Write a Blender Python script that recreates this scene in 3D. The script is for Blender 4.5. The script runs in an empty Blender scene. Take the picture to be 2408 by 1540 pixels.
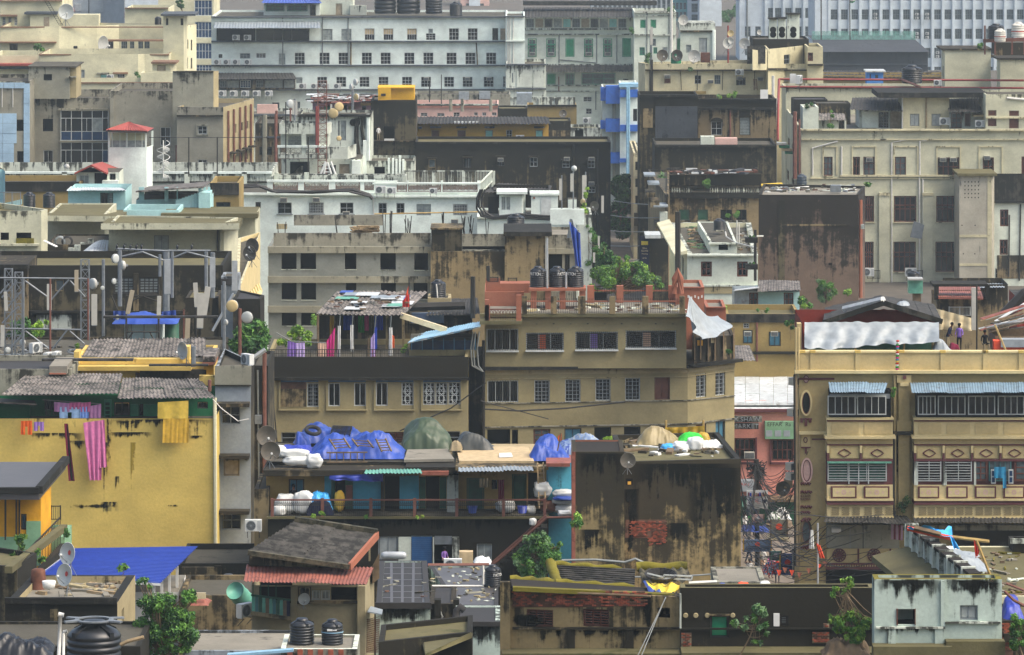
import bpy,math,random
from math import sin,cos,pi
import numpy as np
from mathutils import Vector,Matrix,noise
En=enumerate;Rg=range;Vc=Vector
R=random.Random(7)
sc=bpy.context.scene
col=sc.collection
F,CX,HY,HC=5400.0,1204.0,-488.0,52.0
FT=11700.0;K=FT/F
cam=bpy.data.cameras.new('camera');cam.sensor_width=36;cam.lens=36*FT/2408
cam.shift_y=-(770-HY)/2408;cam.clip_start=1;cam.clip_end=5000
camo=bpy.data.objects.new('camera',cam);col.objects.link(camo)
camo.location=(0,0,HC);camo.rotation_euler=(pi/2,0,0);sc.camera=camo
SUN_AZ,SUN_EL=math.radians(112),math.radians(55)
w=bpy.data.worlds.new('World');sc.world=w;w.use_nodes=True
nt=w.node_tree;sky=nt.nodes.new('ShaderNodeTexSky');sky.sky_type='NISHITA';sky.sun_disc=False
sky.sun_elevation=SUN_EL;sky.sun_rotation=SUN_AZ;sky.air_density=1.0;sky.dust_density=6.0;sky.ozone_density=0.6
bg=nt.nodes['Background'];nt.links.new(sky.outputs[0],bg.inputs[0]);bg.inputs[1].default_value=0.15
sl=bpy.data.lights.new('sun','SUN');sl.energy=.8;sl.angle=math.radians(50);sl.color=(1,.98,.87)
so=bpy.data.objects.new('sun',sl);col.objects.link(so)
sd=Vc((sin(SUN_AZ)*cos(SUN_EL),cos(SUN_AZ)*cos(SUN_EL),sin(SUN_EL)))
so.rotation_euler=sd.to_track_quat('Z','Y').to_euler();so.location=(60,60,120)
vs_=sc.view_settings;vs_.view_transform='Standard';vs_.look='None';vs_.gamma=1;vs_.exposure=0.95
sc.render.engine='CYCLES'
cy=sc.cycles;cy.max_bounces=5;cy.diffuse_bounces=3;cy.glossy_bounces=2;cy.transmission_bounces=2
cy.volume_bounces=1;cy.transparent_max_bounces=6;cy.use_denoising=True;cy.caustics_reflective=False;cy.caustics_refractive=False
def P(x,y,Y):return Vc(((x-CX)/F*Y,Y*K,HC-(y-HY)/F*Y))
def PT(x,y,Yt):return P(x,y,Yt/K)
def ZAT(y,Y):return HC-(y-HY)/F*Y
def XAT(x,Y):return(x-CX)/F*Y
def YN(y,z):return(HC-z)*F/(y-HY)
def G(x,y,z):return P(x,y,(HC-z)*F/(y-HY))
def VZ(z):return Vc((0,0,z))
class MB:
 def __init__(s):s.v=[];s.f=[];s.m=[]
 def quad(s,a,b,c,d,m=0):
  n=len(s.v);s.v+=[tuple(a),tuple(b),tuple(c),tuple(d)];s.f.append((n,n+1,n+2,n+3));s.m.append(m)
 def poly(s,pts,m=0):
  n=len(s.v);s.v+=[tuple(p)for p in pts];s.f.append(tuple(Rg(n,n+len(pts))));s.m.append(m)
 def box(s,a,b,m=0):
  x0,x1=sorted((a[0],b[0]));y0,y1=sorted((a[1],b[1]));z0,z1=sorted((a[2],b[2]));n=len(s.v)
  s.v+=[(x0,y0,z0),(x1,y0,z0),(x1,y1,z0),(x0,y1,z0),(x0,y0,z1),(x1,y0,z1),(x1,y1,z1),(x0,y1,z1)]
  for q in((0,1,5,4),(1,2,6,5),(2,3,7,6),(3,0,4,7),(4,5,6,7),(3,2,1,0)):s.f.append(tuple(n+i for i in q));s.m.append(m)
 def hexa(s,b4,t4,m=0):
  n=len(s.v);s.v+=[tuple(p)for p in b4]+[tuple(p)for p in t4];k=len(b4)
  for i in Rg(k):s.f.append((n+i,n+(i+1)%k,n+k+(i+1)%k,n+k+i));s.m.append(m)
  s.f.append(tuple(n+k+i for i in Rg(k)));s.m.append(m);s.f.append(tuple(n+i for i in reversed(Rg(k))));s.m.append(m)
 def bar(s,a,b,w,h=None,m=0,up=VZ(1)):
  a,b=Vc(a),Vc(b);d=(b-a);L=d.length
  if L<1e-6:return
  d/=L;h=h or w
  u=d.cross(up)
  if u.length<1e-3:u=d.cross(Vc((0,1,0)))
  u.normalize();v=u.cross(d);u=u*w/2;v=v*h/2
  s.hexa([a-u-v,a+u-v,a+u+v,a-u+v][::1],[b-u-v,b+u-v,b+u+v,b-u+v],m)
 def tube(s,pts,r,n=6,m=0,r1=None,cap=True):
  pts=[Vc(p)for p in pts];k=len(pts);base=len(s.v)
  for i,p in En(pts):
   d=(pts[min(i+1,k-1)]-pts[max(i-1,0)]);d.normalize()
   u=d.cross(VZ(1))
   if u.length<.05:u=d.cross(Vc((0,1,0)))
   u.normalize();v=u.cross(d);rr=r if r1 is None else r+(r1-r)*i/max(1,k-1)
   for j in Rg(n):
    a=2*pi*j/n;s.v.append(tuple(p+u*rr*cos(a)+v*rr*sin(a)))
  for i in Rg(k-1):
   for j in Rg(n):
    s.f.append((base+i*n+j,base+i*n+(j+1)%n,base+(i+1)*n+(j+1)%n,base+(i+1)*n+j));s.m.append(m)
  if cap:
   s.f.append(tuple(base+j for j in Rg(n)));s.m.append(m);s.f.append(tuple(base+(k-1)*n+j for j in reversed(Rg(n))));s.m.append(m)
 def lathe(s,prof,n=20,c=(0,0,0),m=0,axis='z',close=True):
  base=len(s.v);c=Vc(c)
  for(r,h)in prof:
   for j in Rg(n):
    a=2*pi*j/n;p=(r*cos(a),r*sin(a),h)
    if axis=='y':p=(p[0],h,p[1])
    if axis=='x':p=(h,p[0],p[1])
    s.v.append((c.x+p[0],c.y+p[1],c.z+p[2]))
  for i in Rg(len(prof)-1):
   for j in Rg(n):
    s.f.append((base+i*n+j,base+i*n+(j+1)%n,base+(i+1)*n+(j+1)%n,base+(i+1)*n+j));s.m.append(m)
  if close:
   for i in(0,len(prof)-1):
    if prof[i][0]>1e-4:s.f.append(tuple(base+i*n+j for j in Rg(n)));s.m.append(m)
 def mesh(s,name,Ms,off=None,Sm=False):
  me=bpy.data.meshes.new(name)
  v=s.v if off is None else[(a[0]-off[0],a[1]-off[1],a[2]-off[2])for a in s.v]
  me.from_pydata(v,[],s.f)
  if not isinstance(Ms,(list,tuple)):Ms=[Ms]
  for q in Ms:me.materials.append(M(q))
  if len(Ms)>1:me.polygons.foreach_set('material_index',s.m)
  if Sm:me.polygons.foreach_set('use_smooth',[True]*len(me.polygons))
  return me
LABELS={}
def tag(o,Lb,cat,Gp=None,kind=None):
 if Lb:
  if Lb in LABELS and not(Gp and LABELS[Lb]==Gp):print('DUP LABEL',Lb)
  LABELS[Lb]=Gp;o['label']=Lb
 if cat=='':cat=o.name.split('.')[0].split('_')[-1]
 if cat:o['category']=cat;o['kind']='thing'
 if Gp:o['group']=Gp
 if kind:o['kind']=kind
 return o
def new(name,data,parent=None,loc=(0,0,0),rz=0,ztop=None):
 o=bpy.data.objects.new(name,data);col.objects.link(o);o.location=loc
 if rz:o.rotation_euler=(0,0,rz)
 if parent is not None:o.parent=parent
 if ztop is not None:o['ztop']=float(ztop)
 return o
class Th:
 def __init__(s,name,Lb,cat,loc,Gp=None):
  s.e=new(name,None,loc=loc);s.loc=Vc(loc);tag(s.e,Lb,cat,Gp);s.e.empty_display_size=.5
 def Pt(s,name,mb,Ms,parent=None,Sm=False,ztop=None,kind=None):
  if ztop is None:ztop=max(q[2]for q in mb.v)if mb.v else 0
  o=new(name,mb.mesh(name,Ms,s.loc,Sm),parent or s.e,ztop=ztop)
  if kind:o['kind']=kind
  return o
def Sg(name,Lb,cat,mb,Ms,Gp=None,Sm=False,kind=None,loc=None):
 if loc is None:
  a=np.array(mb.v);loc=Vc((a[:,0].mean(),a[:,1].mean(),a[:,2].min()))
 o=new(name,mb.mesh(name,Ms,loc,Sm),loc=loc,ztop=max(q[2]for q in mb.v))
 return tag(o,Lb,cat,Gp,kind)
MATS={};DEF={}
def srgb(h):
 h=h.lstrip('#');c=[int(h[i:i+2],16)/255 for i in(0,2,4)]
 return tuple(((x+.055)/1.055)**2.4 if x>.04045 else x/12.92 for x in c)+(1,)
def grime_group():
 g=bpy.data.node_groups.new('weathering','ShaderNodeTree');I=g.interface
 for n,d in(('Base','c'),('Mold','c'),('Amt',.2),('Streak',.5),('Top',.3),('TopLen',2.0),('Tone',1.0)):
  if d=='c':I.new_socket(n,in_out='INPUT',socket_type='NodeSocketColor')
  else:I.new_socket(n,in_out='INPUT',socket_type='NodeSocketFloat').default_value=d
 I.new_socket('Color',in_out='OUTPUT',socket_type='NodeSocketColor');I.new_socket('Height',in_out='OUTPUT',socket_type='NodeSocketFloat')
 N,L=g.nodes,g.links;gi=N.new('NodeGroupInput');go=N.new('NodeGroupOutput')
 def math_(op,a,b=None,c=None,clamp=False):
  n=N.new('ShaderNodeMath');n.operation=op;n.use_clamp=clamp
  for i,q in En((a,b,c)):
   if q is None:continue
   if isinstance(q,(int,float)):n.inputs[i].default_value=q
   else:L.new(q,n.inputs[i])
  return n.outputs[0]
 geo=N.new('ShaderNodeNewGeometry');pos=geo.outputs['Position']
 def nz(scale,det,ro,vec=pos,sc3=None):
  if sc3:
   mp=N.new('ShaderNodeVectorMath');mp.operation='MULTIPLY';L.new(vec,mp.inputs[0]);mp.inputs[1].default_value=sc3;vec=mp.outputs[0]
  t=N.new('ShaderNodeTexNoise');t.inputs['Scale'].default_value=scale;t.inputs['Detail'].default_value=det;t.inputs['Roughness'].default_value=ro
  L.new(vec,t.inputs['Vector']);return t.outputs[0]
 n1=nz(.28,4,.6);n2=nz(1.1,6,.7);n3=nz(1,4,.65,sc3=(2.6,2.6,.16));n4=nz(7,3,.6);n5=nz(.6,3,.6,sc3=(1,1,1.6))
 tone=math_('MULTIPLY',math_('MULTIPLY_ADD',math_('SUBTRACT',n1,.5),math_('MULTIPLY',gi.outputs['Tone'],1.0),1.0),math_('MULTIPLY',math_('MULTIPLY_ADD',math_('SUBTRACT',n4,.5),.35,1.0),math_('MULTIPLY_ADD',math_('SUBTRACT',n5,.5),.5,1.0)))
 vm=N.new('ShaderNodeVectorMath');vm.operation='SCALE';L.new(gi.outputs['Base'],vm.inputs[0]);L.new(tone,vm.inputs['Scale'])
 at=N.new('ShaderNodeAttribute');at.attribute_type='OBJECT';at.attribute_name='ztop'
 sx=N.new('ShaderNodeSeparateXYZ');L.new(pos,sx.inputs[0])
 t=math_('SUBTRACT',1,math_('DIVIDE',math_('SUBTRACT',at.outputs['Fac'],sx.outputs[2]),gi.outputs['TopLen']),clamp=True)
 m=math_('MULTIPLY',math_('SUBTRACT',n1,.5),1.3)
 m=math_('MULTIPLY_ADD',math_('SUBTRACT',n2,.5),1.5,m)
 m=math_('MULTIPLY_ADD',math_('SUBTRACT',n3,.5),math_('MULTIPLY',gi.outputs['Streak'],2.2),m)
 m=math_('MULTIPLY_ADD',t,gi.outputs['Top'],m)
 m=math_('ADD',m,math_('SUBTRACT',gi.outputs['Amt'],.5))
 mr=N.new('ShaderNodeMapRange');mr.interpolation_type='SMOOTHSTEP';L.new(m,mr.inputs[0])
 mr.inputs[1].default_value=-.04;mr.inputs[2].default_value=.34;mr.inputs[3].default_value=0;mr.inputs[4].default_value=.9
 mx=N.new('ShaderNodeMix');mx.data_type='RGBA';L.new(mr.outputs[0],mx.inputs[0]);L.new(vm.outputs[0],mx.inputs[6]);L.new(gi.outputs['Mold'],mx.inputs[7])
 L.new(mx.outputs[2],go.inputs['Color'])
 L.new(math_('ADD',math_('MULTIPLY',n4,.5),math_('MULTIPLY',n2,.7)),go.inputs['Height'])
 return g
GR=grime_group()
MOLD=(.0065,.007,.0055,1)
def wallmat(name,base,amt=.2,Sr=.5,top=.35,tl=2.0,mold=MOLD,Ro=.9,tone=1.0,bump=.25,spec=.25):
 m=bpy.data.materials.new(name);m.use_nodes=True;t=m.node_tree;b=t.nodes['Principled BSDF']
 g=t.nodes.new('ShaderNodeGroup');g.node_tree=GR
 g.inputs['Base'].default_value=base if len(base)==4 else tuple(base)+(1,);g.inputs['Mold'].default_value=mold
 for k,q in(('Amt',amt),('Streak',Sr),('Top',top),('TopLen',tl),('Tone',tone)):g.inputs[k].default_value=q
 t.links.new(g.outputs['Color'],b.inputs['Base Color']);b.inputs['Roughness'].default_value=Ro;b.inputs['Specular IOR Level'].default_value=spec
 if bump:
  bp=t.nodes.new('ShaderNodeBump');bp.inputs['Strength'].default_value=bump;bp.inputs['Distance'].default_value=.06
  t.links.new(g.outputs['Height'],bp.inputs['Height']);t.links.new(bp.outputs[0],b.inputs['Normal'])
 return m
def plain(name,base,Ro=.6,spec=.4,var=.18,metal=0,scale=3.0,rust=None,rustamt=.45,objvar=0.0,trans=0.0,emit=None):
 m=bpy.data.materials.new(name);m.use_nodes=True;t=m.node_tree;b=t.nodes['Principled BSDF'];N,L=t.nodes,t.links
 geo=N.new('ShaderNodeNewGeometry');nz=N.new('ShaderNodeTexNoise');nz.inputs['Scale'].default_value=scale;nz.inputs['Detail'].default_value=5
 L.new(geo.outputs['Position'],nz.inputs['Vector'])
 mr=N.new('ShaderNodeMapRange');mr.inputs[1].default_value=.3;mr.inputs[2].default_value=.7;mr.inputs[3].default_value=1-var;mr.inputs[4].default_value=1+var
 L.new(nz.outputs[0],mr.inputs[0]);s=N.new('ShaderNodeVectorMath');s.operation='SCALE';s.inputs[0].default_value=base[:3]
 fac=mr.outputs[0]
 if objvar:
  oi=N.new('ShaderNodeObjectInfo');m2=N.new('ShaderNodeMapRange');m2.inputs[3].default_value=1-objvar;m2.inputs[4].default_value=1+objvar;L.new(oi.outputs['Random'],m2.inputs[0])
  mm=N.new('ShaderNodeMath');mm.operation='MULTIPLY';L.new(fac,mm.inputs[0]);L.new(m2.outputs[0],mm.inputs[1]);fac=mm.outputs[0]
 L.new(fac,s.inputs['Scale']);out=s.outputs[0]
 if rust is not None:
  n2=N.new('ShaderNodeTexNoise');n2.inputs['Scale'].default_value=1.7;n2.inputs['Detail'].default_value=7;n2.inputs['Roughness'].default_value=.7
  L.new(geo.outputs['Position'],n2.inputs['Vector']);m3=N.new('ShaderNodeMapRange');m3.interpolation_type='SMOOTHSTEP'
  m3.inputs[1].default_value=.98-rustamt-.06;m3.inputs[2].default_value=.98-rustamt+.1;L.new(n2.outputs[0],m3.inputs[0])
  mx=N.new('ShaderNodeMix');mx.data_type='RGBA';L.new(m3.outputs[0],mx.inputs[0]);L.new(out,mx.inputs[6]);mx.inputs[7].default_value=tuple(rust[:3])+(1,);out=mx.outputs[2]
 L.new(out,b.inputs['Base Color']);b.inputs['Roughness'].default_value=Ro;b.inputs['Specular IOR Level'].default_value=spec;b.inputs['Metallic'].default_value=metal
 if trans:b.inputs['Transmission Weight'].default_value=trans
 return m
def M(k):
 if not isinstance(k,str):return k
 if k not in MATS:
  d=dict(DEF[k]);ty=d.pop('t','w');c=d.pop('c');c=srgb(c)if isinstance(c,str)else tuple(c)
  if'mold' in d and isinstance(d['mold'],str):d['mold']=srgb(d['mold'])
  if'rust' in d and isinstance(d['rust'],str):d['rust']=srgb(d['rust'])
  MATS[k]=wallmat(k,c,**d)if ty=='w' else plain(k,c,**d)
 return MATS[k]
def W(k,c,amt=.2,Sr=.5,top=.35,tl=2.0,**d):DEF[k]=dict(c=c,t='w',amt=amt,Sr=Sr,top=top,tl=tl,**d)
def C(k,c,Ro=.6,var=.18,**d):DEF[k]=dict(c=c,t='p',Ro=Ro,var=var,**d)
W('cream','#c9c5a4',.02,.5,.22,1.2);W('cdull','#bfb896',.10,.6,.35,1.5)
W('beige','#b9b89e',.05,.6,.4,1.3);W('wold','#c6cdbd',.06,.7,.35,1.2)
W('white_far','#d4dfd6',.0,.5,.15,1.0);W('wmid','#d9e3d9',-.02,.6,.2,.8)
W('wstn','#c0c6b8',.14,1.1,.55,1.6);W('pgw','#aebdb1',.06,1.0,.6,1.5)
W('conc','#8b8a7a',.14,.7,.45,2.2);W('concrete_new','#7f827a',.05,.5,.2,.7);W('concrete_band','#8c8977',.12,1.0,.25,.6)
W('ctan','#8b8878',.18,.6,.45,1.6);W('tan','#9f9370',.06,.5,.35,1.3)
W('tan_clean','#998f70',.0,.4,.1,.6);W('tdark','#837454',.28,.7,.5,3)
W('bmain','#8d8360',.04,.5,.1,.6);W('brown_red','#66564a',.3,.6,.95,8);W('black_mold','#5c5238',.8,.8,.6,4)
W('dark_patchy','#8a7a54',.66,.6,.7,4.5);W('grimy','#7b6d51',.42,.9,.6,3);W('gdark','#57503c',.66,.6,.4,3)
W('ochre','#c19a3f',.02,.5,.2,.6);W('odull','#8f7c4c',.1,.5,.3,1);W('mustard','#d2a32c',-.1,.4,.05,.3,tone=.4)
W('yellow_wall','#cbb25f',-.10,.75,.42,2.2,tone=.35);W('ytrim','#cdb162',.05,.8,.3,.6);W('yellow_deep','#d29a26',.03,.7,.1,1)
W('ornate','#b9a778',-.08,.5,.1,.6,tone=.4);W('ornate_dull','#a69568',.0,.5,.2,.6,tone=.4);W('olight','#c8b888',-.12,.5,.08,.4,tone=.3)
W('salmon','#935d48',.02,.6,.15,.6,tone=.5);W('pink','#cf8d7d',.02,.6,.2,.8,tone=.5);W('pinkp','#c9a79b',.05,.6,.2,.8)
W('turq','#9fc5c4',-.05,.5,.15,.5,tone=.4);W('turq_sat','#4f9db3',.05,.6,.2,.5);W('green_wall','#1f6b45',.03,.4,.1,.5,tone=.6)
W('greenpale','#7ea783',.1,.8,.2,1);W('grey_blue','#8e969b',.1,.8,.5,1.5);W('blue_wall','#3f7bbd',.0,.5,.1,.5);W('lilac','#a98ba3',.1,.5,.2,1)
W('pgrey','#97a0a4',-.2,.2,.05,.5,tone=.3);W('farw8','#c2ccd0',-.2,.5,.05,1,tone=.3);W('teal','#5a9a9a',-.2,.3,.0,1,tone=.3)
W('slate','#3c4045',.3,.9,.1,1,mold=(.012,.013,.015,1));W('red_wall','#7c2f24',.1,.5,.3,1)
W('stain_grey','#a7a291',.24,.8,.2,2,mold=(.09,.095,.09,1))
W('rdark','#4e4b40',.42,0,0,1,bump=.4);W('rgrey','#7c786c',.3,0,0,1,bump=.4);W('rtar','#2a2825',.3,0,0,1,bump=.35,Ro=.7,spec=.45)
W('roof_wet','#4c4947',.25,0,0,1,Ro=.45,spec=.6,bump=.2);W('rmoss','#5f5a3d',.4,0,0,1,mold=(.045,.05,.014,1),bump=.5);W('moss','#6b6420',.35,0,0,1,mold=(.03,.035,.012,1),bump=.9)
W('ldark','#4a5055',.3,.3,0,1);W('lbrown','#7a5f4a',.15,.3,0,1);W('pblack','#413e36',.72,.6,.2,1);W('maroon','#60393a',.05,.3,0,1,tone=.4)
W('tanroof','#a39371',.2,0,0,1)
C('asbs','#77716a',.9,.35,scale=5,objvar=.18,rust=(.02,.02,.016),rustamt=.48);C('asbd','#3f3d38',.85,.35,scale=4,objvar=.22,rust=(.01,.01,.008),rustamt=.5)
C('asb_moss','#57523f',.9,.35,scale=4,objvar=.2,rust=(.014,.015,.007),rustamt=.5);C('rsheet','#8a5140',.6,.25,objvar=.14,rust='#5b2e22',rustamt=.42);C('rust','#5d3a2b',.85,.4)
C('bluesheet','#3450a4',.6,.12,objvar=.05,spec=.5);C('bluepaint','#2f62b5',.55,.15);C('galv','#9aa3a6',.4,.2,metal=.35,objvar=.12,rust='#6d4a36',rustamt=.34);C('galv_blue','#7d97a8',.45,.2,metal=.2,objvar=.12,rust='#5b5a58',rustamt=.4)
C('tinw','#c3c8c6',.45,.2,objvar=.15,rust='#776a5c',rustamt=.38);C('redtile','#96453a',.7,.2,objvar=.08);C('gsheet','#5f9c86',.5,.2,objvar=.1);C('pblue','#8fb9cf',.4,.15,objvar=.08)
C('glass',(.006,.008,.009),.14,spec=.5,var=.3);C('glass_blue','#1d3a5c',.15,spec=.5,var=.3);C('gg8','#4a5558',.2,spec=.5,var=.4);C('glass_green','#24493f',.25,.3);C('gpale','#8b938f',.3,.3)
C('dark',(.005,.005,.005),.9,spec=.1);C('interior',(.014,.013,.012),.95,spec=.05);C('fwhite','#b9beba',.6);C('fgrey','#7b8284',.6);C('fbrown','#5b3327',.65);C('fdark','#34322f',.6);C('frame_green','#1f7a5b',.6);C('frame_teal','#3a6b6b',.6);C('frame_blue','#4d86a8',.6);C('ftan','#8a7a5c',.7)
C('shut_green','#1d7f57',.6,.2);C('sdkg','#20503a',.6,.25);C('shut_brown','#5a3527',.7,.25);C('shut_turq','#7fbdb5',.6,.15);C('shut_blue','#2f5f8f',.5,.15);C('shut_blue2','#3a6d82',.6,.2);C('shut_grey','#9aa09c',.6,.2);C('board','#9c8f78',.8,.25);C('plywood','#b39f7a',.8,.2)
C('ac_white','#c9cbc6',.5,.08);C('ac_old','#aaa99c',.6,.15);C('black',(.012,.013,.014),.35,spec=.5,var=.3);C('tankblack',(.014,.016,.018),.33,spec=.5,var=.25);C('tankgrey','#39434b',.4);C('tankwhite','#c7c5b9',.5,.1);C('steel','#777d80',.5,.2,metal=.3);C('steel_lt','#a5aaab',.45,.15,metal=.2);C('iron','#26241f',.7,.2);C('rpipe','#6d463a',.75,.25);C('pvc','#c6c5bc',.5,.1);C('pipe_red','#8a3b35',.6);C('dishgrey','#a5a6a0',.5,.12);C('dishwhite','#b0b5b1',.45,.08);C('dishcream','#c2ad7a',.5,.08);C('dishmesh','#5a554b',.7,.2);C('antenna','#b5b3a8',.5,.08);C('antenna_tan','#a89c84',.5,.08)
C('blue_cab','#b7cfd2',.5,.1);C('wood','#6b5a43',.8,.35);C('wood_lt','#8f7c5c',.8,.3);C('bamboo','#a48a52',.7,.25);C('brick','#8b4a35',.9,.35,objvar=.35);C('bdark','#5a4032',.9,.35,objvar=.4);C('mortar','#8b8069',.95,.2);C('wire',(.015,.015,.015),.6);C('wgrey','#6f7472',.6);C('wpaint','#d5d6d0',.6,.06);C('yellow_paint','#d9c23c',.6);C('red_paint','#b3372c',.6);C('terracotta','#96583c',.8);C('tyre',(.015,.015,.015),.8)
for k,h in dict(t_blue='#27479a',t_blue2='#223f88',t_deep='#2a3c9a',t_sky='#3fa3e0',t_green='#3b4a33',t_black='#3c3f3c',t_grey='#8f979a',t_greydk='#5a6264',tw='#cfd1cc',t_olive='#8d7f58',t_mustard='#a48420',t_cream='#cdbd96',t_bluegrey='#7488a6').items():C(k,h,Ro=.45,spec=.45,var=.16,scale=2.5)
for k,h in dict(c_pink='#c9739f',c_rose='#b35d86',c_maroon='#6a1e34',c_orange='#cf5a22',c_lilac='#8d6ab0',c_mauve='#a9779f',c_ltblue='#9fbfe0',c_blue='#7fa2df',c_navy='#20253c',c_black='#151518',c_yellow='#cdb04a',c_yel2='#c9a23c',c_white='#cfcfca',c_purple='#8467b4',c_lav='#b7a3d3',c_hotpink='#bf2f78',c_green='#1f8a2f',c_red='#b53228',c_royal='#2c46a8',saff='#e0573a',c_teal='#2f7fa3',c_peach='#d8b49a',c_limegreen='#3ec048',c_skin='#5a3a28',c_khaki='#8a7d62').items():C(k,h,Ro=.85,spec=.15,var=.12,scale=6)
for k,h in dict(la='#3f6a2a',lb='#56802f',lc='#2c4f24',ld='#7da03a',le='#93b83a',lf='#5d7a52',leaf_dk='#24421f',leaf_y='#8a8f35').items():C(k,h,Ro=.6,spec=.3,var=.3,scale=1.5)
W('asphalt','#6f665a',.1,0,0,1,bump=.1);W('ground','#57524a',.3,0,0,1,bump=.1)
ST={'w':dict(f='fwhite',n=(2,2)),'g':dict(f='fgrey',n=(2,2)),'b':dict(f='fbrown',n=(2,2)),'d':dict(f='fdark',n=(2,1)),'far':dict(f='fgrey',n=(3,2),p='gg8'),'farw':dict(f='fwhite',n=(3,3),p='glass'),'fary':dict(f='fwhite',n=(4,2),p='glass',top='plywood'),'farp':dict(f='fgrey',n=(2,2),p='gpale'),'off':dict(f='fgrey',n=(3,2),p='gg8',fw=.07),'offc':dict(f='fgrey',n=(1,3),p='gg8'),'gw':dict(f='frame_green',n=(2,2),p='gg8',fw=.16),'gs':dict(f='frame_green',n=(2,1),p='shut_green',fw=.1),'gg':dict(f='frame_green',n=(3,2),p='gg8',fw=.1),'void':dict(void=1),'slide':dict(f='fwhite',n=(2,1),bars=('v',2,'fwhite')),'slide3':dict(f='fwhite',n=(4,1)),'slidebar':dict(f='fwhite',n=(2,1),bars=('g',6,'fgrey')),'grid':dict(f='fwhite',n=(1,1),bars=('g',7,'fwhite')),'orn':dict(f='fwhite',n=(1,1),bars=('o',3,'fwhite')),'hb':dict(f='fwhite',n=(3,1),bars=('h',8,'fwhite'),p='glass_green',rows2=1),'hb2':dict(f='fwhite',n=(2,1),bars=('h',8,'fwhite'),rows2=1),'brown3':dict(f='fbrown',n=(3,1),bars=('h',7,'fbrown')),'brownwin':dict(f='fbrown',n=(2,2),fw=.12),'browntall':dict(f='fbrown',n=(4,2),fw=.1),'browndoor':dict(f='fbrown',n=(2,3),fw=.1,p='gg8'),'gridwall':dict(f='fdark',n=(4,5),p='gpale',fw=.1),'curt':dict(f='fwhite',n=(5,2),p='glass_blue',fw=.1),'glz':dict(f='fwhite',n=(4,3),p='glass_blue',fw=.08),'cage':dict(f='fwhite',n=(3,1),bars=('g',9,'iron'),fw=.08),'cage4':dict(f='fwhite',n=(4,1),bars=('v',12,'iron'),fw=.07),'dr_brown':dict(f='ftan',n=(1,1),p='shut_brown'),'dr_turq':dict(f='ftan',n=(1,1),p='shut_turq'),'dr_grey':dict(f='fgrey',n=(2,1),p='shut_grey'),'dr_white':dict(f='fwhite',n=(2,1),p='gpale'),'dr_tan':dict(f='ftan',n=(1,1),p='board'),'dr_green':dict(f='fdark',n=(1,1),p='shut_green'),'dr_dkg':dict(f='sdkg',n=(2,1),p='sdkg'),'dr_blue2':dict(f='fdark',n=(2,1),p='shut_blue2'),'brick':dict(f='ftan',n=(1,1),p='bdark',fw=.03),'lou':dict(f='fdark',n=(1,1),p='gpale',bars=('h',6,'fdark')),'plug':dict(f='tan_clean',n=(1,1),p='tan_clean',fw=.02),'teal4':dict(f='frame_teal',n=(4,2),p='gg8'),'brshut':dict(f='fbrown',n=(2,1),p='shut_brown'),'grey1':dict(f='ftan',n=(1,1),p='gg8'),'pipew':dict(f='fdark',n=(2,1),p='glass',bars=('v',3,'fgrey')),}
WCACHE={}
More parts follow.
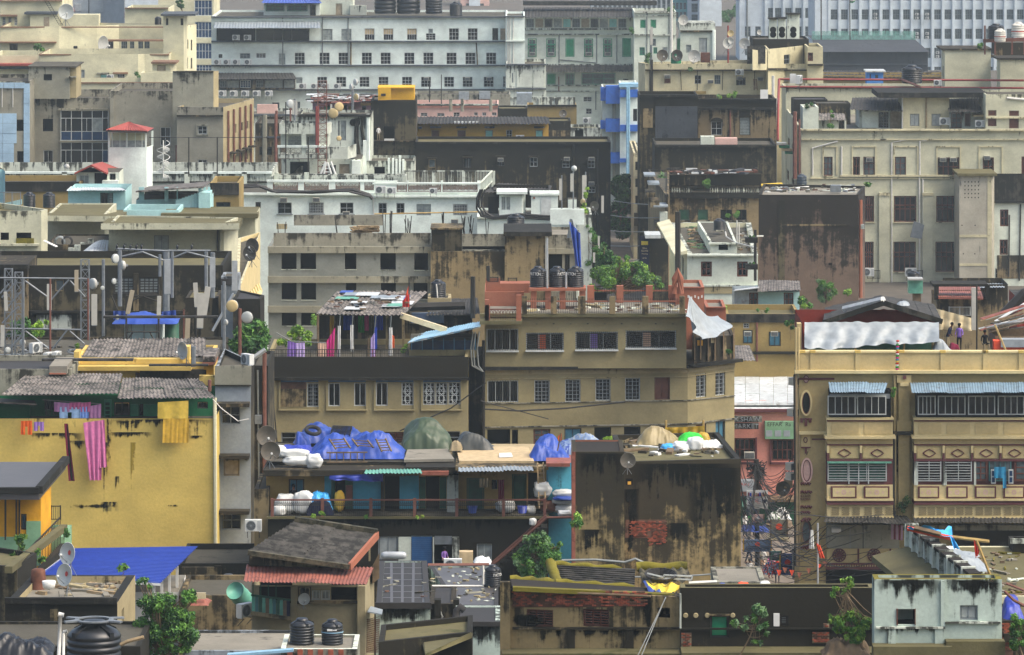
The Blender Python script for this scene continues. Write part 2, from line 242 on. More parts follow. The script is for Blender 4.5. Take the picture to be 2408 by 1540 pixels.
def Wd(parent,loc,rz,w,h,st,s,ins=.14,thing_loc=None,name=None):
 d=ST[st];w=round(w,2);h=round(h,2);key=(w,h,st,ins)
 if key not in WCACHE:
  Ms=[d.get('f','ftan')];mb=MB();res=[]
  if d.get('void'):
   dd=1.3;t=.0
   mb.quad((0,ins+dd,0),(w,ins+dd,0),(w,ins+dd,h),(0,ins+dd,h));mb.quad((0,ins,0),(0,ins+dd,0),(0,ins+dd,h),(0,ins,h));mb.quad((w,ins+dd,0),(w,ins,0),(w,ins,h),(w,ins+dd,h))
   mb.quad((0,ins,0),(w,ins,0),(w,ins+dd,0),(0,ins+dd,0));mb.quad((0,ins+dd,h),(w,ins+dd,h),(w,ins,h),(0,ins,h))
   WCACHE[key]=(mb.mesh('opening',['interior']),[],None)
  else:
   fw=d.get('fw',.06);nx,ny=d['n'];y0,y1=ins-.03,ins+.06
   mb.box((0,y0,0),(fw,y1,h));mb.box((w-fw,y0,0),(w,y1,h));mb.box((fw,y0,0),(w-fw,y1,fw));mb.box((fw,y0,h-fw),(w-fw,y1,h))
   m=fw*.7;px=[fw+(w-2*fw)*i/nx for i in Rg(nx+1)];pz=[fw+(h-2*fw)*i/ny for i in Rg(ny+1)]
   if d.get('rows2'):pz=[fw,h*.74,h-fw];ny=2
   for i in Rg(1,nx):mb.box((px[i]-m/2,y0+.005,fw),(px[i]+m/2,y1-.005,h-fw))
   for j in Rg(1,ny):mb.box((fw,y0+.01,pz[j]-m/2),(w-fw,y1-.01,pz[j]+m/2))
   if'bars' in d:
    k,n,bm=d['bars']
    if bm not in Ms:Ms.append(bm)
    bi=Ms.index(bm);r=.022;yb=y0-.05
    if k in'hg':
     for i in Rg(1,n):z=h*i/n;mb.box((0,yb-r,z-r*.6),(w,yb+r*.6,z+r*.6),bi)
    if k in'vg':
     nn=n if k=='v' else max(3,round(n*w/h))
     for i in Rg(1,nn):x=w*i/nn;mb.box((x-r*.6,yb-r*.5,0),(x+r*.6,yb+r*.5,h),bi)
    if k=='o':
     for i in Rg(1,n):x=w*i/n;mb.box((x-.02,yb-.01,0),(x+.02,yb+.01,h),bi)
     for i in Rg(1,5):z=h*i/5;mb.box((0,yb-.012,z-.012),(w,yb+.012,z+.012),bi)
     for sg in(-1,1):
      pts=[(w/2+sg*w*.27*sin(t_*pi*2.2),yb-.02,h*(.08+.84*t_))for t_ in[q/14 for q in Rg(15)]]
      mb.tube(pts,.022,4,bi)
      pts=[(w/2+sg*w*.16*(1-cos(a)),yb-.02,h*.6+w*.22*sin(a))for a in[q/8*pi*1.6 for q in Rg(9)]];mb.tube(pts,.018,4,bi)
   panes=[]
   if nx*ny<=8 and(w/nx)*s>=5.5 and(h/ny)*s>=5.5:
    for i in Rg(nx):
     for j in Rg(ny):
      q=MB();q.quad((px[i]+m*.4,ins+.02,pz[j]+m*.4),(px[i+1]-m*.4,ins+.02,pz[j]+m*.4),(px[i+1]-m*.4,ins+.02,pz[j+1]-m*.4),(px[i]+m*.4,ins+.02,pz[j+1]-m*.4))
      mt=d.get('top')if(d.get('top')and j==ny-1)else d.get('p','glass')
      panes.append(q.mesh('pane',[mt]))
   else:
    q=MB();pm=[d.get('p','glass')];zt=h
    if d.get('top'):
     pm.append(d['top']);zt=pz[-2];q.quad((0,ins+.02,zt),(w,ins+.02,zt),(w,ins+.02,h),(0,ins+.02,h),1)
    q.quad((0,ins+.02,0),(w,ins+.02,0),(w,ins+.02,zt),(0,ins+.02,zt));panes.append(q.mesh('pane',pm))
   WCACHE[key]=(mb.mesh('window',Ms),panes,None)
 me,panes,_=WCACHE[key]
 nm=name or('opening' if d.get('void')else'door' if st.startswith('dr_')else'window')
 o=new(nm,me,parent,loc,rz)
 for p in panes:new('pane' if nm=='window' else'door_leaf',p,o)
 return o
def uvwall(A,B,x,y):
 d=Vc((B.x-A.x,B.y-A.y));L=d.length;d/=L;rx=(x-CX)/FT
 u=(rx*A.y-A.x)/(d.x-rx*d.y);t=A.y+u*d.y
 return u,ZAT(y,t/K),L
def wall(mb,A,B,z0,z1,ops,rev=.28,m=0,mr=None):
 d=Vc((B.x-A.x,B.y-A.y,0));L=d.length;d/=L;n=Vc((-d.y,d.x,0))
 us=sorted({0,L}|{min(max(q,0),L)for o in ops for q in o[:2]});zs=sorted({z0,z1}|{min(max(q,z0),z1)for o in ops for q in o[2:4]})
 pt=lambda u,z,r=0:Vc((A.x,A.y,0))+d*u+n*r+VZ(z)
 for j in Rg(len(zs)-1):
  if zs[j+1]-zs[j]<1e-5:continue
  i=0
  while i<len(us)-1:
   cz=(zs[j]+zs[j+1])/2;hole=lambda k:any(o[0]<(us[k]+us[k+1])/2<o[1]and o[2]<cz<o[3]for o in ops)
   if hole(i):i+=1;continue
   k=i
   while k+1<len(us)-1 and not hole(k+1):k+=1
   if us[k+1]-us[i]>1e-5:mb.quad(pt(us[i],zs[j]),pt(us[k+1],zs[j]),pt(us[k+1],zs[j+1]),pt(us[i],zs[j+1]),m)
   i=k+1
 q=m if mr is None else mr
 for(a,b,c,e)in[o[:4]for o in ops]:
  mb.quad(pt(a,c),pt(a,c,rev),pt(a,e,rev),pt(a,e),q);mb.quad(pt(b,c,rev),pt(b,c),pt(b,e),pt(b,e,rev),q)
  mb.quad(pt(a,e),pt(a,e,rev),pt(b,e,rev),pt(b,e),q);mb.quad(pt(a,c,rev),pt(a,c),pt(b,c),pt(b,c,rev),q)
def inset(poly,t):
 out=[];k=len(poly)
 for i in Rg(k):
  p0,p1,p2=[Vc(q[:2])for q in(poly[i-1],poly[i],poly[(i+1)%k])]
  a=(p1-p0).normalized();b=(p2-p1).normalized();na=Vc((-a.y,a.x));nb=Vc((-b.y,b.x))
  m=(na+nb);m=m/max(.3,m.length_squared)*2*t if m.length>.05 else na*t
  out.append(Vc((p1.x+m.x,p1.y+m.y)))
 return out
class Bld(Th):
 def __init__(s,name,Lb,Y,x0,y0,x1,Wl='conc',y1=None,D=10,vp=CX,br=None,bl=None,roof='rdark',ph=.2,pt=.2,win=(),rwin=(),lwin=(),z0=0,cat='building',ins=.14,cap=None,Gp=None,side=None,mid=None):
  if roof is None:ph=0
  z1=ZAT(y0,Y);s.z1=z1;s.Y=Y;s.s=F/Y;y1=y0 if y1 is None else y1
  A=P(x0,y0,Y);pts=[A]
  if mid:pts+=[G(q[0],q[1],z1)for q in mid]
  B=G(x1,y1,z1);pts.append(B)
  dv=Vc(((vp-CX),FT,0)).normalized()*D
  BR=G(br[0],br[1],z1)if br else B+dv
  BL=G(bl[0],bl[1],z1)if bl else A+dv
  base=Vc(((A.x+B.x)/2,(A.y+B.y)/2,z0));super().__init__(name,Lb,cat,base,Gp)
  poly=pts+[BR,BL];s.poly=poly;k=len(poly);mb=MB();s.A,s.B=A,B
  sidem=side or Wl
  lists={}
  nf=len(pts)-1
  def locate(lst,i0,i1):
   for q in lst:
    for i in Rg(i0,i1):
     a,b=poly[i],poly[(i+1)%k];u0,zt,L=uvwall(a,b,q[0],q[1]);u1,zb,_=uvwall(a,b,q[2],q[3])
     um,_,_=uvwall(a,b,(q[0]+q[2])/2,q[1])
     if-.01<=um<=L+.01 or i==i1-1:
      u0,u1=max(.03,min(u0,u1)),min(L-.03,max(u0,u1))
      if u1-u0>.08 and zt-zb>.08:lists.setdefault(i,[]).append((u0,u1,max(zb,z0+.02),min(zt,z1-.05),q[4]if len(q)>4 else'g'))
      break
  locate(win,0,nf);locate(rwin,nf,nf+1);locate(lwin,k-1,k)
  for i in Rg(k):
   a,b=poly[i],poly[(i+1)%k];ops=lists.get(i,[]);wall(mb,a,b,z0,z1,ops,rev=ins+.08,m=0 if i<nf else 1)
   ang=math.atan2(b.y-a.y,b.x-a.x);d=Vc((b.x-a.x,b.y-a.y,0)).normalized()
   for(u0,u1,c,e,st)in ops:
    p=Vc((a.x,a.y,0))+d*u0;p.z=c
    Wd(s.e,p-base,ang,u1-u0,e-c,st,s.s,ins)
  if ph>0:
   inn=inset(poly,pt);rz=z1-ph
   for i in Rg(k):
    j=(i+1)%k;a,b=poly[i],poly[j];c,e=inn[j],inn[i]
    mb.quad((a.x,a.y,z1),(b.x,b.y,z1),(c.x,c.y,z1),(e.x,e.y,z1),2);mb.quad((e.x,e.y,z1),(c.x,c.y,z1),(c.x,c.y,rz),(e.x,e.y,rz),1)
   rp=[(q.x,q.y,rz)for q in inn]
  else:rz=z1;rp=[(q.x,q.y,rz)for q in poly]
  s.rz=rz;s.o=s.Pt('wall',mb,[Wl,sidem,cap or Wl],ztop=z1)
  if roof:
   r=MB();r.poly(rp);s.Pt('roof',r,roof)
 def yd(s,x):
  u,_,_=uvwall(s.A,s.B,x,0);d=(s.B-s.A);d.z=0;d.normalize();return s.A.y+u*d.y
 def box(s,name,x0,y0,x1,y1,out=.15,mat='conc',Bc=.02,parent=None,ztop=None):
  mb=MB();Ya,Yb=s.yd(x0),s.yd(x1);a,b=PT(x0,y0,Ya),PT(x1,y0,Yb);za,zb=ZAT(y1,Ya/K),ZAT(y1,Yb/K)
  mb.hexa([(a.x,Ya-out,za),(b.x,Yb-out,zb),(b.x,Yb+Bc,zb),(a.x,Ya+Bc,za)],[(a.x,Ya-out,a.z),(b.x,Yb-out,b.z),(b.x,Yb+Bc,b.z),(a.x,Ya+Bc,a.z)])
  return s.Pt(name,mb,mat,parent=parent,ztop=ztop)
 def win(s,x0,y0,x1,y1,st,out=.0,name=None):
  Ya=s.yd((x0+x1)/2)-out;a,b=PT(x0,y1,Ya),PT(x1,y0,Ya)
  return Wd(s.e,Vc((a.x,Ya-.1,a.z))-s.loc,0,b.x-a.x,b.z-a.z,st,s.s,.02,name=name)
 def Lg(s,y,h=4,out=.4,mat='ldark',x0=None,x1=None,name='ledge'):
  xa=CX+FT*s.A.x/s.A.y if x0 is None else x0;xb=CX+FT*s.B.x/s.B.y if x1 is None else x1
  return s.box(name,xa,y,xb,y+h,out,mat)
 def Ch(s,wins,over=3,h=3,out=.45,mat='conc'):
  for q in wins:s.box('sunshade',q[0]-over,q[1]-h-1,q[2]+over,q[1]-1,out,mat)
 def Sl(s,wins,over=2,h=2,out=.14,mat='conc'):
  for q in wins:s.box('sill',q[0]-over,q[3],q[2]+over,q[3]+h,out,mat)
 def Pi(s,pts,r=.06,mat='pvc',out=.12,name='pipe'):
  mb=MB();mb.tube([PT(x,y,s.yd(x)-out)for x,y in pts],r,6);return s.Pt(name,mb,mat)
 def rail(s,x0,x1,ytop,ybot,out=0,mat='iron',nb=None,name='railing',posts=3,r=.02,orn=False,Y=None):
  mb=MB();Ya,Yb=(s.yd(x0)-out,s.yd(x1)-out)if Y is None else(Y*K,Y*K);a,b=PT(x0,ytop,Ya),PT(x1,ytop,Yb);h=(ybot-ytop)/FT*Ya
  mb.bar(a,b,.05,.05);dn=VZ(-h);mb.bar(a+dn*.96,b+dn*.96,.04,.04)
  n=nb or max(2,int((b-a).length/.13))
  for i in Rg(n+1):q=a.lerp(b,i/n);mb.bar(q,q+dn,r,r)
  for i in Rg(posts):q=a.lerp(b,i/max(1,posts-1));mb.bar(q+VZ(.04),q+dn,.07,.07)
  if orn:
   k=max(1,int((b-a).length/.5))
   for i in Rg(k):
    c=a.lerp(b,(i+.5)/k)+dn*.5;rr=h*.3;mb.tube([c+Vc((rr*cos(t),-.02,rr*sin(t)))for t in[j/8*6.283 for j in Rg(9)]],r*.8,4)
  return s.Pt(name,mb,mat)
def Bf(mb,x0,y0,x1,y1,Y,D,m=0):
 a,b=P(x0,y0,Y),P(x1,y1,Y);mb.box((a.x,a.y,b.z),(b.x,a.y+D,a.z),m)
def bf_(t,name,mat,*a):mb=MB();Bf(mb,*a);return t.Pt(name,mb,mat)
Th.bf=bf_
def sbox(name,Lb,cat,mat,*a):mb=MB();Bf(mb,*a);return Sg(name,Lb,cat,mb,mat)
def tb_(t,name,mat,*a):mb=MB();mb.tube(*a);return t.Pt(name,mb,mat)
def br_(t,name,mat,*a):mb=MB();mb.bar(*a);return t.Pt(name,mb,mat)
def hx_(t,name,mat,*a):mb=MB();mb.hexa(*a);return t.Pt(name,mb,mat)
Th.tb,Th.br,Th.hx=tb_,br_,hx_
def shex(name,Lb,cat,mat,*a):mb=MB();mb.hexa(*a);return Sg(name,Lb,cat,mb,mat)
def corp(t,a,b,c,d,Y,e,f,g,h,Z,*k,**q):return Cr(t,P(a,b,Y),P(c,d,Y),P(e,f,Z),P(g,h,Z),*k,**q)
ORD=['first','second','third','fourth','fifth','sixth','seventh','eighth']
def Cr(t,e0,e1,r1,r0,mat,sheet=.9,pitch=.16,amp=.028,name='sheet',parent=None,jit=.02,k=4,rows=1,thick=True):
 e0,e1,r0,r1=map(Vc,(e0,e1,r0,r1));n=max(1,round((e1-e0).length/sheet));up=(e1-e0).cross(r0-e0).normalized()
 if up.z<0:up=-up
 out=[]
 for rr in Rg(rows):
  v0,v1=rr/rows,(rr+1)/rows
  for i in Rg(n):
   a,b=i/n,(i+1)/n;w=(e1-e0).length/n;ns=max(3,int(w/pitch))*k;mb=MB();off=up*(R.uniform(-jit,jit)+(i%2)*.012+rr*.03);sl=(r0-e0).normalized()*R.uniform(-.06,.06)
   top=[]
   for v in(v0-(.02 if rr else 0),v1):
    for j in Rg(ns+1):
     u=a+(b-a)*j/ns*1.03;p=e0.lerp(e1,u).lerp(r0.lerp(r1,u),v);top.append(p+off+(sl if v<.5 else sl*.2)+up*amp*sin(j/k*2*pi))
   nn=ns+1;mb.v=[tuple(q)for q in top]
   for j in Rg(ns):mb.f.append((j,j+1,nn+j+1,nn+j));mb.m.append(0)
   out.append(t.Pt(name,mb,mat,parent=parent,Sm=k>=4))
 return out
def Tr(t,name,pts,th,mat,parent=None):
 mb=MB();q=[Vc(p)for p in pts];dn=VZ(-th);mb.hexa([p+dn for p in q],q);return t.Pt(name,mb,mat,parent=parent)
STAIN={}
def stainmat(kind,colr,dens):
 key=(kind,colr,round(dens,1))
 if key in STAIN:return STAIN[key]
 m=bpy.data.materials.new('stain_%s'%kind);m.use_nodes=True;t=m.node_tree;N,L=t.nodes,t.links;b=N['Principled BSDF'];out=N['Material Output']
 b.inputs['Base Color'].default_value=colr;b.inputs['Roughness'].default_value=.95;b.inputs['Specular IOR Level'].default_value=.1
 def mt(op,a,c=None,d=None,cl=False):
  n=N.new('ShaderNodeMath');n.operation=op;n.use_clamp=cl
  for i,q in En((a,c,d)):
   if q is None:continue
   if isinstance(q,(int,float)):n.inputs[i].default_value=q
   else:L.new(q,n.inputs[i])
  return n.outputs[0]
 uv=N.new('ShaderNodeUVMap');uv.uv_map='UVMap';sx=N.new('ShaderNodeSeparateXYZ');L.new(uv.outputs[0],sx.inputs[0]);u,v=sx.outputs[0],sx.outputs[1]
 geo=N.new('ShaderNodeNewGeometry')
 def nz(scale,s3,det=6,ro=.7):
  vm=N.new('ShaderNodeVectorMath');vm.operation='MULTIPLY';vm.inputs[1].default_value=s3;L.new(geo.outputs['Position'],vm.inputs[0]);t_=N.new('ShaderNodeTexNoise');t_.inputs['Scale'].default_value=scale;t_.inputs['Detail'].default_value=det;t_.inputs['Roughness'].default_value=ro;L.new(vm.outputs[0],t_.inputs['Vector']);return mt('SUBTRACT',t_.outputs[0],.5)
 side=mt('MULTIPLY',mt('MINIMUM',u,mt('SUBTRACT',1,u)),4,cl=True)
 if kind=='drip':f=mt('ADD',mt('MULTIPLY',nz(1,(3.2,3.2,.22),4),2.6),mt('ADD',mt('MULTIPLY',nz(2.2,(1,1,1)),1.4),mt('MULTIPLY_ADD',v,1.25,-.95+dens)))
 else:
  du,dv=mt('MULTIPLY',mt('SUBTRACT',u,.5),2),mt('MULTIPLY',mt('SUBTRACT',v,.5),2);r=mt('SQRT',mt('ADD',mt('MULTIPLY',du,du),mt('MULTIPLY',dv,dv)))
  f=mt('ADD',mt('MULTIPLY',nz(.9,(1,1,1)),2.4),mt('ADD',mt('MULTIPLY',nz(1,(3,3,.5),4),1.2),mt('MULTIPLY_ADD',r,-1.3,.75+dens)))
 mr=N.new('ShaderNodeMapRange');mr.interpolation_type='SMOOTHSTEP';mr.inputs[1].default_value=0;mr.inputs[2].default_value=.38;mr.inputs[4].default_value=.93;L.new(f,mr.inputs[0])
 edge=mt('MULTIPLY',side,mt('MULTIPLY',mt('MULTIPLY',v,6,cl=True),1 if kind=='drip' else mt('MULTIPLY',mt('SUBTRACT',1,v),6,cl=True)))
 tr=N.new('ShaderNodeBsdfTransparent');mx=N.new('ShaderNodeMixShader');L.new(mt('MULTIPLY',mr.outputs[0],edge),mx.inputs[0]);L.new(tr.outputs[0],mx.inputs[1]);L.new(b.outputs[0],mx.inputs[2]);L.new(mx.outputs[0],out.inputs[0])
 STAIN[key]=m;return m
NST=[0]
def Sn(bl,x0,x1,y0,y1,dens=0.0,kind='drip',colr=(.006,.0065,.005,1)):
 NST[0]+=1;o_=.014+.003*(NST[0]%5);xs=[x0,x1];pts=[]
 for x,y in((x0,y1),(x1,y1),(x1,y0),(x0,y0)):pts.append(PT(x,y,bl.yd(x)-o_))
 mb=MB();mb.quad(*pts);me=mb.mesh('mould_stain',[stainmat(kind,colr,dens)],bl.loc);uvl=me.uv_layers.new(name='UVMap')
 for i,q in En(((0,0),(1,0),(1,1),(0,1))):uvl.data[i].uv=q
 o=new('mould_stain',me,bl.o);o['kind']='stuff';return o
def Ct(bl,x0,x1,y0,y1,seed=0,n=40,mat=None,w_=None,down=True):
 c=(.30,.22,.03,1)if mat=='ochrestain' else(.006,.0065,.005,1);a=(y1-y0)*(.35 if down else.5)
 Sn(bl,x0-4,x1+4,y0-(0 if down else a),y1+a,.25 if down else-.3,'drip' if down else'patch',c)
TPL={}
def Is(tpl,name,Lb,cat,loc,rz=0,sc_=1,Gp=None,rx=0,ry=0):
 e=new(name,None,loc=loc);e.rotation_euler=(rx,ry,rz);e.scale=(sc_,)*3 if isinstance(sc_,(int,float))else sc_;tag(e,Lb,cat,Gp);e.empty_display_size=.3
 for q in TPL[tpl]:
  o=new(q[0],q[1],e,ztop=loc[2]+3)
  for sub in q[2:]:new(sub[0],sub[1],o,ztop=loc[2]+3)
 return e
def dish(k,Lb,*a,**q):return Is(k,'satellite_dish',Lb,'satellite dish',*a,**q)
def wac(Lb,*a):return Is('wac','air_conditioner',Lb,'air conditioner',*a)
def panel(k,Lb,*a,**q):return Is(k,'sector_antenna',Lb,'antenna',*a,**q)
def drum(k,Lb,*a):return Is(k,'microwave_drum',Lb,'antenna',*a)
def mk(name,Ms,fn,Sm=False):
 mb=MB();fn(mb);return(name,mb.mesh(name,Ms,Sm=Sm))
def tpl_tank(ribs,mat,lid='tankblack'):
 def body(b):
  pr=[(.47,0)]
  for i in Rg(ribs):
   z=.05+.82*i/ribs;dz=.82/ribs;pr+=[(.485,z),(.5,z+dz*.25),(.5,z+dz*.6),(.478,z+dz*.72),(.478,z+dz*.95)]
  pr+=[(.5,.88),(.49,.93),(.42,1.0),(.3,1.06),(.21,1.08),(.21,1.12)];b.lathe(pr,28)
 def li(b):b.lathe([(.24,1.10),(.24,1.15),(.2,1.18),(.02,1.19)],20)
 def lugs(b):
  for j in Rg(4):
   a=j*pi/2+.5;c,s_=cos(a),sin(a);b.hexa([(c*.22-s_*.06,s_*.22+c*.06,1.0),(c*.22+s_*.06,s_*.22-c*.06,1.0),(c*.5+s_*.05,s_*.5-c*.05,.88),(c*.5-s_*.05,s_*.5+c*.05,.88)][::-1],[(c*.22-s_*.06,s_*.22+c*.06,1.12),(c*.22+s_*.06,s_*.22-c*.06,1.12),(c*.5+s_*.05,s_*.5-c*.05,1.0),(c*.5-s_*.05,s_*.5+c*.05,1.0)][::-1])
 return[mk('tank_body',[mat],body,True),mk('lid',[lid],li,True),mk('lug_ring',[mat],lugs)]
def build_templates():
 TPL['tank']=tpl_tank(7,'tankblack');TPL['tankw']=tpl_tank(4,'tankwhite','tankwhite');TPL['tankg']=tpl_tank(3,'tankgrey','tankgrey');TPL['tankgreen']=tpl_tank(4,'shut_green','dishwhite')
 def b(m):m.box((-.42,-.16,.04),(.42,.16,.62));m.box((-.4,-.12,0),(-.3,.12,.04));m.box((.3,-.12,0),(.4,.12,.04))
 def fan(m):
  m.lathe([(.25,-.165),(.25,-.185),(.225,-.19),(.225,-.165)],20,(-.12,0,.33),axis='y',close=False)
  for i in Rg(1,5):m.lathe([(.05*i-.008,-.175),(.05*i+.008,-.175)],16,(-.12,0,.33),axis='y',close=False)
  for i in Rg(6):a=i*pi/6;m.bar((-.12-.22*cos(a),-.18,.33-.22*sin(a)),(-.12+.22*cos(a),-.18,.33+.22*sin(a)),.012)
 def hole(m):m.lathe([(.0,-.163),(.23,-.163)],20,(-.12,0,.33),axis='y',close=False)
 def side(m):
  for i in Rg(8):m.box((.2,-.166,.1+i*.06),(.38,-.163,.125+i*.06))
 def br(m):
  for x in(-.3,.3):m.box((x-.02,-.2,-.04),(x+.02,.2,0));m.bar((x,-.16,-.03),(x,.18,-.35),.03)
 TPL['ac']=[mk('casing',['ac_white'],b)+(mk('fan_recess',['black'],hole),mk('fan_guard',['fgrey'],fan),mk('side_louvre',['fgrey'],side)),mk('bracket',['fdark'],br)]
 def wb(m):m.box((-.33,-.25,0),(.33,.25,.42))
 def wg(m):
  m.box((-.29,-.262,.04),(.29,-.252,.38),0)
  for i in Rg(7):m.box((-.29,-.275,.06+i*.045),(.29,-.262,.075+i*.045),1)
 TPL['wac']=[mk('casing',['ac_old'],wb)+(mk('grille',['black','fgrey'],wg),)]
 def dish(m):
  n=24;rings=5;m.v.append((0,0,0))
  for r in Rg(1,rings+1):
   q=r/rings
   for j in Rg(n):a=2*pi*j/n;m.v.append((.5*q*cos(a),-.16*q*q,.5*q*sin(a)))
  for j in Rg(n):m.f.append((0,1+j,1+(j+1)%n));m.m.append(0)
  for r in Rg(rings-1):
   for j in Rg(n):a0=1+r*n+j;a1=1+r*n+(j+1)%n;m.f.append((a0,a0+n,a1+n,a1));m.m.append(0)
  m.lathe([(.5,-.16),(.515,-.15),(.5,-.14)],n,axis='y',close=False)
 def arm(m):m.bar((0,-.05,-.42),(0,-.55,-.1),.03);m.bar((.3,-.12,-.3),(0,-.55,-.08),.012);m.bar((-.3,-.12,-.3),(0,-.55,-.08),.012)
 def feed(m):m.lathe([(.05,-.05),(.06,.02),(.045,.07)],10,(0,-.56,-.07),axis='y')
 def Mt(m):m.tube([(0,.04,0),(0,.14,-.1),(0,.14,-.95)],.028,6);m.bar((0,.14,-.5),(.3,.3,-.95),.025);m.bar((0,.14,-.5),(-.3,.3,-.95),.025)
 for k,c in(('dish','dishgrey'),('dishw','dishwhite'),('dishc','dishcream'),('dishm','dishmesh')):TPL[k]=[mk('reflector',[c],dish,True),mk('feed_arm',['fgrey'],arm)+(mk('feed_horn',['ac_white'],feed),),mk('mast',['steel'],Mt)]
 for k,c in(('drum','dishwhite'),('drumc','dishcream'),('drumg','dishgrey')):
  TPL[k]=[mk('radome',[c],lambda m:m.lathe([(0,-.2),(.3,-.19),(.47,-.14),(.5,-.1)],24,axis='y',close=False),True),mk('drum_shell',['dishgrey'],lambda m:m.lathe([(.5,-.1),(.5,.12),(.42,.2),(.15,.3),(.0,.3)],24,axis='y',close=False),True),mk('mount',['steel'],lambda m:m.box((-.07,.28,-.12),(.07,.55,.12)))]
 def pan(m):
  for z in(-1,1):pass
  m.hexa([(-.15,-.07,-1),(.15,-.07,-1),(.11,.06,-1),(-.11,.06,-1)],[(-.15,-.07,1),(.15,-.07,1),(.11,.06,1),(-.11,.06,1)])
 for k,c in(('panel','antenna'),('panelt','antenna_tan'),('panelg','steel_lt')):TPL[k]=[mk('radome',[c],pan),mk('bracket',['steel'],lambda m:(m.box((-.05,.06,.6),(.05,.24,.68)),m.box((-.05,.06,-.68),(.05,.24,-.6)))),mk('end_cap',['fgrey'],lambda m:m.box((-.13,-.06,-1.05),(.13,.05,-1)))]
build_templates()
def ACs(pts,Lb,Y,rz=0,tpl='ac',scale=1.0,Gp=None):
 for i,(x,y)in En(pts):
  lb=Lb.format(ORD[i])if'{}' in Lb else Lb
  Is(tpl,'air_conditioner',lb,'air conditioner',P(x,y,Y),rz,scale,Gp)
def Tk(x,yb,wF,Y,Lb,tpl='tank',hs=1.0,text=None,rz=0,ty=.55,Gp=None,tx=0.0):
 s=wF*Y/F;e=Is(tpl,'water_tank',Lb,'water tank',P(x,yb,Y)+Vc((0,s/2,0)),rz,(s,s,s*hs),Gp)
 if text:
  n=len(text)
  for i,ch in En(text):
   c2=bpy.data.curves.new('letter','FONT');c2.body=ch;c2.size=.2;c2.align_x='CENTER';c2.extrude=.003;c2.materials.append(M('wpaint'))
   a=(i-(n-1)/2)*.24+tx;o=new('letter',c2,e,(.515*sin(a),-.515*cos(a),ty));o.rotation_euler=(pi/2,0,a);o.scale=(1,1.15,1);TEXTS.append(o)
 return e
def text(t,name,body,x,y,Y,h,mat,parent=None,align='CENTER',rz=0,ext=.02,sx=1.0,Lb=None,flip=False):
 cu=bpy.data.curves.new(name,'FONT');cu.body=body;s=h/F*Y/.69;cu.size=s;cu.align_x=align;cu.extrude=ext;cu.materials.append(M(mat))
 o=new(name,cu,parent or t.e,P(x,y,Y)-t.loc);o.rotation_euler=(pi/2,0,rz);o.scale=(-sx if flip else sx,1,1);TEXTS.append(o);return o
def Cb(pts,Lb,r=.025,mat='wire',sag=.0,n=10,name='cable',cat='',Gp=None):
 mb=MB();out=[]
 for a,b in zip(pts[:-1],pts[1:]):
  p,q=P(*a),P(*b);L=(q-p).length
  for i in Rg(n):u=i/n;c=p.lerp(q,u);c.z-=sag*L*4*u*(1-u);out.append(c)
 out.append(P(*pts[-1]));mb.tube(out,r,4);return Sg(name,Lb,cat,mb,mat,Gp)
def Po(x,y0,y1,Y,Lb,r=.05,mat='steel',name='pole',cat='',Gp=None,lean=0):
 mb=MB();mb.tube([P(x+lean,y0,Y),P(x,y1,Y)],r,6);return Sg(name,Lb,cat,mb,mat,Gp)
def Gm(mb,fn,nu,nv,m=0):
 n=len(mb.v)
 for j in Rg(nv+1):
  for i in Rg(nu+1):mb.v.append(tuple(fn(i/nu,j/nv)))
 for j in Rg(nv):
  for i in Rg(nu):a=n+j*(nu+1)+i;mb.f.append((a,a+1,a+nu+2,a+nu+1));mb.m.append(m)
def Cl(name,Lb,x0,y0,x1,y1,yb,Y,mat,cat='cloth',fold=.06,nf=3,taper=0,skew=0,yb2=None,seed=0,nu=16,nv=14,Gp=None,sagF=0,legs=0):
 yb2=yb if yb2 is None else yb2;mb=MB();rs=random.Random(seed+int(x0));ph=rs.uniform(0,6)
 def fn(u,v):
  xt=x0+(x1-x0)*u;yt=y0+(y1-y0)*u+sagF*4*u*(1-u);xm=(x0+x1)/2+skew*v;x=xm+(xt-(x0+x1)/2)*(1-taper*v);yl=yb+(yb2-yb)*u
  p=P(x,yt+(yl-yt)*v,Y);a=fold*(.35+.65*v);p.y+=a*sin(u*nf*6.283+ph)+a*.6*noise.noise(Vc((u*4,v*3,seed+ph)));p.x+=.3*a*cos(u*nf*6.283+ph+v);return p
 if legs:
  Gm(mb,lambda u,v:fn(u,v*.42),nu,6);Gm(mb,lambda u,v:fn(u*.42-.02,.42+v*.58),8,8);Gm(mb,lambda u,v:fn(.6+u*.42,.42+v*.58),8,8)
 else:Gm(mb,fn,nu,nv)
 n=len(mb.v);mb.v+=[(a[0],a[1]+.02,a[2])for a in mb.v];nf0=len(mb.f);mb.f+=[tuple(n+i for i in reversed(f))for f in mb.f[:nf0]];mb.m+=mb.m[:nf0]
 return Sg(name,Lb,cat,mb,mat,Gp,Sm=True)
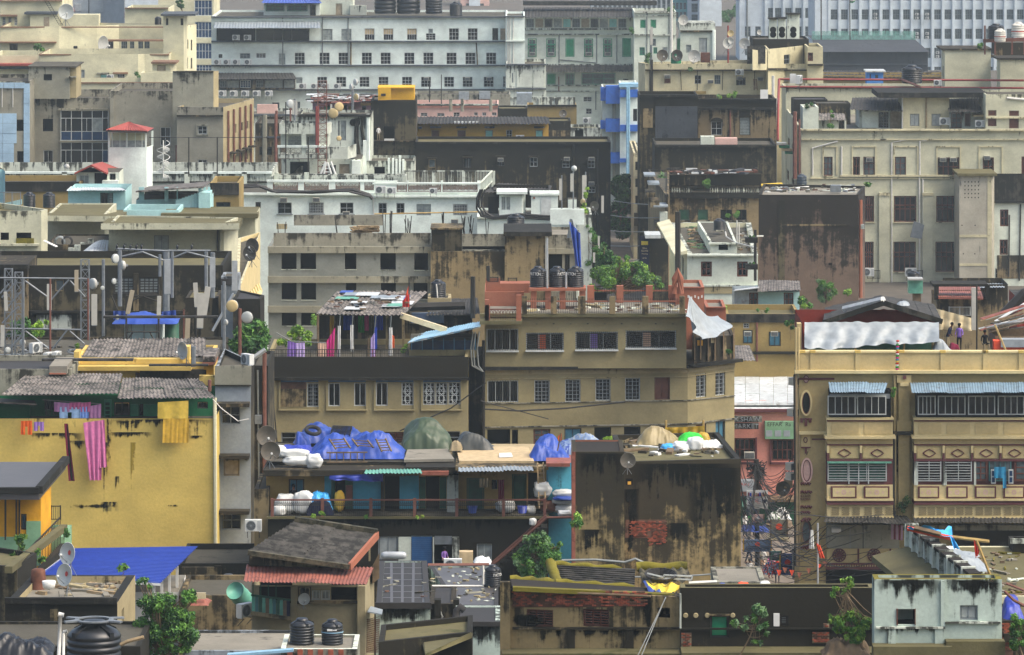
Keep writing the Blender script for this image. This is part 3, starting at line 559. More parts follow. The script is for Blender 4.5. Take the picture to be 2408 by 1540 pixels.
def Hp(name,Lb,cat,x0,x1,yb,Y,D,hF,mat,Bu=None,seed=1,nu=46,nv=22,wr=.12,Ms=None,matfn=None,z=None,sq=.35,Gp=None):
 z0=ZAT(yb,Y)if z is None else z;X0,X1=XAT(x0,Y),XAT(x1,Y);H=hF/F*Y;Bu=Bu or[(.5,.5,.6,.6,1)];mb=MB()
 def hgt(u,v):
  h=0
  for(a,b,ra,rb,q)in Bu:h=max(h,q*math.exp(-(abs((u-a)/ra)**2.6+abs((v-b)/rb)**3)))
  e=min(1,min(u,1-u)/sq*2.2,1)*min(1,min(v,1-v)/sq*2.0,1);return h*max(0,e)**.5
 def fn(u,v):
  w=Vc((u*(X1-X0)*1.1,v*D*1.3,seed*3.1));k=noise.noise(w*1.1)*.6+(.35-abs(noise.noise(w*2.1+VZ(4))))*1.0+(.3-abs(noise.noise(w*4.7)))*.6-.15;h=hgt(u,v)*(.8+.5*noise.noise(w*.7+Vc((5,5,0))))
  x=X0+(X1-X0)*u+.12*noise.noise(w*.9+Vc((9,0,0)));y=Y*K+D*v+.12*noise.noise(w*.9+Vc((0,7,0)))-.1*k*(1 if v<.4 else 0)
  return(x,y,z0+H*h+wr*k*min(1,h*2+.1)+.02)
 Gm(mb,fn,nu,nv)
 if matfn:
  i=0
  for j in Rg(nv):
   for q in Rg(nu):mb.m[i]=matfn((q+.5)/nu,(j+.5)/nv);i+=1
 return Sg(name,Lb,cat,mb,Ms or[mat],Gp,Sm=True,loc=Vc(((X0+X1)/2,Y*K+D/2,z0)))
SACK={}
def Sk(Lb,x,yb,wF,hF,Y,mat='tw',seed=0,rz=0,D=.6,Gp=None,name='sack'):
 k=(seed%5,mat)
 if k not in SACK:
  mb=MB();n,mrow=28,18
  for j in Rg(mrow+1):
   th=pi*j/mrow
   for i in Rg(n):
    a=2*pi*i/n;d=Vc((sin(th)*cos(a),sin(th)*sin(a),cos(th)))
    r=1+.2*noise.noise(d*1.6+Vc((k[0]*5,0,0)))+.22*(.3-abs(noise.noise(d*2.6+Vc((0,k[0]*3,0)))))+.14*(.3-abs(noise.noise(d*6+VZ(k[0]))));e=lambda q:math.copysign(abs(q)**.7,q)
    mb.v.append((e(d.x)*.5*r,e(d.y)*.5*r,.5+e(d.z)*.5*r))
  for j in Rg(mrow):
   for i in Rg(n):mb.f.append((j*n+i,j*n+(i+1)%n,(j+1)*n+(i+1)%n,(j+1)*n+i));mb.m.append(0)
  SACK[k]=mb.mesh('sack',[mat],Sm=True)
 s=Y/F;o=new(name,SACK[k],loc=P(x,yb,Y)+Vc((0,D/2,0)),rz=rz,ztop=200);o.scale=(wF*s,D,hF*s);return tag(o,Lb,'sack',Gp)
def leaves(mb,cs,n,size,rnd,nm=3,flat=.4):
 tot=sum(r**2 for _,r in cs)
 for c,r in cs:
  k=max(6,int(n*r*r/tot));mi0=rnd.randrange(nm)
  for _ in Rg(k):
   d=Vc((rnd.gauss(0,1),rnd.gauss(0,1),rnd.gauss(0,1)));d.normalize();p=c+d*r*rnd.random()**.45
   nrm=(d*.6+Vc((rnd.uniform(-1,1),rnd.uniform(-1,1),rnd.uniform(-.2,1.2)))).normalized();u=nrm.orthogonal().normalized();u=Matrix.Rotation(rnd.uniform(0,6.28),3,nrm)@u;v=nrm.cross(u);s=size*rnd.uniform(.6,1.3)
   i=len(mb.v);mb.v+=[tuple(p-u*s),tuple(p-v*s*flat+nrm*s*.12),tuple(p+u*s),tuple(p+v*s*flat+nrm*s*.12)];mb.f.append((i,i+1,i+2,i+3));mb.m.append(mi0 if rnd.random()<.65 else rnd.randrange(nm))
def Pn(name,Lb,cat,x,yb,Y,crowns,n,leaf=.12,Ms=('la','lb','lc'),trunk=.08,seed=0,dy=1.0,clump=.32,nb=14,flat=.4,base=None,Gp=None):
 rnd=random.Random(seed+int(x));b=P(x,yb,Y)if base is None else Vc(base);t=Th(name,Lb,cat,b,Gp);cs=[];s=Y/F
 for(cx,cy_,rx,ry)in crowns:
  k=max(3,int(nb*rx*ry/900));k=min(k,26)
  for _ in Rg(k):
   while True:
    a,c,q=rnd.uniform(-1,1),rnd.uniform(-1,1),rnd.uniform(-1,1)
    if a*a+c*c+q*q<1:break
   r=min(rx,ry)*s*clump*rnd.uniform(.7,1.35);p=P(cx+a*rx*.8,cy_+c*ry*.8,Y);p.y+=q*min(rx,ry)*s*dy;cs.append((p,r))
 tm=MB();top=P(crowns[0][0],crowns[0][1],Y);tm.tube([b,b.lerp(top,.35)+Vc((rnd.uniform(-.1,.1),0,0)),b.lerp(top,.7),top],trunk,6,r1=trunk*.35)
 for p,r in cs:
  a=b.lerp(top,rnd.uniform(.35,.9));mid=a.lerp(p,.5)+VZ(-.08);tm.tube([a,mid,p],trunk*.4,4,r1=trunk*.12,cap=False)
 t.Pt('trunk',tm,'wood');mb=MB();leaves(mb,cs,n,leaf,rnd,len(Ms),flat);t.Pt('crown',mb,list(Ms));return t
def Tf(Lb,x,yb,Y,wF,hF,n=160,leaf=.09,Ms=('lb','ld'),seed=3,name='weed',cat='plant',Gp=None):return Pn(name,Lb,cat,x,yb,Y,[(x,yb-hF*.6,wF/2,hF*.5)],n,leaf,Ms,.02,seed,1,.5,10,Gp=Gp)
def Db(Lb,x0,y0,x1,y1,z,n,Ms,seed=1,smin=.05,smax=.22,name='debris'):
 rnd=random.Random(seed);mb=MB()
 for _ in Rg(n):
  p=G(rnd.uniform(x0,x1),rnd.uniform(y0,y1),z);a=rnd.uniform(smin,smax);b=rnd.uniform(smin,smax)*.6;h=rnd.uniform(.02,smax*.5);r=Matrix.Rotation(rnd.uniform(0,3.14),3,'Z');L=rnd.choice((1,1,1,3))
  q=[p+r@Vc(v)for v in((-a*L,-b,0),(a*L,-b,0),(a*L,b,0),(-a*L,b,0))];t=[v+Vc((rnd.uniform(-.03,.03),rnd.uniform(-.03,.03),h))for v in q];mb.hexa(q,t,rnd.randrange(len(Ms)))
 return Sg(name,Lb,None,mb,list(Ms),kind='stuff')
PEOPLE=[];TEXTS=[]
def finish():
 dg=bpy.context.evaluated_depsgraph_get()
 for o in TEXTS:
  m2=bpy.data.meshes.new_from_object(o.evaluated_get(dg));nm=o.name;c=new('lettering',m2,o.parent,o.location);c.rotation_euler=o.rotation_euler;c.scale=o.scale
  if not m2.materials:m2.materials.append(o.data.materials[0])
 for o,top,legs,k,hz,sit in PEOPLE:
  m2=bpy.data.meshes.new_from_object(o.evaluated_get(dg));m2.materials.clear()
  for q in('c_skin',top,legs):m2.materials.append(M(q))
  for f in m2.polygons:
   c=f.center;z=c.z/k
   f.material_index=1 if(hz-.02<z<hz+.54 and abs(c.x)<.3*k and not(abs(c.x)>.2*k and z<hz+.14))else 2 if.1<z<=hz-.02 or(sit and.1<z<hz+.14 and c.y<0)else 0
   f.use_smooth=True
  new('body',m2,o.parent)
 for o in TEXTS+[p[0]for p in PEOPLE]:bpy.data.objects.remove(o)
def Pe(Lb,x,yb,Y,h=1.68,top='c_white',legs='c_navy',rz=0,pose='stand',hair='c_black',lean=0.0,base=None):
 k=h/1.7;b=P(x,yb,Y)if base is None else Vc(base);t=Th('person',Lb,'person',b);sit=pose=='sit';st=.26 if pose=='walk' else.03
 hz=.5 if sit else.92;V=[];E=[];Rd=[]
 def add(p,r,parent=None):
  V.append((p[0]*k,(p[1]-lean*max(0,p[2]-hz))*k,p[2]*k));Rd.append(r*k)
  if parent is not None:E.append((parent,len(V)-1))
  return len(V)-1
 pel=add((0,0,hz),.14);ch=add((0,0,hz+.3),.15,pel);sh=add((0,0,hz+.5),.13,ch);nk=add((0,-.01,hz+.58),.055,sh);hd=add((0,-.02,hz+.68),.095,nk);add((0,-.02,hz+.79),.085,hd)
 for sg in(-1,1):
  s1=add((sg*.18,0,hz+.46),.065,sh);el=add((sg*.25,-.03,hz+.2),.048,s1);wr=add((sg*.22,-.18,hz-.0+.05),.035,el);add((sg*.2,-.25,hz+.02),.035,wr)
  hp=add((sg*.1,0,hz-.06),.1,pel)
  if sit:kn=add((sg*.15,-.38,hz+.05),.07,hp);an=add((sg*.14,-.32,.08),.045,kn)
  else:kn=add((sg*.11,-sg*st*.5-.03,hz*.53),.07,hp);an=add((sg*.1,-sg*st*.9+.02,.08),.045,kn)
  add((sg*.12,V[an][1]/k-.15,.035),.04,an)
 me=bpy.data.meshes.new('body');me.from_pydata(V,E,[]);me.materials.append(M('c_skin'));me.materials.append(M(top));me.materials.append(M(legs))
 o=new('body',me,t.e);md=o.modifiers.new('skin','SKIN');md.use_smooth_shade=True
 for i,q in En(me.skin_vertices[0].data):q.radius=(Rd[i],Rd[i]*.8);q.use_root=i==0
 o.modifiers.new('sub','SUBSURF').render_levels=1
 PEOPLE.append((o,top,legs,k,hz,sit));hm=MB();hm.lathe([(.02,.1),(.07,.085),(.097,.04),(.1,-.02),(.085,-.05)],12,(0,-lean*(.72)*k,(hz+.76)*k));new('hair',hm.mesh('hair',[hair],Sm=True),t.e)
 t.e.rotation_euler=(0,0,rz);return t
RO=(0,388,776,1152.3)
def zx(c,u):return c*602+u*.252
def zy(r,v):return RO[r]+v*.252
def ZW(c,r,lst):return[(zx(c,q[0]),zy(r,q[1]),zx(c,q[2]),zy(r,q[3]))+tuple(q[4:])for q in lst]
mb=MB();mb.quad((-1500,-60,0),(1500,-60,0),(1500,6000,0),(-1500,6000,0));g=Sg('ground',None,None,mb,'ground',kind='structure',loc=VZ(0))
mb=MB();mb.quad(*[G(x,y,.05)for x,y in((1640,1460),(1960,1460),(1890,1130),(1720,1130))]);Sg('street',None,None,mb,'asphalt',kind='structure',loc=Vc((18,360,0)))
mb=MB();mb.quad(*[G(x,y,.05)for x,y in((1400,900),(1590,900),(1520,560),(1420,560))]);Sg('lane',None,None,mb,'asphalt',kind='structure',loc=Vc((13,500,0)))
Y=430;wins=[]
for i in Rg(-1,22):
 x=1806+.252*(585+i*96.6)
 if i<0:continue
 for yt in(-23,22,67.5,112.5,157):wins.append((x,yt,x+16,yt+24,'off'))
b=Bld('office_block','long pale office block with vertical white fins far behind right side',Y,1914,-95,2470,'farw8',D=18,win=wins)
for i in Rg(0,24):x=1806+.252*(585+i*96.6)-6.6;b.box('fin',x,-90,x+4,175,.5,'farw8')
b.box('corner_pier',1916,-93,1950,175,.35,'farw8')
n=0
for(i,r)in((4,1),(8,1),(9,1),(8,2),(9,2),(10,3)):
 x=1806+.252*(585+i*96.6)+8;y=(-23,22,67.5,112.5)[r];n+=1
 for k in(0,1):Is('ac','air_conditioner',None,'air conditioner',P(x,y+(14,23)[k],Y-.35),0,.72)['group']='paired air conditioners in windows of far office block'
for o in bpy.data.objects:
 if o.get('category')=='air conditioner' and'label' not in o:tag(o,'small outdoor air conditioner set in a window of far finned office block','air conditioner','paired air conditioners in windows of far office block')
Y=445;wins=[]
for x in(1806,1822.5,1846.5,1870,1893.5):
 for yt in(-26,18.5,62,106):wins.append((x,yt,x+15,yt+24,'off'))
for x in(1752,1776):
 for yt in(-26,62,106):wins.append((x,yt,x+13,yt+24,'off'))
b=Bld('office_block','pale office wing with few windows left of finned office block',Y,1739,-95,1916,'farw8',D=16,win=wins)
for x in(1798,1817.5,1840.5,1864,1888):b.box('fin',x,-90,x+3.5,170,.4,'farw8')
b.Pi([(1757,-60),(1757,110)],.15,'wgrey')
Y=520
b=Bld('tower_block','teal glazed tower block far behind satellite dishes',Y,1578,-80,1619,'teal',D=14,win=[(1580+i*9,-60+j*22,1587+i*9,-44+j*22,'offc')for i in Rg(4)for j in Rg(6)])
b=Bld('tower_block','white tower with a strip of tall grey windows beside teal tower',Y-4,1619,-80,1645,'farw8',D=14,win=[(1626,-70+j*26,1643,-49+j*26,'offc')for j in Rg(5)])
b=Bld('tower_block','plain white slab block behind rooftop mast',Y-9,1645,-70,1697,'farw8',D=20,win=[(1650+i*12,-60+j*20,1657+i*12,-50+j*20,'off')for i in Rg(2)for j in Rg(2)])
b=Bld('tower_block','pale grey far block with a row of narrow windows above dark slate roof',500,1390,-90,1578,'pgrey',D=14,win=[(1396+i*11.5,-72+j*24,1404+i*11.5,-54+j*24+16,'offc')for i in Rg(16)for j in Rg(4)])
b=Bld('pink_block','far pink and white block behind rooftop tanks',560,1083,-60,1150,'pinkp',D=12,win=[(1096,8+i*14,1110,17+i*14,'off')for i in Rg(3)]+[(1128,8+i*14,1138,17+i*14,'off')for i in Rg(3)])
b.box('white_band',1103,-58,1129,40,.5,'farw8')
Pn('tree','hazy green trees in gap between far blocks','',1715,75,520,[(1712,32,22,22),(1725,20,16,14)],1600,.5,('lf','la'),.4,2)
Y=360
b=Bld('slate_hall','large dark hall with steep slate mansard roof and green netting on top',Y,1917,122,2182,'slate',D=24,roof=None,win=[])
mb=MB();a=[P(1917,122,Y-.6),P(2186,122,Y-.6)];c=[P(1910,93,Y+4),P(2152,93,Y+4)];dy=Vc((0,18,0));mb.quad(a[0],a[1],c[1],c[0]);mb.quad(a[1],a[1]+dy,c[1]+dy*.8,c[1]);mb.quad(c[0],c[1],c[1]+dy*.8,c[0]+dy*.8);b.Pt('mansard_roof',mb,'slate')
b.Lg(121,2,.8,'ldark');b.Lg(150,2,.3,'ldark')
C('net','#6fa596',.8,.4,scale=2);mb=MB()
for i in Rg(100):x=1910+i*2.43;mb.bar(P(x,93,Y+4),P(x+R.uniform(-1,1),74+R.uniform(-2,2),Y+4),.06,.06)
for j in Rg(9):mb.bar(P(1910,74+j*2.3,Y+4),P(2153,74+j*2.3,Y+4),.05,.05)
Sg('netting_fence','green safety netting along top of dark slate hall','netting',mb,'net')
t=Th('flagpole','tricolour flag on a tall pole above dark slate hall','flag',P(1999,93,Y+3));t.tb('pole','iron',[P(1999,93,Y+3),P(1998,-8,Y+3)],.09,6)
W('f_saf','#e08a3c',amt=-.5,Sr=0,top=0);W('f_wht','#d8d8d0',amt=-.5,Sr=0,top=0);W('f_grn','#2f7a4c',amt=-.5,Sr=0,top=0)
for i,m in En(('f_grn','f_wht','f_saf')):
 mb=MB();Gm(mb,lambda u,v:P(1997+u*13+(2-i)*0+v*2+i*1.5,5-i*4.4-v*4.4+u*8-9*u*u+i*.5,Y+3+.25*sin(u*7+i)),8,3);t.Pt('flag_stripe',mb,m,Sm=True)
Po(1931,-10,93,Y+2,'thin black lightning mast on dark slate hall',.1,'iron','mast','mast')
Y=330
b=Bld('low_shed','low long shed with dark corrugated roof in front of slate hall',300,1930,176,2225,'odull',D=6,roof=None)
corp(b,1930,179,2060,184,299.5,2015,166,1938,166,306,'asbd',2.5,.5,.06)
corp(b,2060,182,2226,182,299.5,2226,168,2018,167,306,'asbd',2.5,.5,.06)
b=Bld('blue_hut','small sky blue rooftop hut with white roof',292,2039,169,2077,'blue_wall',D=3,roof='tinw',ph=0,lwin=[],win=[(2058,176,2065,184,'d'),(2045,174,2048,190,'browndoor')]);b.box('roof_slab',2035,165.5,2082,169,.5,'tinw',Bc=3.4)
Y=400
b=Bld('clad_block','grey panel clad block with blue band and red star sign at top left',Y,140,-60,278,'pgrey',D=14,rwin=[(281,2,285,18,'d')],br=(292,-56))
for i in Rg(9):x=150+i*16;b.box('panel',x+.4,-58,x+15.6,27,.06,'pgrey');b.box('panel',x+.4,42.5,x+15.6,60,.06,'pgrey')
b.box('blue_band',236,27.5,276,41,.12,'grey_blue')
for i in Rg(9):b.box('louvre',176,8+i*2,191,9+i*2,.15,'tinw')
b.box('red_spire',156,-10,159,24,.6,'saff');b.box('red_base',146,22,175,27,.6,'saff')
b.Pi([(209,-50),(209,55)],.08,'fdark')
b=Bld('cream_block','plain cream stepped block behind rooftop tanks at top left',360,294,20,396,'cream',D=14,ph=.5);b.Lg(17.5,2.5,.5,'lbrown')
b=Bld('cream_block','bright white hazy block above stepped cream block',440,294,-40,372,'farw8',D=10)
b=Bld('cream_block','cream upper house with leafy roof corner at top left',380,372,-50,412,'cream',D=10)
Y=350;wins=[]
for i,(a,c)in En(((0,37),(51,89),(101,139),(152,168))):
 for x0,x1 in((441,503),):wins.append((457+i*1.2,a,499,c,'curt'))
b=Bld('glazed_tower','narrow cream tower with tall gridded windows beside white office',Y,410,-40,503,'cream',D=16,win=wins)
Y=300
b=Bld('cream_complex','rounded art deco cream office complex, highest tier at top left',306,0,2,146,'cream',D=16,ph=.5,win=ZW(0,0,[(22,160,52,240,'farw'),(78,160,107,240,'farw'),(134,160,162,240,'farw')]))
b.Lg(0,3,.5,'lbrown');b.box('canopy',2,34,41,38,1.0,'lbrown')
b.box('rooftop_room',76,28,146,62,3,'cream');b.box('canopy',63,26,141,31,3.4,'ldark');b.box('door',108,37,121,62,3.05,'board')
b.box('rooftop_room',147,32,236,62,2.6,'cream')
wins=ZW(0,0,[(88,405,165,484,'d'),(685,428,725,458,'d'),(1130,385,1188,458,'far'),(1210,385,1253,458,'far'),(1288,382,1335,458,'far'),(1345,382,1396,458,'far'),(1528,380,1580,458,'far'),(990,385,1060,460,'pipew')])
b=Bld('cream_complex','wide cream art deco wing with brown capped parapet and corner canopy',Y,0,63,436,'cream',mid=[(139,62),(228,60),(280,58)],y1=59,br=(462,57),D=16,cap='lbrown',win=wins,rwin=ZW(0,0,[(1735,370,1758,455,'d'),(1780,370,1795,470,'d'),(1735,540,1755,640,'d'),(1780,540,1795,640,'d')]),ph=1.0)
b.Lg(62,3,.25,'lbrown',0,434);b.Lg(97,3,1.2,'lbrown',0,134);b.box('canopy',244,92,401,96,1.6,'lbrown')
for u in(1625,1650,1680,1705):b.box('rib',zx(0,u),76,zx(0,u+8),165,.2,'cream')
b.box('blank_panel',43,102,63,129,.1,'farw8')
t=Th('ladder','dark iron ladder leaning on cream parapet at top left','',P(108,25,298));mb=MB()
for dx in(0,8):mb.bar(P(104+dx,0,298),P(140+dx,60,298),.06)
for i in Rg(14):q=i/14;mb.bar(P(104+36*q,60*q,298),P(112+36*q,60*q,298),.04)
t.Pt('ladder_frame',mb,'iron')
b=Bld('stair_house','small cream stair house with dark overhanging roof beside three tanks',288,384,36,432,'cream',D=7,ph=.1,win=ZW(0,0,[(1548,170,1570,235,'d'),(1685,170,1710,235,'d')]));b.box('roof_slab',379,32,460,36.5,.9,'ldark',Bc=7)
for i,x in En((371,391.5,412)):Tk(x,58,16,292,'small black water tank on cream roof, %s of three from left'%ORD[i])
dish('dishw','white satellite dish on cream roof behind ladder',P(155,27,297),.2,2.0)
dish('dish','large grey dish beside cream canopy',P(238,104,297),1.0,2.2)
wins=ZW(0,0,[(1095,690,1162,768,'farw'),(935,690,1000,768,'dr_turq'),(720,650,790,735,'dr_white')])
b=Bld('cream_terrace','lower cream terrace block with potted plants and brown capped parapet',286,92,127,398,'cream',mid=[(115,127),(214,127),(226,127),(325,127),(340,126.5)],y1=126,D=13,cap='lbrown',win=wins,ph=.8)
b.Lg(127,3,.25,'lbrown',92,398);b.Ch([wins[0]],9,4,1.0,'lbrown');b.Ch([wins[1]],6,3,.8)
b=Bld('cream_terrace','low cream side terrace with red edged roof at left edge',288,-20,130,100,'cream',D=12,ph=.6,win=ZW(0,0,[(25,695,130,750,'far'),(140,695,270,750,'far')]));b.Lg(148,5,1.8,'redtile',-20,92);b.Lg(157,4,1.2,'ldark',-20,72)
b=Bld('cream_terrace','cream front parapet wall of terrace behind concrete block',270,150,194,410,'cream',D=10,cap='lbrown',ph=.9);b.Lg(193,3,.25,'lbrown')
b=Bld('stair_house','small cream penthouse with flat overhanging roof near concrete tower',276,358,148,401,D=4,br=(415,147),Wl='cream',ph=.1,win=ZW(0,0,[(1465,608,1545,676,'dr_tan')]));b.box('roof_slab',356,145,416,149,.6,'lbrown',Bc=4)
b=Bld('low_wall_block','low cream water tank housing beside cream penthouse',274,331,171,406,D=4,Wl='cream')
ACs([(259,187)],'air conditioner between doors on lower cream terrace',285.5)
for i,(x,yb,w_,h_)in En(((90,130,26,24),(325,193,16,22))):Tf(('leafy shrub on cream parapet above concrete tower','young palm like plant beside low tank housing')[i],x,yb,284,w_,h_,260,.2,('lb','la','lf'))
Y=330
st=lambda c,r,us,v0,v1,w_,s_:ZW(c,r,[(u,v0,u+w_,v1,s_)for u in us])
r1=st(1,0,(620,797),270,375,93,'farp')+st(1,0,(1013,1188,1408),265,375,93,'fary')+st(1,0,(1800,1975),263,375,93,'farw')+ZW(1,0,[(1585,310,1675,375,'farw'),(1610,268,1650,308,'farp'),(2205,262,2260,375,'d'),(2280,265,2330,372,'dr_tan'),(0,268,498,380,'pipew')])+ZW(0,0,[(2020,262,2385,382,'void')])
r2=st(1,0,(360,592,768,986,1162,1383,1560,1777,1953,2147),490,600,95,'farw')+ZW(1,0,[(0,496,90,540,'farw'),(210,496,275,602,'dr_white')])+ZW(0,0,[(2238,496,2335,546,'far'),(2040,505,2075,540,'d')])
r3=st(1,0,(570,748,965,1143,1362,1540,1755,1928,2125),716,812,93,'farw')+ZW(1,0,[(375,722,432,775,'farp'),(2305,712,2389,815,'farw')])
r4=ZW(1,0,[(150,955,218,1070,'far'),(365,948,412,1070,'far')])
b=Bld('white_office','long white stepped office with grey ledges and rows of small paned windows',Y,497,39,1193,'white_far',D=22,ph=.3,win=r1+r2+r3+r4)
for y in(38,95.5,152,209):b.Lg(y,3.4,.55,'ldark')
b.Lg(45,3,.2,'white_far',497,720)
corp(b,502,66,752,66,Y-1.9,752,51,506,51,Y-.1,'galv',3,.4,.05,name='awning_sheet')
for u in(250,620,860):x=zx(1,u);b.Pi([(x,40),(x,152)],.07,'wgrey')
b.Pi([(825,96),(825,152)],.12,'grimy');b.Pi([(1190,42),(1190,205)],.12,'pvc');b.Pi([(1120,100),(1123,152)],.1,'grimy')
b2=Bld('white_office_wing','narrow projecting end wing of white stepped office',326,1189,37,1234,'white_far',D=14,ph=.3);b2.Lg(37,3,.4,'ldark');b2.Lg(94,3,.5,'white_far')
for x in(1194,1199,1207):b2.Pi([(x,42),(x,150)],.07,'pvc')
b3=Bld('white_office_wing','lower stained white annexe at right end of white office',322,1190,151,1284,'wstn',D=14,ph=.4,win=ZW(2,0,[(0,680,12,770,'far')]));b3.Lg(150,3,.5,'ldark');b3.Lg(207,3,.5,'ldark');b3.box('bricked_panel',1215,157,1251,205,.12,'wstn');b3.box('bricked_panel',1254,165,1280,205,.08,'wstn')
b3.Lg(228,3,.3,'wstn')
b=Bld('ledge_shed','timber windowed shed with dark corrugated roof on a ledge of white office',327,514,186,693,'grimy',D=3,roof=None,z0=ZAT(210,327),win=ZW(0,0,[(2050,750,2118,815,'far'),(2120,750,2230,818,'farp'),(2240,750,2340,818,'glz')])+ZW(1,0,[(0,750,68,815,'far'),(80,745,250,820,'farp'),(260,745,360,820,'farp')]))
corp(b,512,186,697,186,326,688,171,514,171,330,'asbd',2.4,.4,.05)
ACs([(555,94.5),(582,94.5)],'{} outdoor unit from left under long grey awning of white office',Y-1.0,scale=1.25)
ACs([(zx(0,u+35),152.5)for u in(1995,2083,2170,2280)],'{} outdoor unit of four on white office ledge by glazed tower',Y-.6,scale=1.28)
ACs([(zx(0,u),226.5)for u in(2075,2180,2288,2395,2389+25+0,2389+118)][:4]+[(632,226.5)],'{} from left of five outdoor units below timber ledge shed',325.5,scale=1.3)
ACs([(zx(1,u+35),209)for u in(400,512,612,725)],'{} from left of four outdoor units right of timber ledge shed',Y-.7,scale=1.28)
for u,lb in((1590,'window air conditioner above yellow tank house'),(1973,'second window air conditioner along third floor of white office'),(2175,'window air conditioner over blue curtains in white office')):wac(lb,P(zx(1,u),189.5,Y-.1),0,1.15)
b=Bld('penthouse','white rooftop penthouse with blue roof and green glazing',335,620,10,752,'white_far',D=8,roof=None,win=ZW(1,0,[(90,28,265,105,'gg'),(290,30,480,105,'gg'),(503,25,558,150,'d')]))
corp(b,614,7,756,7,333.5,742,-8,626,-8,342,'bluesheet',2.5,.4,.05)
b=Bld('rooftop_room','grey plastered rooftop room with door beside blue roofed penthouse',336,752,-25,830,'wold',D=8,win=ZW(1,0,[(745,33,805,140,'dr_tan')]));b.box('low_annexe',824,12,862,38,1,'wstn')
for i,(x,w_,hs)in En(((905,52,1.5),(960,56,1.55),(1020,40,1.35))):Tk(x,33,w_,333,('huge black tank behind white pipes on white office roof','widest black tank behind white pipe frame on office roof','tall dark tank right of white pipe frame')[i],hs=hs)
Tk(1072,38,30,331,'smaller black tank with open top at right end of office roof',hs=.95)
Pn('shrub','dark potted tree on cream roof corner','',432,34,340,[(424,14,12,15),(420,4,10,8)],900,.22,('lc','la','leaf_dk'),.12,5)
Y=350
gw=ZW(2,0,[(147,358,230,530,'gw'),(320,358,408,530,'gw'),(498,358,583,530,'gs'),(672,358,757,530,'gw'),(850,358,935,530,'gw'),(1028,355,1112,530,'gs'),(325,685,408,788,'gs'),(498,685,583,795,'gg'),(648,682,965,788,'gg'),(1035,735,1085,770,'d'),(665,903,745,948,'w'),(690,1012,745,1065,'w'),(848,1012,925,1065,'w')])
vz=ZW(2,0,[(130+i*86,172,208+i*86,258,('far','farp','dr_tan','dr_turq','d')[i*7%5])for i in Rg(11)])
b=Bld('green_shutter_building','white building with tall green shuttered windows under a long slate verandah roof',Y,1234,40,1495,'wold',D=16,roof=None,win=gw+vz)
for y,h,o in((66,4,.4),(79,3,.5),(150,3,.4),(199,3,.35),(213,2,.25)):b.Lg(y,h,o,'wstn')
corp(b,1228,41,1494,41,Y-1.4,1494,17,1232,17,Y+5,'asbd',3,.45,.05,rows=1)
b.box('ridge_vent',1230,6,1547,16,-5,'asbd',Bc=8)
corp(b,1284,169,1494,168,Y-1.6,1494,152,1284,152,Y-.1,'asbd',3,.45,.05,name='awning_sheet')
for u,lb in((190,'first'),(365,'second'),(715,'third'),(893,'fourth')):b.box('hood',zx(2,u-38),103,zx(2,u+40),106,.6,'frame_green');wac('%s window unit from left among green shuttered windows'%lb,P(zx(2,u),130.5,Y-.15),0,1.2)
for u in(440,790,978):b.Pi([(zx(2,u),82),(zx(2,u),148)],.08,'wgrey')
b.Pi([(1315,140),(1403,148)],.08,'wgrey');b.Pi([(1401,214),(1401,258)],.09,'wgrey');b.Pi([(1314,180),(1314,214)],.1,'rpipe')
b=Bld('green_window_block','white corner block with small green windows right of shuttered building',346,1491,27,1590,'wold',D=12,ph=.4,win=ZW(2,0,[(1197,182,1247,260,'gs'),(1293,182,1345,260,'gs'),(1190,441,1240,516,'gg'),(1320,441,1356,500,'gg'),(1312,362,1343,428,'far'),(1405,440,1450,500,'farp')]));b.Lg(27,3,.4,'wstn');b.Lg(36,2,.2,'wstn');b.Lg(80,3,.4,'wstn')
for u in(1260,1465):b.Pi([(zx(2,u),30),(zx(2,u),140)],.08,'wgrey')
b.Pi([(1579,-20),(1579,120)],.15,'pvc')
Tf('weeds on roof corner of white green-window block',1578,32,345,24,20,200,.2,('lf','la'));Tf('ferns growing from parapet between white blocks',1484,84,344,16,16,200,.2,('lf','la'))
Y=252
b=Bld('sheet_clad_block','grey block clad in pale blue printed sheets at left edge',Y,-40,191,69,'ctan',D=14,ph=.4,win=ZW(0,0,[(155,1115,222,1222,'void'),(160,1410,228,1518,'void')]))
W('bluesheets','#9db9cb',.02,1.2,.1,.5,mold=(.2,.26,.33,1))
for j in Rg(9):
 y=196+j*23.5;b.box('cladding_sheet',56,y,70,y+23,.12+.03*(j%2),'bluesheets')
 if j>2:
  for(u0,u1)in((-80,25),(28,130 if j>5 else 155)):b.box('cladding_sheet',zx(0,u0),y,zx(0,u1),y+23,.1+.03*((j+u1)%2),'bluesheets')
for u in(20,120):b.Pi([(zx(0,u),205),(zx(0,u),252)],.05,'pvc')
for i in Rg(3):b.box('scalloped_trim',zx(0,-60+i*98),194,zx(0,34+i*98),207,.2,'bluesheets')
Y=255
b=Bld('concrete_block','weathered concrete block with big blue glazed bay',Y,70,230,258,'ctan',D=16,ph=.8,win=ZW(0,0,[(400,1108,495,1225,'void'),(405,1402,495,1516,'slide')]))
b.box('rooftop_tower',69,156,165,231,1.0,'conc',Bc=8,ztop=ZAT(156,254));b.box('tower_hole',105,173,124,187,1.03,'dark',Bc=-1.0);b.box('tower_cap',67,154,182,157,1.2,'rdark',Bc=8.3)
b.box('sunlit_tower_flank',165.5,157,180,230,.2,'tan',Bc=6);b.box('small_ledge',160,178,180,181,1.4,'conc')  # tan flank paints the sunlit right side of the grey tower
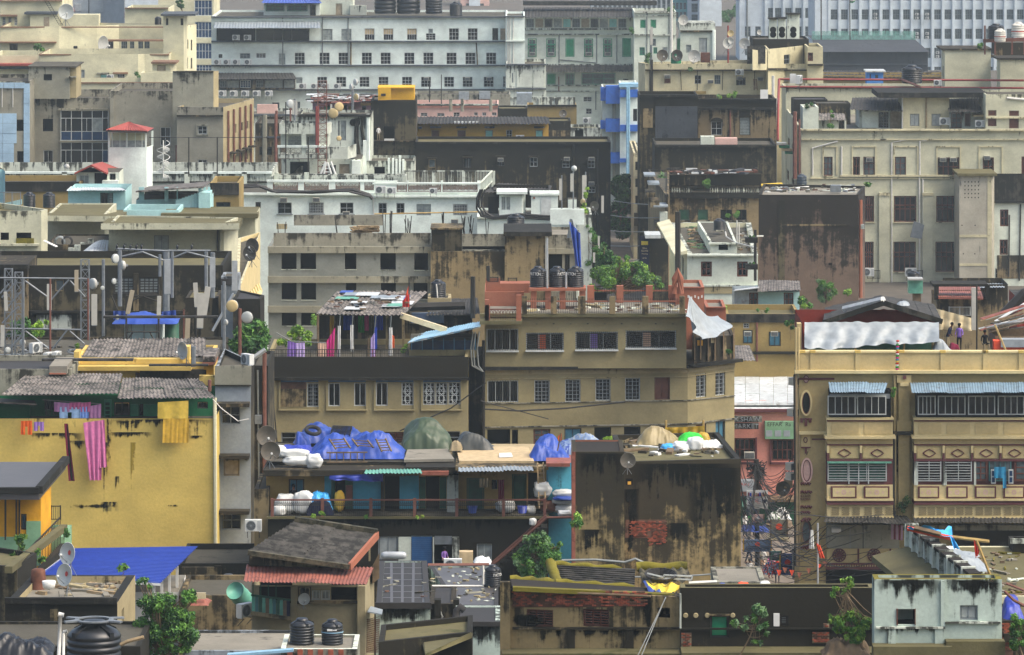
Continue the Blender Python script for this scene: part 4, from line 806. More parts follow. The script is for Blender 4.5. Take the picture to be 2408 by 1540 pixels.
for(ya,yb)in((260,329),(335,404)):
 nx=5;xs=[144,168.5,193,217.5,242,255]
 b.box('bay_frame',142,ya-1.5,256,ya,.45,'fwhite');b.box('bay_frame',142,yb,256,yb+1.5,.45,'fwhite')
 for x in xs:b.box('bay_frame',x-.8,ya,x+.8,yb,.42,'fwhite')
 for f in(.25,.7):b.box('bay_frame',144,ya+(yb-ya)*f-.7,255,ya+(yb-ya)*f+.7,.41,'fwhite')
 for i in Rg(nx):
  for j,(f0,f1,m)in En(((0,.25,'glass'),(.25,.7,'glass'),(.7,1,'glass_blue'))):
   m='gpale' if(j==1 and i==3 and ya<300)else'glass_blue' if R.random()<.2 else m
   b.box('pane',xs[i]+.8,ya+(yb-ya)*f0+.6,xs[i+1]-.8,ya+(yb-ya)*f1-.6,.34,m)
 for i in(0,2):b.box('mullion',xs[i]+11,ya+18,xs[i]+12.2,ya+48,.42,'fwhite')
b.box('bay_slab',138,254,256,259,.6,'concrete_band');b.box('bay_slab',139,330,256,334,.6,'concrete_band')
b=Bld('concrete_block','blank tall concrete block stained along its parapet',249,258,214,430,'ctan',D=15,ph=.6,win=ZW(0,0,[(1497,1188,1590,1358,'w'),(1500,1497,1590,1540,'w')]))
b.box('pilaster',259,218,268,420,.25,'ctan');b.Pi([(416,265),(416,420)],.16,'rpipe')
b=Bld('concrete_block','concrete corner block with receding window flank in painted sunlit tan and rusty drainpipes',246,416,251,525,'ctan',y1=252,br=(597,231),bl=(470,231),side='tan',ph=.5,win=ZW(0,0,[(1845,1175,1930,1252,'w'),(1845,1490,1930,1540,'w')]),rwin=[(535,296,541,316,'d'),(551,292,556,312,'d'),(567,288,572,306,'d'),(580,285,584,302,'d'),(535,372,541,392,'d'),(551,366,556,386,'d'),(567,358,572,380,'d'),(580,352,584,374,'d')])  # side material is tan beside the grey front: sunlight put into the colour
b.Lg(270,4,.3,'grimy');b.Sl(ZW(0,0,[(1845,1175,1930,1252)]),3,3)
for q in ZW(0,0,[(1845,1175,1930,1252)]):b.box('window_surround',q[0]-4,q[1]-4,q[0]-.5,q[3]+3,.14,'conc');b.box('window_surround',q[2]+.5,q[1]-4,q[2]+4,q[3]+3,.14,'conc');b.box('window_surround',q[0]-4,q[1]-4,q[2]+4,q[1]-.5,.15,'conc')
mb=MB();A,Bk=b.poly[1],b.poly[2]
for f in(.12,.3,.5,.68,.86):
 p=A.lerp(Bk,f);p=p+Vc((.15,-.1,0));mb.tube([p+VZ(-.5),p+VZ(-12)],.13,5)
b.Pt('drainpipe',mb,'rpipe')
for yy in(5.2,9.6):
 for f in(.18,.4,.6,.8):mb=MB();p=A.lerp(Bk,f)-VZ(yy);q=A.lerp(Bk,f+.1)-VZ(yy);o=Vc((.7,-.1,0));mb.hexa([p,p+o,q+o,q],[p+VZ(.2),p+o+VZ(.1),q+o+VZ(.1),q+VZ(.2)]);b.Pt('sunshade',mb,'grimy')
b=Bld('water_tower_block','square concrete roof tower with whitish streaks on corner block',247.5,406,168,502,'conc',br=(514,166),bl=(420,166),side='tan',ph=.3,z0=14);b.Lg(167,3,.15,'pblack')  # tan right side carries painted sunlight, front keeps the plain concrete colour
Y=212
b=Bld('turret','white rooftop turret with glazed gallery under a red pyramid roof',Y,255,346,345,'wmid',br=(359,340),bl=(270,340),ph=0,win=[])
for x in(256,298,343):b.bf('gallery_post','wmid',x-2,310,x+2,346,Y+.05,.12)
for x in(264,282,318,334):b.bf('mullion','wmid',x-.6,311,x+.6,346,Y+.08,.06)
mb=MB();Bf(mb,255,309,345,312,Y+.03,.15);p=P(358,310,Y+2.6);b.Pt('gallery_beam',mb,'wmid');mb=MB();mb.box((p.x-.1,p.y,ZAT(344,Y+2.6)),(p.x+.1,p.y+.1,p.z+.1));b.Pt('gallery_post',mb,'wmid')
b.bf('lower_pane','gpale',260,330,342,346,Y+.14,.03)
b.bf('rear_wall','cream',262,312,340,330,Y+2.4,.05)
e=[P(248,306,Y-.5),P(347,309,Y-.5),P(362,301,Y+4),P(265,299,Y+4)];ap=P(304,288,Y+1.6)
for i in Rg(4):mb=MB();mb.poly([e[i],e[(i+1)%4],ap]);b.Pt('roof_face',mb,'redtile')
Cr(b,e[0]+VZ(.06),e[1]+VZ(.06),ap+Vc((.05,0,.06)),ap+Vc((-.05,0,.06)),'redtile',.8,.2,.03)
b.hx('eaves','fdark',[p-VZ(.15)for p in e],e)
mb=MB()
for i in Rg(34):a=i*.42;p=P(384,418-i*2.2,Y+3);mb.bar(p,p+Vc((.6*cos(a),.6*sin(a),0)),.14,.04)
mb.tube([P(384,420,Y+3),P(384,330,Y+3)],.06,6);mb.tube([P(384,414-i*1.1,Y+3)+Vc((.6*cos(i*.21),.6*sin(i*.21),.45))for i in Rg(66)],.03,4);Sg('spiral_stair','white iron spiral staircase beside red roofed turret','staircase',mb,'wpaint')
Po(444,322,415,214,'black steel post on roof right of spiral stair',.06,'iron');Po(511,322,415,214,'black steel post on roof before corner block',.06,'iron');Cb([(350,323,213),(630,323,213)],'horizontal wire strung between black roof posts',.03)
b=Bld('gable_house','small white open gable house with red pitched roof',206,180,405,280,'wold',D=5,ph=0,win=[(187,412,209,432,'dr_white'),(222,406,252,436,'void'),(258,408,272,440,'d')])
Tr(b,'roof_face',[P(175,406,205.3),P(214,387,205.3),P(240,380,212),P(200,398,212)],.15,'redtile');Tr(b,'roof_face',[P(214,387,205.2),P(251,406,205.2),P(283,397,212),P(240,380,212)],.15,'redtile')
b.box('balcony_front',179,433,278,444,.7,'wmid');b.box('stair_parapet',242,423,279,436,.8,'wmid')
Y=222
b=Bld('balustrade_building','long low white building with stained roof balustrade',Y,-30,403,640,'wstn',D=12,ph=.9)
for x in list(Rg(-20,176,7))+list(Rg(366,640,7)):b.box('baluster',x,414,x+3.6,426,.12,'wstn')
b.Lg(403,5,.3,'wmid');b.Lg(426,4,.2,'gdark')
for x in(152,440,507,575):b.box('pier',x-6,404,x+6,432,.3,'wold')
mb=MB();p=P(157,392,Y);mb.lathe([(0,-.28),(.2,-.2),(.28,0),(.2,.2),(0,.28)],14,p);Sg('globe_lamp','grey globe lamp on long stained balustrade','lamp',mb,'dishgrey',Sm=True)
b=Bld('dark_annexe','dark weathered annexe with ochre lower wall behind two tanks',205,-30,428,190,'odull',D=8,ph=.5);b.box('dark_parapet',-30,427,186,450,.15,'pblack')
b=Bld('dark_annexe','ochre annexe with dark parapet right of turquoise house',205,494,430,562,'odull',D=8,ph=.5,win=[(508,475,542,490,'d')]);b.box('dark_parapet',494,430,562,458,.15,'pblack')
Y=196
b=Bld('turquoise_house','pale turquoise house with half open louvred window',Y,160,447,295,'turq',D=7,roof=None,win=ZW(0,1,[(935,258,1010,392,'d'),(1012,258,1055,392,'lou')]))
corp(b,155,448,296,448,Y-.6,278,438,166,438,Y+5,'tinw',1.2,.25,.03)
b=Bld('turquoise_house','pale turquoise roof pavilion with stepped stair wall and sloping grey roof',Y-2,320,470,492,'turq',y1=466,D=6,ph=0)
for u0,u1 in((1295,1345),(1535,1570),(1648,1660),(1850,1880),(1895,1920),(1940,1962)):b.bf('post','turq',zx(0,u0),440,zx(0,u1),473,Y-2,.2)
b.bf('back_wall','gdark',340,449,465,471,Y+3.5,.1)
Tr(b,'roof_sheet',[P(319,449,Y-3),P(480,438,Y-3),P(494,426,Y+5),P(350,438,Y+5)],.12,'asbs')
for i in Rg(8):mb=MB();x=413+i*7.2;Bf(mb,x,470-i*2.4,x+7.6,500,Y-2.6,.25);b.Pt('stair_wall_step',mb,'turq')
b.bf('corner_wall','turq',467,453,494,492,Y-2.9,3)
b=Bld('turquoise_house','turquoise terrace wall below sloping pavilion roof',Y-6,290,494,420,'turq',D=6,ph=.5)
b=Bld('turquoise_house','edge of a turquoise house with railed stair at left margin',190,-40,398,8,'turq',D=7,br=(12,402),ph=0)
b.rail(-10,48,452,486,.3,'fgrey',14,posts=4,Y=189);b.hx('stair_string','turq',[P(-10,497,189.2),P(52,480,189.2),P(52,480,190),P(-10,497,190)],[P(-10,482,189.2),P(52,468,189.2),P(52,468,190),P(-10,482,190)])
for i,x in En((67.5,114)):Tk(x,489,29,191,('left','right')[i]+' of two dark tanks beside turquoise house',hs=1.05)
Y=176
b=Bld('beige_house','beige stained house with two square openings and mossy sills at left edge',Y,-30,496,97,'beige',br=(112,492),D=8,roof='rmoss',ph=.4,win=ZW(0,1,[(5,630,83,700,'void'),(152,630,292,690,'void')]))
b.box('mossy_sill',38,560,80,572,.1,'moss');b.Lg(572,5,.5,'beige',-30,92);b.box('niche_panel',-10,586,20,620,.06,'beige')
mb=MB();p=P(119,578,174.5);mb.bar(p+Vc((-.5,0,.4)),p+Vc((.5,-.2,-.05)),.5,.05);Sg('floodlight','white flat floodlight on corner of beige house','lamp',mb,'wpaint')
b=Bld('beige_house','beige wall with broad mossy slab roof between two houses',Y+8,108,507,246,'beige',D=12,roof='rmoss',ph=.1)
mb=MB();q=[P(110,506,Y+5),P(286,508,Y+5),P(302,494,Y+17),P(118,491,Y+17)];mb.hexa([p-VZ(.45)for p in q],q);b.Pt('slab_roof',mb,['rmoss']);b.hx('slab_edge','beige',[p-Vc((0,.03,.46))for p in q[:2]]+[p-VZ(.46)for p in(q[1],q[0])],[p-Vc((0,.03,.02))for p in q[:2]]+[q[1]-VZ(.02),q[0]-VZ(.02)])
b.box('pilaster',217,512,232,578,.3,'beige')
b=Bld('beige_house','large beige rooftop house with grey door and mossy flat roof',Y-2,256,527,524,'beige',br=(560,511),D=8,roof='rmoss',ph=.1,win=ZW(0,1,[(1437,656,1575,878,'dr_grey')]))
mb=MB();q=[P(238,527,Y-4.5),P(562,527,Y-4.5),P(570,512,Y+6),P(256,511,Y+6)];mb.hexa([p-VZ(.42)for p in q],q);b.Pt('slab_roof',mb,'rmoss')
mb=MB();f0,f1=q[0],q[1];mb.box((f0.x-.02,f0.y-.04,f0.z-.4),(f1.x+.02,f0.y,f0.z+.06));b.Pt('slab_edge',mb,'beige')
b.Pi([(512,530),(512,612)],.06,'fdark');b.box('flank_pier',518,536,527,620,.3,'beige')
b=Bld('beige_house','narrow slab roofed house behind large beige house',Y+14,380,505,600,'beige',D=8,roof='rmoss',ph=0);mb=MB();q=[P(378,502,Y+12),P(606,502,Y+12),P(612,491,Y+22),P(392,491,Y+22)];mb.hexa([p-VZ(.4)for p in q],q);b.Pt('slab_roof',mb,'rmoss')
for i,(u,v)in En(((845,690),(777,725),(720,748),(662,775))):mb=MB();Bf(mb,zx(0,u-27),zy(1,v),zx(0,u+27),zy(1,v+85),Y+2-i*.9,.5);Sg('chimney_block','stained square vent block on stepped terrace, %s from top'%ORD[i],'vent block',mb,'wstn')
b=Bld('terrace_block','low dark terrace between beige houses',Y+1,108,575,258,'grimy',D=9,ph=.1)
for i,u in En((560,627)):mb=MB();p=P(zx(0,u),574,Y+1.2);mb.lathe([(.3,-.14),(.45,-.1),(.45,.1),(.3,.14),(.3,-.14)],16,p+VZ(.2),axis='y',close=False);Sg('tyre',('large','small')[i]+' old tyre leaning on beige wall','tyre',mb,'tyre' if i else'fgrey',Sm=True)
t=Th('arched_canopy','white ribbed canopy roof on an arched lattice truss','canopy',P(210,615,172));mb=MB()
def can(u,v):q0=P(163+u*91,612-14*sin(u*3.14)-u*2,170);q1=P(200+u*56,590-u*24-10*sin(u*3.14),176);return q0.lerp(q1,v)
for i in Rg(12):mb=MB();Gm(mb,lambda u,v:can((i+u)/12,v)+Vc((0,0,.05*sin(u*3.14))),3,4);t.Pt('canopy_rib',mb,'tinw')
mb=MB()
for i in Rg(24):
 u=i/24;a,c=can(u,0),can((i+1)/24,0);d=VZ(-.45);mb.bar(a,c,.05);mb.bar(a+d,c+d,.05);mb.bar(a,c+d,.03);mb.bar(a+d,c,.03)
t.Pt('truss',mb,'rpipe')
b=Bld('pipe_flank_building','cream building flank with a descending row of curved soil pipes',150,554,700,556,'cdull',br=(612,545),bl=(560,560),y1=700,side='olight',ph=.3)
A,Bk=b.poly[1],b.poly[2]
for i in Rg(9):
 f=.1+.085*i;p=A.lerp(Bk,f);z=p.z-1.1-i*.28+R.uniform(-.05,.05);p=Vc((p.x+.12,p.y-.25,z));b.tb('soil_pipe','olight',[p+Vc((.1,.3,.5)),p+Vc((.3,0,.05)),p+Vc((.25,-.9,-.12)),p+Vc((.3,-1.5,-.2)),p+Vc((.1,-1.6,-1.2))],.11,6)
for i,(u,v)in En(((2365,752),(2340,822))):dish('dishm',('upper','lower')[i]+' dark dish on edge of curved pipe building',P(zx(0,u),zy(1,v),151),-.5,1.0)
Y=160
b=Bld('dark_wall_building','long soot black building with two gridded windows behind antennas',Y,-40,624,524,'gdark',D=11,roof='rmoss',ph=.5,cap='pblack',win=ZW(0,1,[(1062,1048,1250,1200,'gridwall'),(1297,1048,1482,1200,'gridwall'),(515,1070,595,1178,'grey1')]))
b.box('side_block',-40,619,68,780,.8,'grimy',Bc=6);mb=MB();q=[P(-40,622,158.5),P(66,622,158.5),P(87,612,168),P(-40,612,168)];mb.hexa([p-VZ(.3)for p in q],q);b.Pt('slab_roof',mb,'pblack');b.box('buttress',314,642,326,740,.25,'grimy');b.Lg(730,5,.4,'pblack')
b.box('lower_white_patch',85,740,168,772,.1,'wstn')
b=Bld('dark_hut','small black roofed hut beside curved pipe building',148,548,703,612,'gdark',D=6,br=(622,694),roof='rtar',ph=.1)
b=Bld('dark_hut','dark square hut behind tilted antenna panels',152,436,700,512,'grimy',D=5,roof='rmoss',ph=.1)
b=Bld('steel_cabin','grey corrugated steel cabin against curved pipe building',151,520,650,560,'grey_blue',D=3,ph=.1);b.box('dark_band',520,655,556,670,.1,'fdark')
for i in Rg(7):b.box('rib',521+i*5.4,672,522.5+i*5.4,705,.08,'fgrey')
Y=138
deck=Bld('telecom_roof','flat roof carrying antenna masts left of blue tarp cabin',Y,-60,865,500,'grimy',D=17,ph=.15);DZ=deck.rz
Db('tangled cables and scrap on telecom roof',0,815,200,862,DZ,180,('wire','steel','gdark','rgrey'),3,.04,.2)
b=Bld('steel_cabin','white equipment cabin under a blue tarpaulin on telecom roof',143,293,753,380,'wmid',D=3,ph=0,z0=DZ,win=[]);b.box('door_panel',310,760,338,800,.06,'blue_cab');b.box('door_panel',341,760,366,800,.06,'blue_cab');b.box('light_box',312,754,357,760,.35,'wpaint')
for x in(300,309,339,368,376):b.box('rib',x-.8,755,x+.8,800,.1,'fgrey')
Hp('tarpaulin','bright blue tarpaulin draped over white equipment cabin','',263,416,752,141.8,4.2,17,'t_blue',[(.5,.5,.7,.6,1)],4,40,18,.12,z=ZAT(753,143)+.02)
Cl('tarpaulin','hanging blue tarpaulin flap at left of cabin roof',266,731,296,731,751,141.7,'t_blue2','tarpaulin',.1,2)
Cl('tarpaulin','hanging blue tarpaulin flap at right of cabin roof',380,733,413,729,747,141.7,'t_blue2','tarpaulin',.12,2)
mb=MB();p=P(404,800,143);mb.lathe([(.45,0),(.45,1.05),(.4,1.15),(0,1.15)],14,p);Sg('oil_drum','dark green drum beside tarpaulin cabin','drum',mb,'sdkg',Sm=True)
def Mt(x,y0,y1,Y,Lb,r=.07,lat=False,mat='steel',w=.45):
 if not lat:return Po(x,y0,y1,Y,Lb,r,mat,'antenna_mast')
 t=Th('lattice_mast',Lb,'mast',P(x,y1,Y));mb=MB();a,b_=P(x,y0,Y),P(x,y1,Y);L=(a-b_).length;q=[Vc((dx,dy,0))for dx,dy in((-w/2,-w/2),(w/2,-w/2),(w/2,w/2),(-w/2,w/2))]
 for k in q:mb.bar(a+k,b_+k,.06)
 t.Pt('legs',mb,mat);mb=MB();n=int(L/.6)
 for i in Rg(n):
  p0,p1=b_+VZ(L*i/n),b_+Vc((0,0,L*(i+1)/n))
  for k in Rg(4):mb.bar(p0+q[k],p1+q[(k+1)%4],.035);mb.bar(p1+q[k],p1+q[(k+1)%4],.035)
 t.Pt('bracing',mb,mat);return t
YM=139.5
Mt(20,632,862,YM,'lattice mast at left edge of telecom roof',lat=True);Mt(44,640,862,YM+1,'second lattice mast from left edge',lat=True);Mt(55,655,862,YM-1,'thin steel mast left of yellow green bush')
Mt(118,655,862,YM-2,'rusty thin mast carrying pale panel before bush',.06,mat='rpipe');Mt(200,610,800,YM+2,'lattice mast left of round white drum',lat=True,w=.5);Mt(207,655,800,YM+1,'rusty mast beside round white drum',.06,mat='rpipe');Mt(243,610,790,YM+3,'thick grey mast between drum and cabin',.1)
Mt(282,587,720,YM+5,'tall mast carrying two white drums',.14);Mt(391,590,760,YM+6,'central tall grey mast of bird frame',.22);Mt(405,590,700,YM+5,'slim mast right of central bird mast',.1);Mt(485,592,700,YM+6,'right end mast of bird frame',.12);Mt(500,594,700,YM+7,'ribbed grey mast at right end of bird frame',.16);Mt(376,598,650,YM+5,'short grey antenna tube hanging left of central mast',.1)
Mt(297,690,800,141,'black mast in front of cabin at left',.06,mat='iron');Mt(373,670,800,141,'black mast in front of cabin at right',.06,mat='iron');Mt(461,700,800,YM,'black pole under tilted tall panels',.05,mat='iron');Mt(527,662,862,134,'grey mast beside cream drum',.1);Mt(564,725,862,134,'rusty brown mast with white drum',.1,mat='rpipe');Mt(432,727,800,YM,'short rusty mast left of small panel',.05,mat='rpipe')
t=Th('antenna_gantry','horizontal antenna frame with perched birds and diagonal braces','antenna frame',P(391,592,YM+5));mb=MB()
for a,c in(((272,584),(394,590)),((394,589),(495,589)),((286,603),(335,592)),((335,592),(385,612)),((395,611),(440,592)),((440,592),(495,606))):mb.tube([P(a[0],a[1],YM+5),P(c[0],c[1],YM+5)],.06,5)
t.Pt('beam',mb,'steel')
for i,x in En((275,292,307,321,333,417,451)):
 mb=MB();p=P(x,585,YM+5);mb.lathe([(.0,-.16),(.06,-.1),(.085,0),(.06,.1),(.03,.15)],8,p+VZ(.12));mb.lathe([(0,-.05),(.05,0),(0,.06)],8,p+Vc((.05,0,.3)));mb.bar(p+Vc((-.02,0,.02)),p+Vc((-.14,0,-.16)),.06,.03);mb.bar(p+Vc((.09,0,.3)),p+Vc((.16,0,.28)),.02)
 o=Sg('bird','black bird perched on antenna frame, %s from left'%ORD[i],'bird',mb,'black',Sm=True)
t=Th('antenna_bracing','zigzag steel bracing frame at left end of telecom roof','antenna frame',P(60,860,YM));mb=MB()
for a,c in(((0,653),(205,655)),((59,660),(112,698)),((120,705),(162,658)),((165,660),(200,698)),((0,772),(190,775)),((60,778),(118,822)),((124,820),(158,776)),((164,778),(198,808)),((20,826),(58,778)),((4,700),(40,660)),((50,836),(118,838)),((0,690),(20,668)),((20,720),(55,680)),((5,760),(44,720))):mb.tube([P(a[0],a[1],YM-.6),P(c[0],c[1],YM-.6)],.055,5)
t.Pt('beam',mb,'steel')
t=Th('antenna_bracing','zigzag bracing frame in front of tarpaulin cabin','antenna frame',P(335,800,140.6));mb=MB()
for a,c in(((297,695),(373,694)),((299,712),(336,696)),((338,697),(382,712)),((297,780),(373,780)),((299,800),(312,782)),((352,780),(362,800)),((262,694),(277,730))):mb.tube([P(a[0],a[1],140.7),P(c[0],c[1],140.7)],.045,5)
t.Pt('beam',mb,'iron')
Cb([(500,778,137),(549,690,137)],'pair of grey poles leaning towards cream drum',.08,'steel_lt',name='leaning_pole')
PN=(('panel',116,698,60,3,0,'pale sector panel on rusty mast before bush'),('panelt',180,660,50,-2,0,'wide beige panel high on left lattice mast'),('panel',222,728,72,2,0,'slim pale panel right of round white drum'),('panelt',306,710,56,0,.2,'beige sector panel leaning right beside cabin'),('panel',374,722,52,0,.03,'slim pale panel at right front of cabin'),('panel',461,693,56,0,-.06,'pale tall panel left of tilted pair'),('panel',484,710,72,0,.15,'tall panel tilted to right'),('panel',471.5,730,80,0,.03,'slim low panel between tilted pair'),('panelt',441,778,60,0,.04,'short beige panel near corrugated roof ridge'),('panelg',500,640,70,1,0,'grey panel at right end of bird frame'),('panelg',552,648,70,1,0,'grey panel mounted on curved pipe building'),('panelg',394,650,80,1,0,'grey panel hanging on central bird mast'),('panel',14,708,44,0,-.05,'pale panel on leftmost lattice mast'),('panel',6,790,50,0,.02,'pale panel low at left margin'))
for(k,x,y,h_,dr,ry,lb)in PN:s_=h_*YM/F/2;panel(k,lb,P(x,y,YM-1.1),0,(s_*1.25,s_,s_),ry=ry)
for(k,x,y,d_,rz,lb)in(('drum',271,608,22,.9,'upper white drum on tall mast'),('drum',289,624,22,-1.2,'lower white drum on tall mast seen sideways'),('drum',219,667,26,-.9,'round white drum beside left lattice mast'),('drum',268,661,14,.9,'small white drum low on tall mast'),('drum',241,677,10,.3,'tiny white drum on thick grey mast'),('drumc',546,719,27,-.15,'cream drum beside curved pipe building'),('drum',581,746,26,-.3,'white drum on rusty brown mast'),('drum',531,758,14,-1,'small white drum below cream drum'),('drum',213-160,805,16,-.6,'small white drum low on second lattice mast'),('drum',18,823,14,.4,'small white drum at left margin'),('drum',276,746,12,1,'small white drum at cabin corner')):s_=d_*YM/F;drum(k,lb,P(x,y,138.6 if x<520 else 133.4),rz,s_)
ACs([(84,830)],'tilted outdoor unit among cables of telecom roof',137.5,rz=.9);ACs([(114,853),],'small outdoor unit at foot of rusty thin mast',137,rz=1.2);ACs([(133,851)],'outdoor unit right of rusty thin mast base',137,rz=1.3)
Pn('shrub','bright yellow green bush on telecom roof','',85,800,144,[(88,780,28,20),(98,762,16,14)],1600,.17,('le','ld','lb'),.06,3)
Pn('shrub','dark leafy bush behind bright bush on telecom roof','',50,800,146,[(55,770,34,26),(30,790,22,22)],1500,.17,('lc','la'),.06,4)
Pn('tree','dark leafy tree behind grey narrow building','',590,870,142,[(575,800,38,40),(605,810,34,34),(600,775,36,24),(560,835,28,24)],4200,.2,('lc','la','lb'),.2,6)
b=Bld('low_grey_building','low grey weathered block with blue sills below white office',300,560,268,720,'wstn',D=12,ph=.4,win=ZW(1,0,[(10,1150,75,1290,'far')]));b.Lg(268,4,.4,'ldark');b.Lg(330,4,.4,'ldark')
b.box('pink_hoarding',604,246,652,267,-.5,'pinkp',Bc=1);b.box('white_fridge',670,260,686,273,.2,'wpaint',Bc=.6)
b=Bld('low_grey_building','dim narrow block with pipes left of white villa',262,600,290,660,'grimy',D=12,ph=.3,win=[(612,300,630,320,'d'),(610,345,640,365,'d')]);b.Lg(320,4,.3,'ldark');b.Pi([(622,270),(622,400)],.3,'conc');b.Pi([(650,260),(650,410)],.15,'rpipe')
Y=262
b=Bld('lilac_shack','lilac rooftop shack under a patched rusty tin roof',Y,735,240,892,'lilac',D=6,roof=None,win=ZW(1,0,[(600,1000,628,1035,'plug'),(632,985,712,1085,'dr_green'),(770,980,850,1045,'void'),(862,990,920,1040,'plug'),(990,985,1028,1035,'d'),(1075,985,1160,1085,'dr_green')]))
e=[P(732,243,Y-1.5),P(895,239,Y-1.5),P(884,224,Y+3.5),P(730,224,Y+3.5)]
Cr(b,e[0],e[1],e[2],e[3],'rsheet',1.1,.25,.04,jit=.08,rows=2)
for i in Rg(26):
 u,v=R.random(),R.random();p=e[0].lerp(e[1],u).lerp(e[3].lerp(e[2],u),v)+Vc((0,0,.12+R.random()*.1));mb=MB();a=R.uniform(.3,1.1);c=R.uniform(.2,.7);mb.box((p.x-a,p.y-c*2,p.z),(p.x+a,p.y+c*2,p.z+.05));b.Pt('patch_sheet',mb,('tinw','rust','asbd','tinw','bdark')[i%5])
b.box('awning',849,240,891,246,1.5,'t_cream')
Db('scrap and stones weighing down lilac shack roof',735,224,892,238,ZAT(230,Y)+.1,60,('tinw','bdark','asbd'),9,.1,.35)
Y=246
b=Bld('white_villa','white stained villa with roof box, iron railed balcony and stair bay',Y,700,272,872,'wstn',D=10,ph=.3,cap='gdark',win=ZW(1,0,[(765,1125,780,1300,'pipew'),(790,1125,840,1310,'farp')]))
for u in(908,938):mb=MB();p=P(zx(1,u),288,Y-.05);mb.lathe([(0,-.03),(.38,-.03),(.4,.02)],12,p,axis='y',close=False);b.Pt('round_vent',mb,'dark')
b.Pi([(840,278),(838,330),(848,400)],.3,'pblack');b.Pi([(865,268),(866,400)],.22,'wmid');b.Pi([(852,275),(850,300),(858,350)],.2,'gdark');b.Lg(268,6,.5,'pblack',700,872)
b=Bld('white_villa','white streaked roof box above iron balcony of villa',Y-6,657,290,768,'wstn',D=5,br=(780,286),ph=.6,z0=ZAT(315,Y-6))
b=Bld('white_villa','balcony bay of white villa with posts and ornamental iron railing',Y-5,660,314,772,'wold',D=6,roof=None,z0=ZAT(346,Y-5),win=ZW(1,0,[(300,1262,438,1362,'farp'),(465,1262,588,1362,'farp')]))
mb=MB();Yf=Y-7
for i,(u0,u1)in En(((205,230),(425,465),(590,640))):b.bf('post','wold',zx(1,u0),316 if i else 342,zx(1,u1),372,Yf,.35)
b.bf('top_rail','wmid',652,342,770,347,Yf-.1,.4);b.bf('balcony_slab','wstn',655,363,770,372,Yf-.05,3)
b.bf('solid_parapet','wstn',770,345,817,374,Yf,.3);b.hx('side_parapet','wstn',[P(817,374,Yf),P(817.5,374,Yf),P(838,368,Yf+4),P(836,368,Yf+4)],[P(817,345,Yf),P(817.5,345,Yf),P(838,338,Yf+4),P(836,338,Yf+4)])
b.rail(659,708,348,363,0,'iron',16,orn=True,Y=Yf);b.rail(720,768,348,363,0,'iron',16,orn=True,Y=Yf)
b=Bld('white_villa','lower stair bay of white villa with open dark stairwell',Y-4,662,374,850,'wold',D=7,ph=0,win=[(682,380,728,412,'void'),(756,388,790,414,'void'),(798,386,822,414,'dr_tan')])
for i in Rg(8):b.box('stair_tread',684+i*3,412-i*3,712,414.5-i*3,-.4,'conc',Bc=.8)
b.box('white_panel_wall',828,376,848,412,.8,'wmid')
b=Bld('white_villa','white slatted light well right of villa',Y-1,848,378,975,'wstn',D=8,ph=.3,win=[(880,392,905,410,'void')])
for x in(912,922,930,938,946):b.box('white_post',x,372+R.uniform(-8,6),x+5,412,.5,'wmid')
mb=MB();mb.tube([P(700+30*.0+0,388,232),P(690,424,232)],.1,5);b.box('corner_pier',854,330,862,412,.6,'wmid')
t=Th('trestle','white tubular A frame stand on balustrade terrace','',P(768,424,226));mb=MB()
for a,c in(((766,380),(748,424)),((778,380),(794,424)),((770,382),(784,424)),((766,382),(760,424))):mb.tube([P(a[0],a[1],226),P(c[0],c[1],226)],.12,6)
for y in(388,396,404):mb.bar(P(768-(y-380)*.1,y,226),P(774+(y-380)*.25,y,226),.1)
t.Pt('legs',mb,'wpaint')
Mt(758,190,420,238,'rusty lattice mast with cream drums behind villa balcony',lat=True,w=.9,mat='rpipe');Mt(746,250,360,240,'rust red mast beside villa lattice mast',.2,mat='pipe_red');Mt(683,235,285,242,'rusty pole with white drum on villa roof',.1,mat='rpipe');Mt(693,232,285,243,'grey pole with panels on villa roof',.12);Mt(829,205,265,255,'grey pole with drums above lilac shack',.15);Mt(672,240,415,228,'black thin mast left of villa',.06,mat='iron');Mt(725,322,415,226,'black post before villa balcony',.07,mat='iron');Mt(648,268,415,230,'rusty drain mast at villa corner',.12,mat='rpipe');Mt(1010,195,240,300,'thin black mast on pink trimmed roofs',.08,mat='iron');Mt(1038,175,250,300,'black antenna mast behind yellow tank house',.06,mat='iron')
for(k,x,y,d_,rz,lb)in(('drumc',797,251,22,.2,'upper cream drum on villa lattice mast'),('drumc',784,266,24,-.2,'lower cream drum on villa lattice mast'),('drumc',797,325,12,.2,'small cream drum low on villa lattice mast'),('drum',683,244,20,.4,'white drum on rusty pole of villa roof'),('drumc',838,228,16,-.7,'cream drum above lilac shack'),('drum',836,193,16,-1,'white drum at top of pole above shack'),('drum',826,205,16,-1.2,'second white drum on pole above shack')):drum(k,lb,P(x,y,236),rz,d_*236/F)
for(x,y,h_,lb)in((779,260,30,'slim white panel on villa lattice mast'),(690,252,34,'slim panel left on villa roof pole'),(697,254,34,'slim panel right on villa roof pole')):panel('panel',lb,P(x,y,236),0,h_*236/F/2)
Y=252
b=Bld('dark_tower','soot dark tower with two openings below yellow tank house',Y,872,236,978,'gdark',D=9,win=ZW(1,0,[(1088,1185,1160,1305,'void'),(1188,1178,1293,1308,'void')]));b.Lg(330,3,.5,'grimy');b.box('left_recess',873,240,896,300,.12,'gdark');b.box('rag_row',904,326,927,330,.3,'tw')
b=Bld('tank_house','bright mustard yellow box tank house on dark tower',Y+.5,918,206,974,'mustard',D=5,bl=(889,207),roof='mustard',ph=0,z0=ZAT(236,Y),lwin=[(896,219,907,226,'d')])
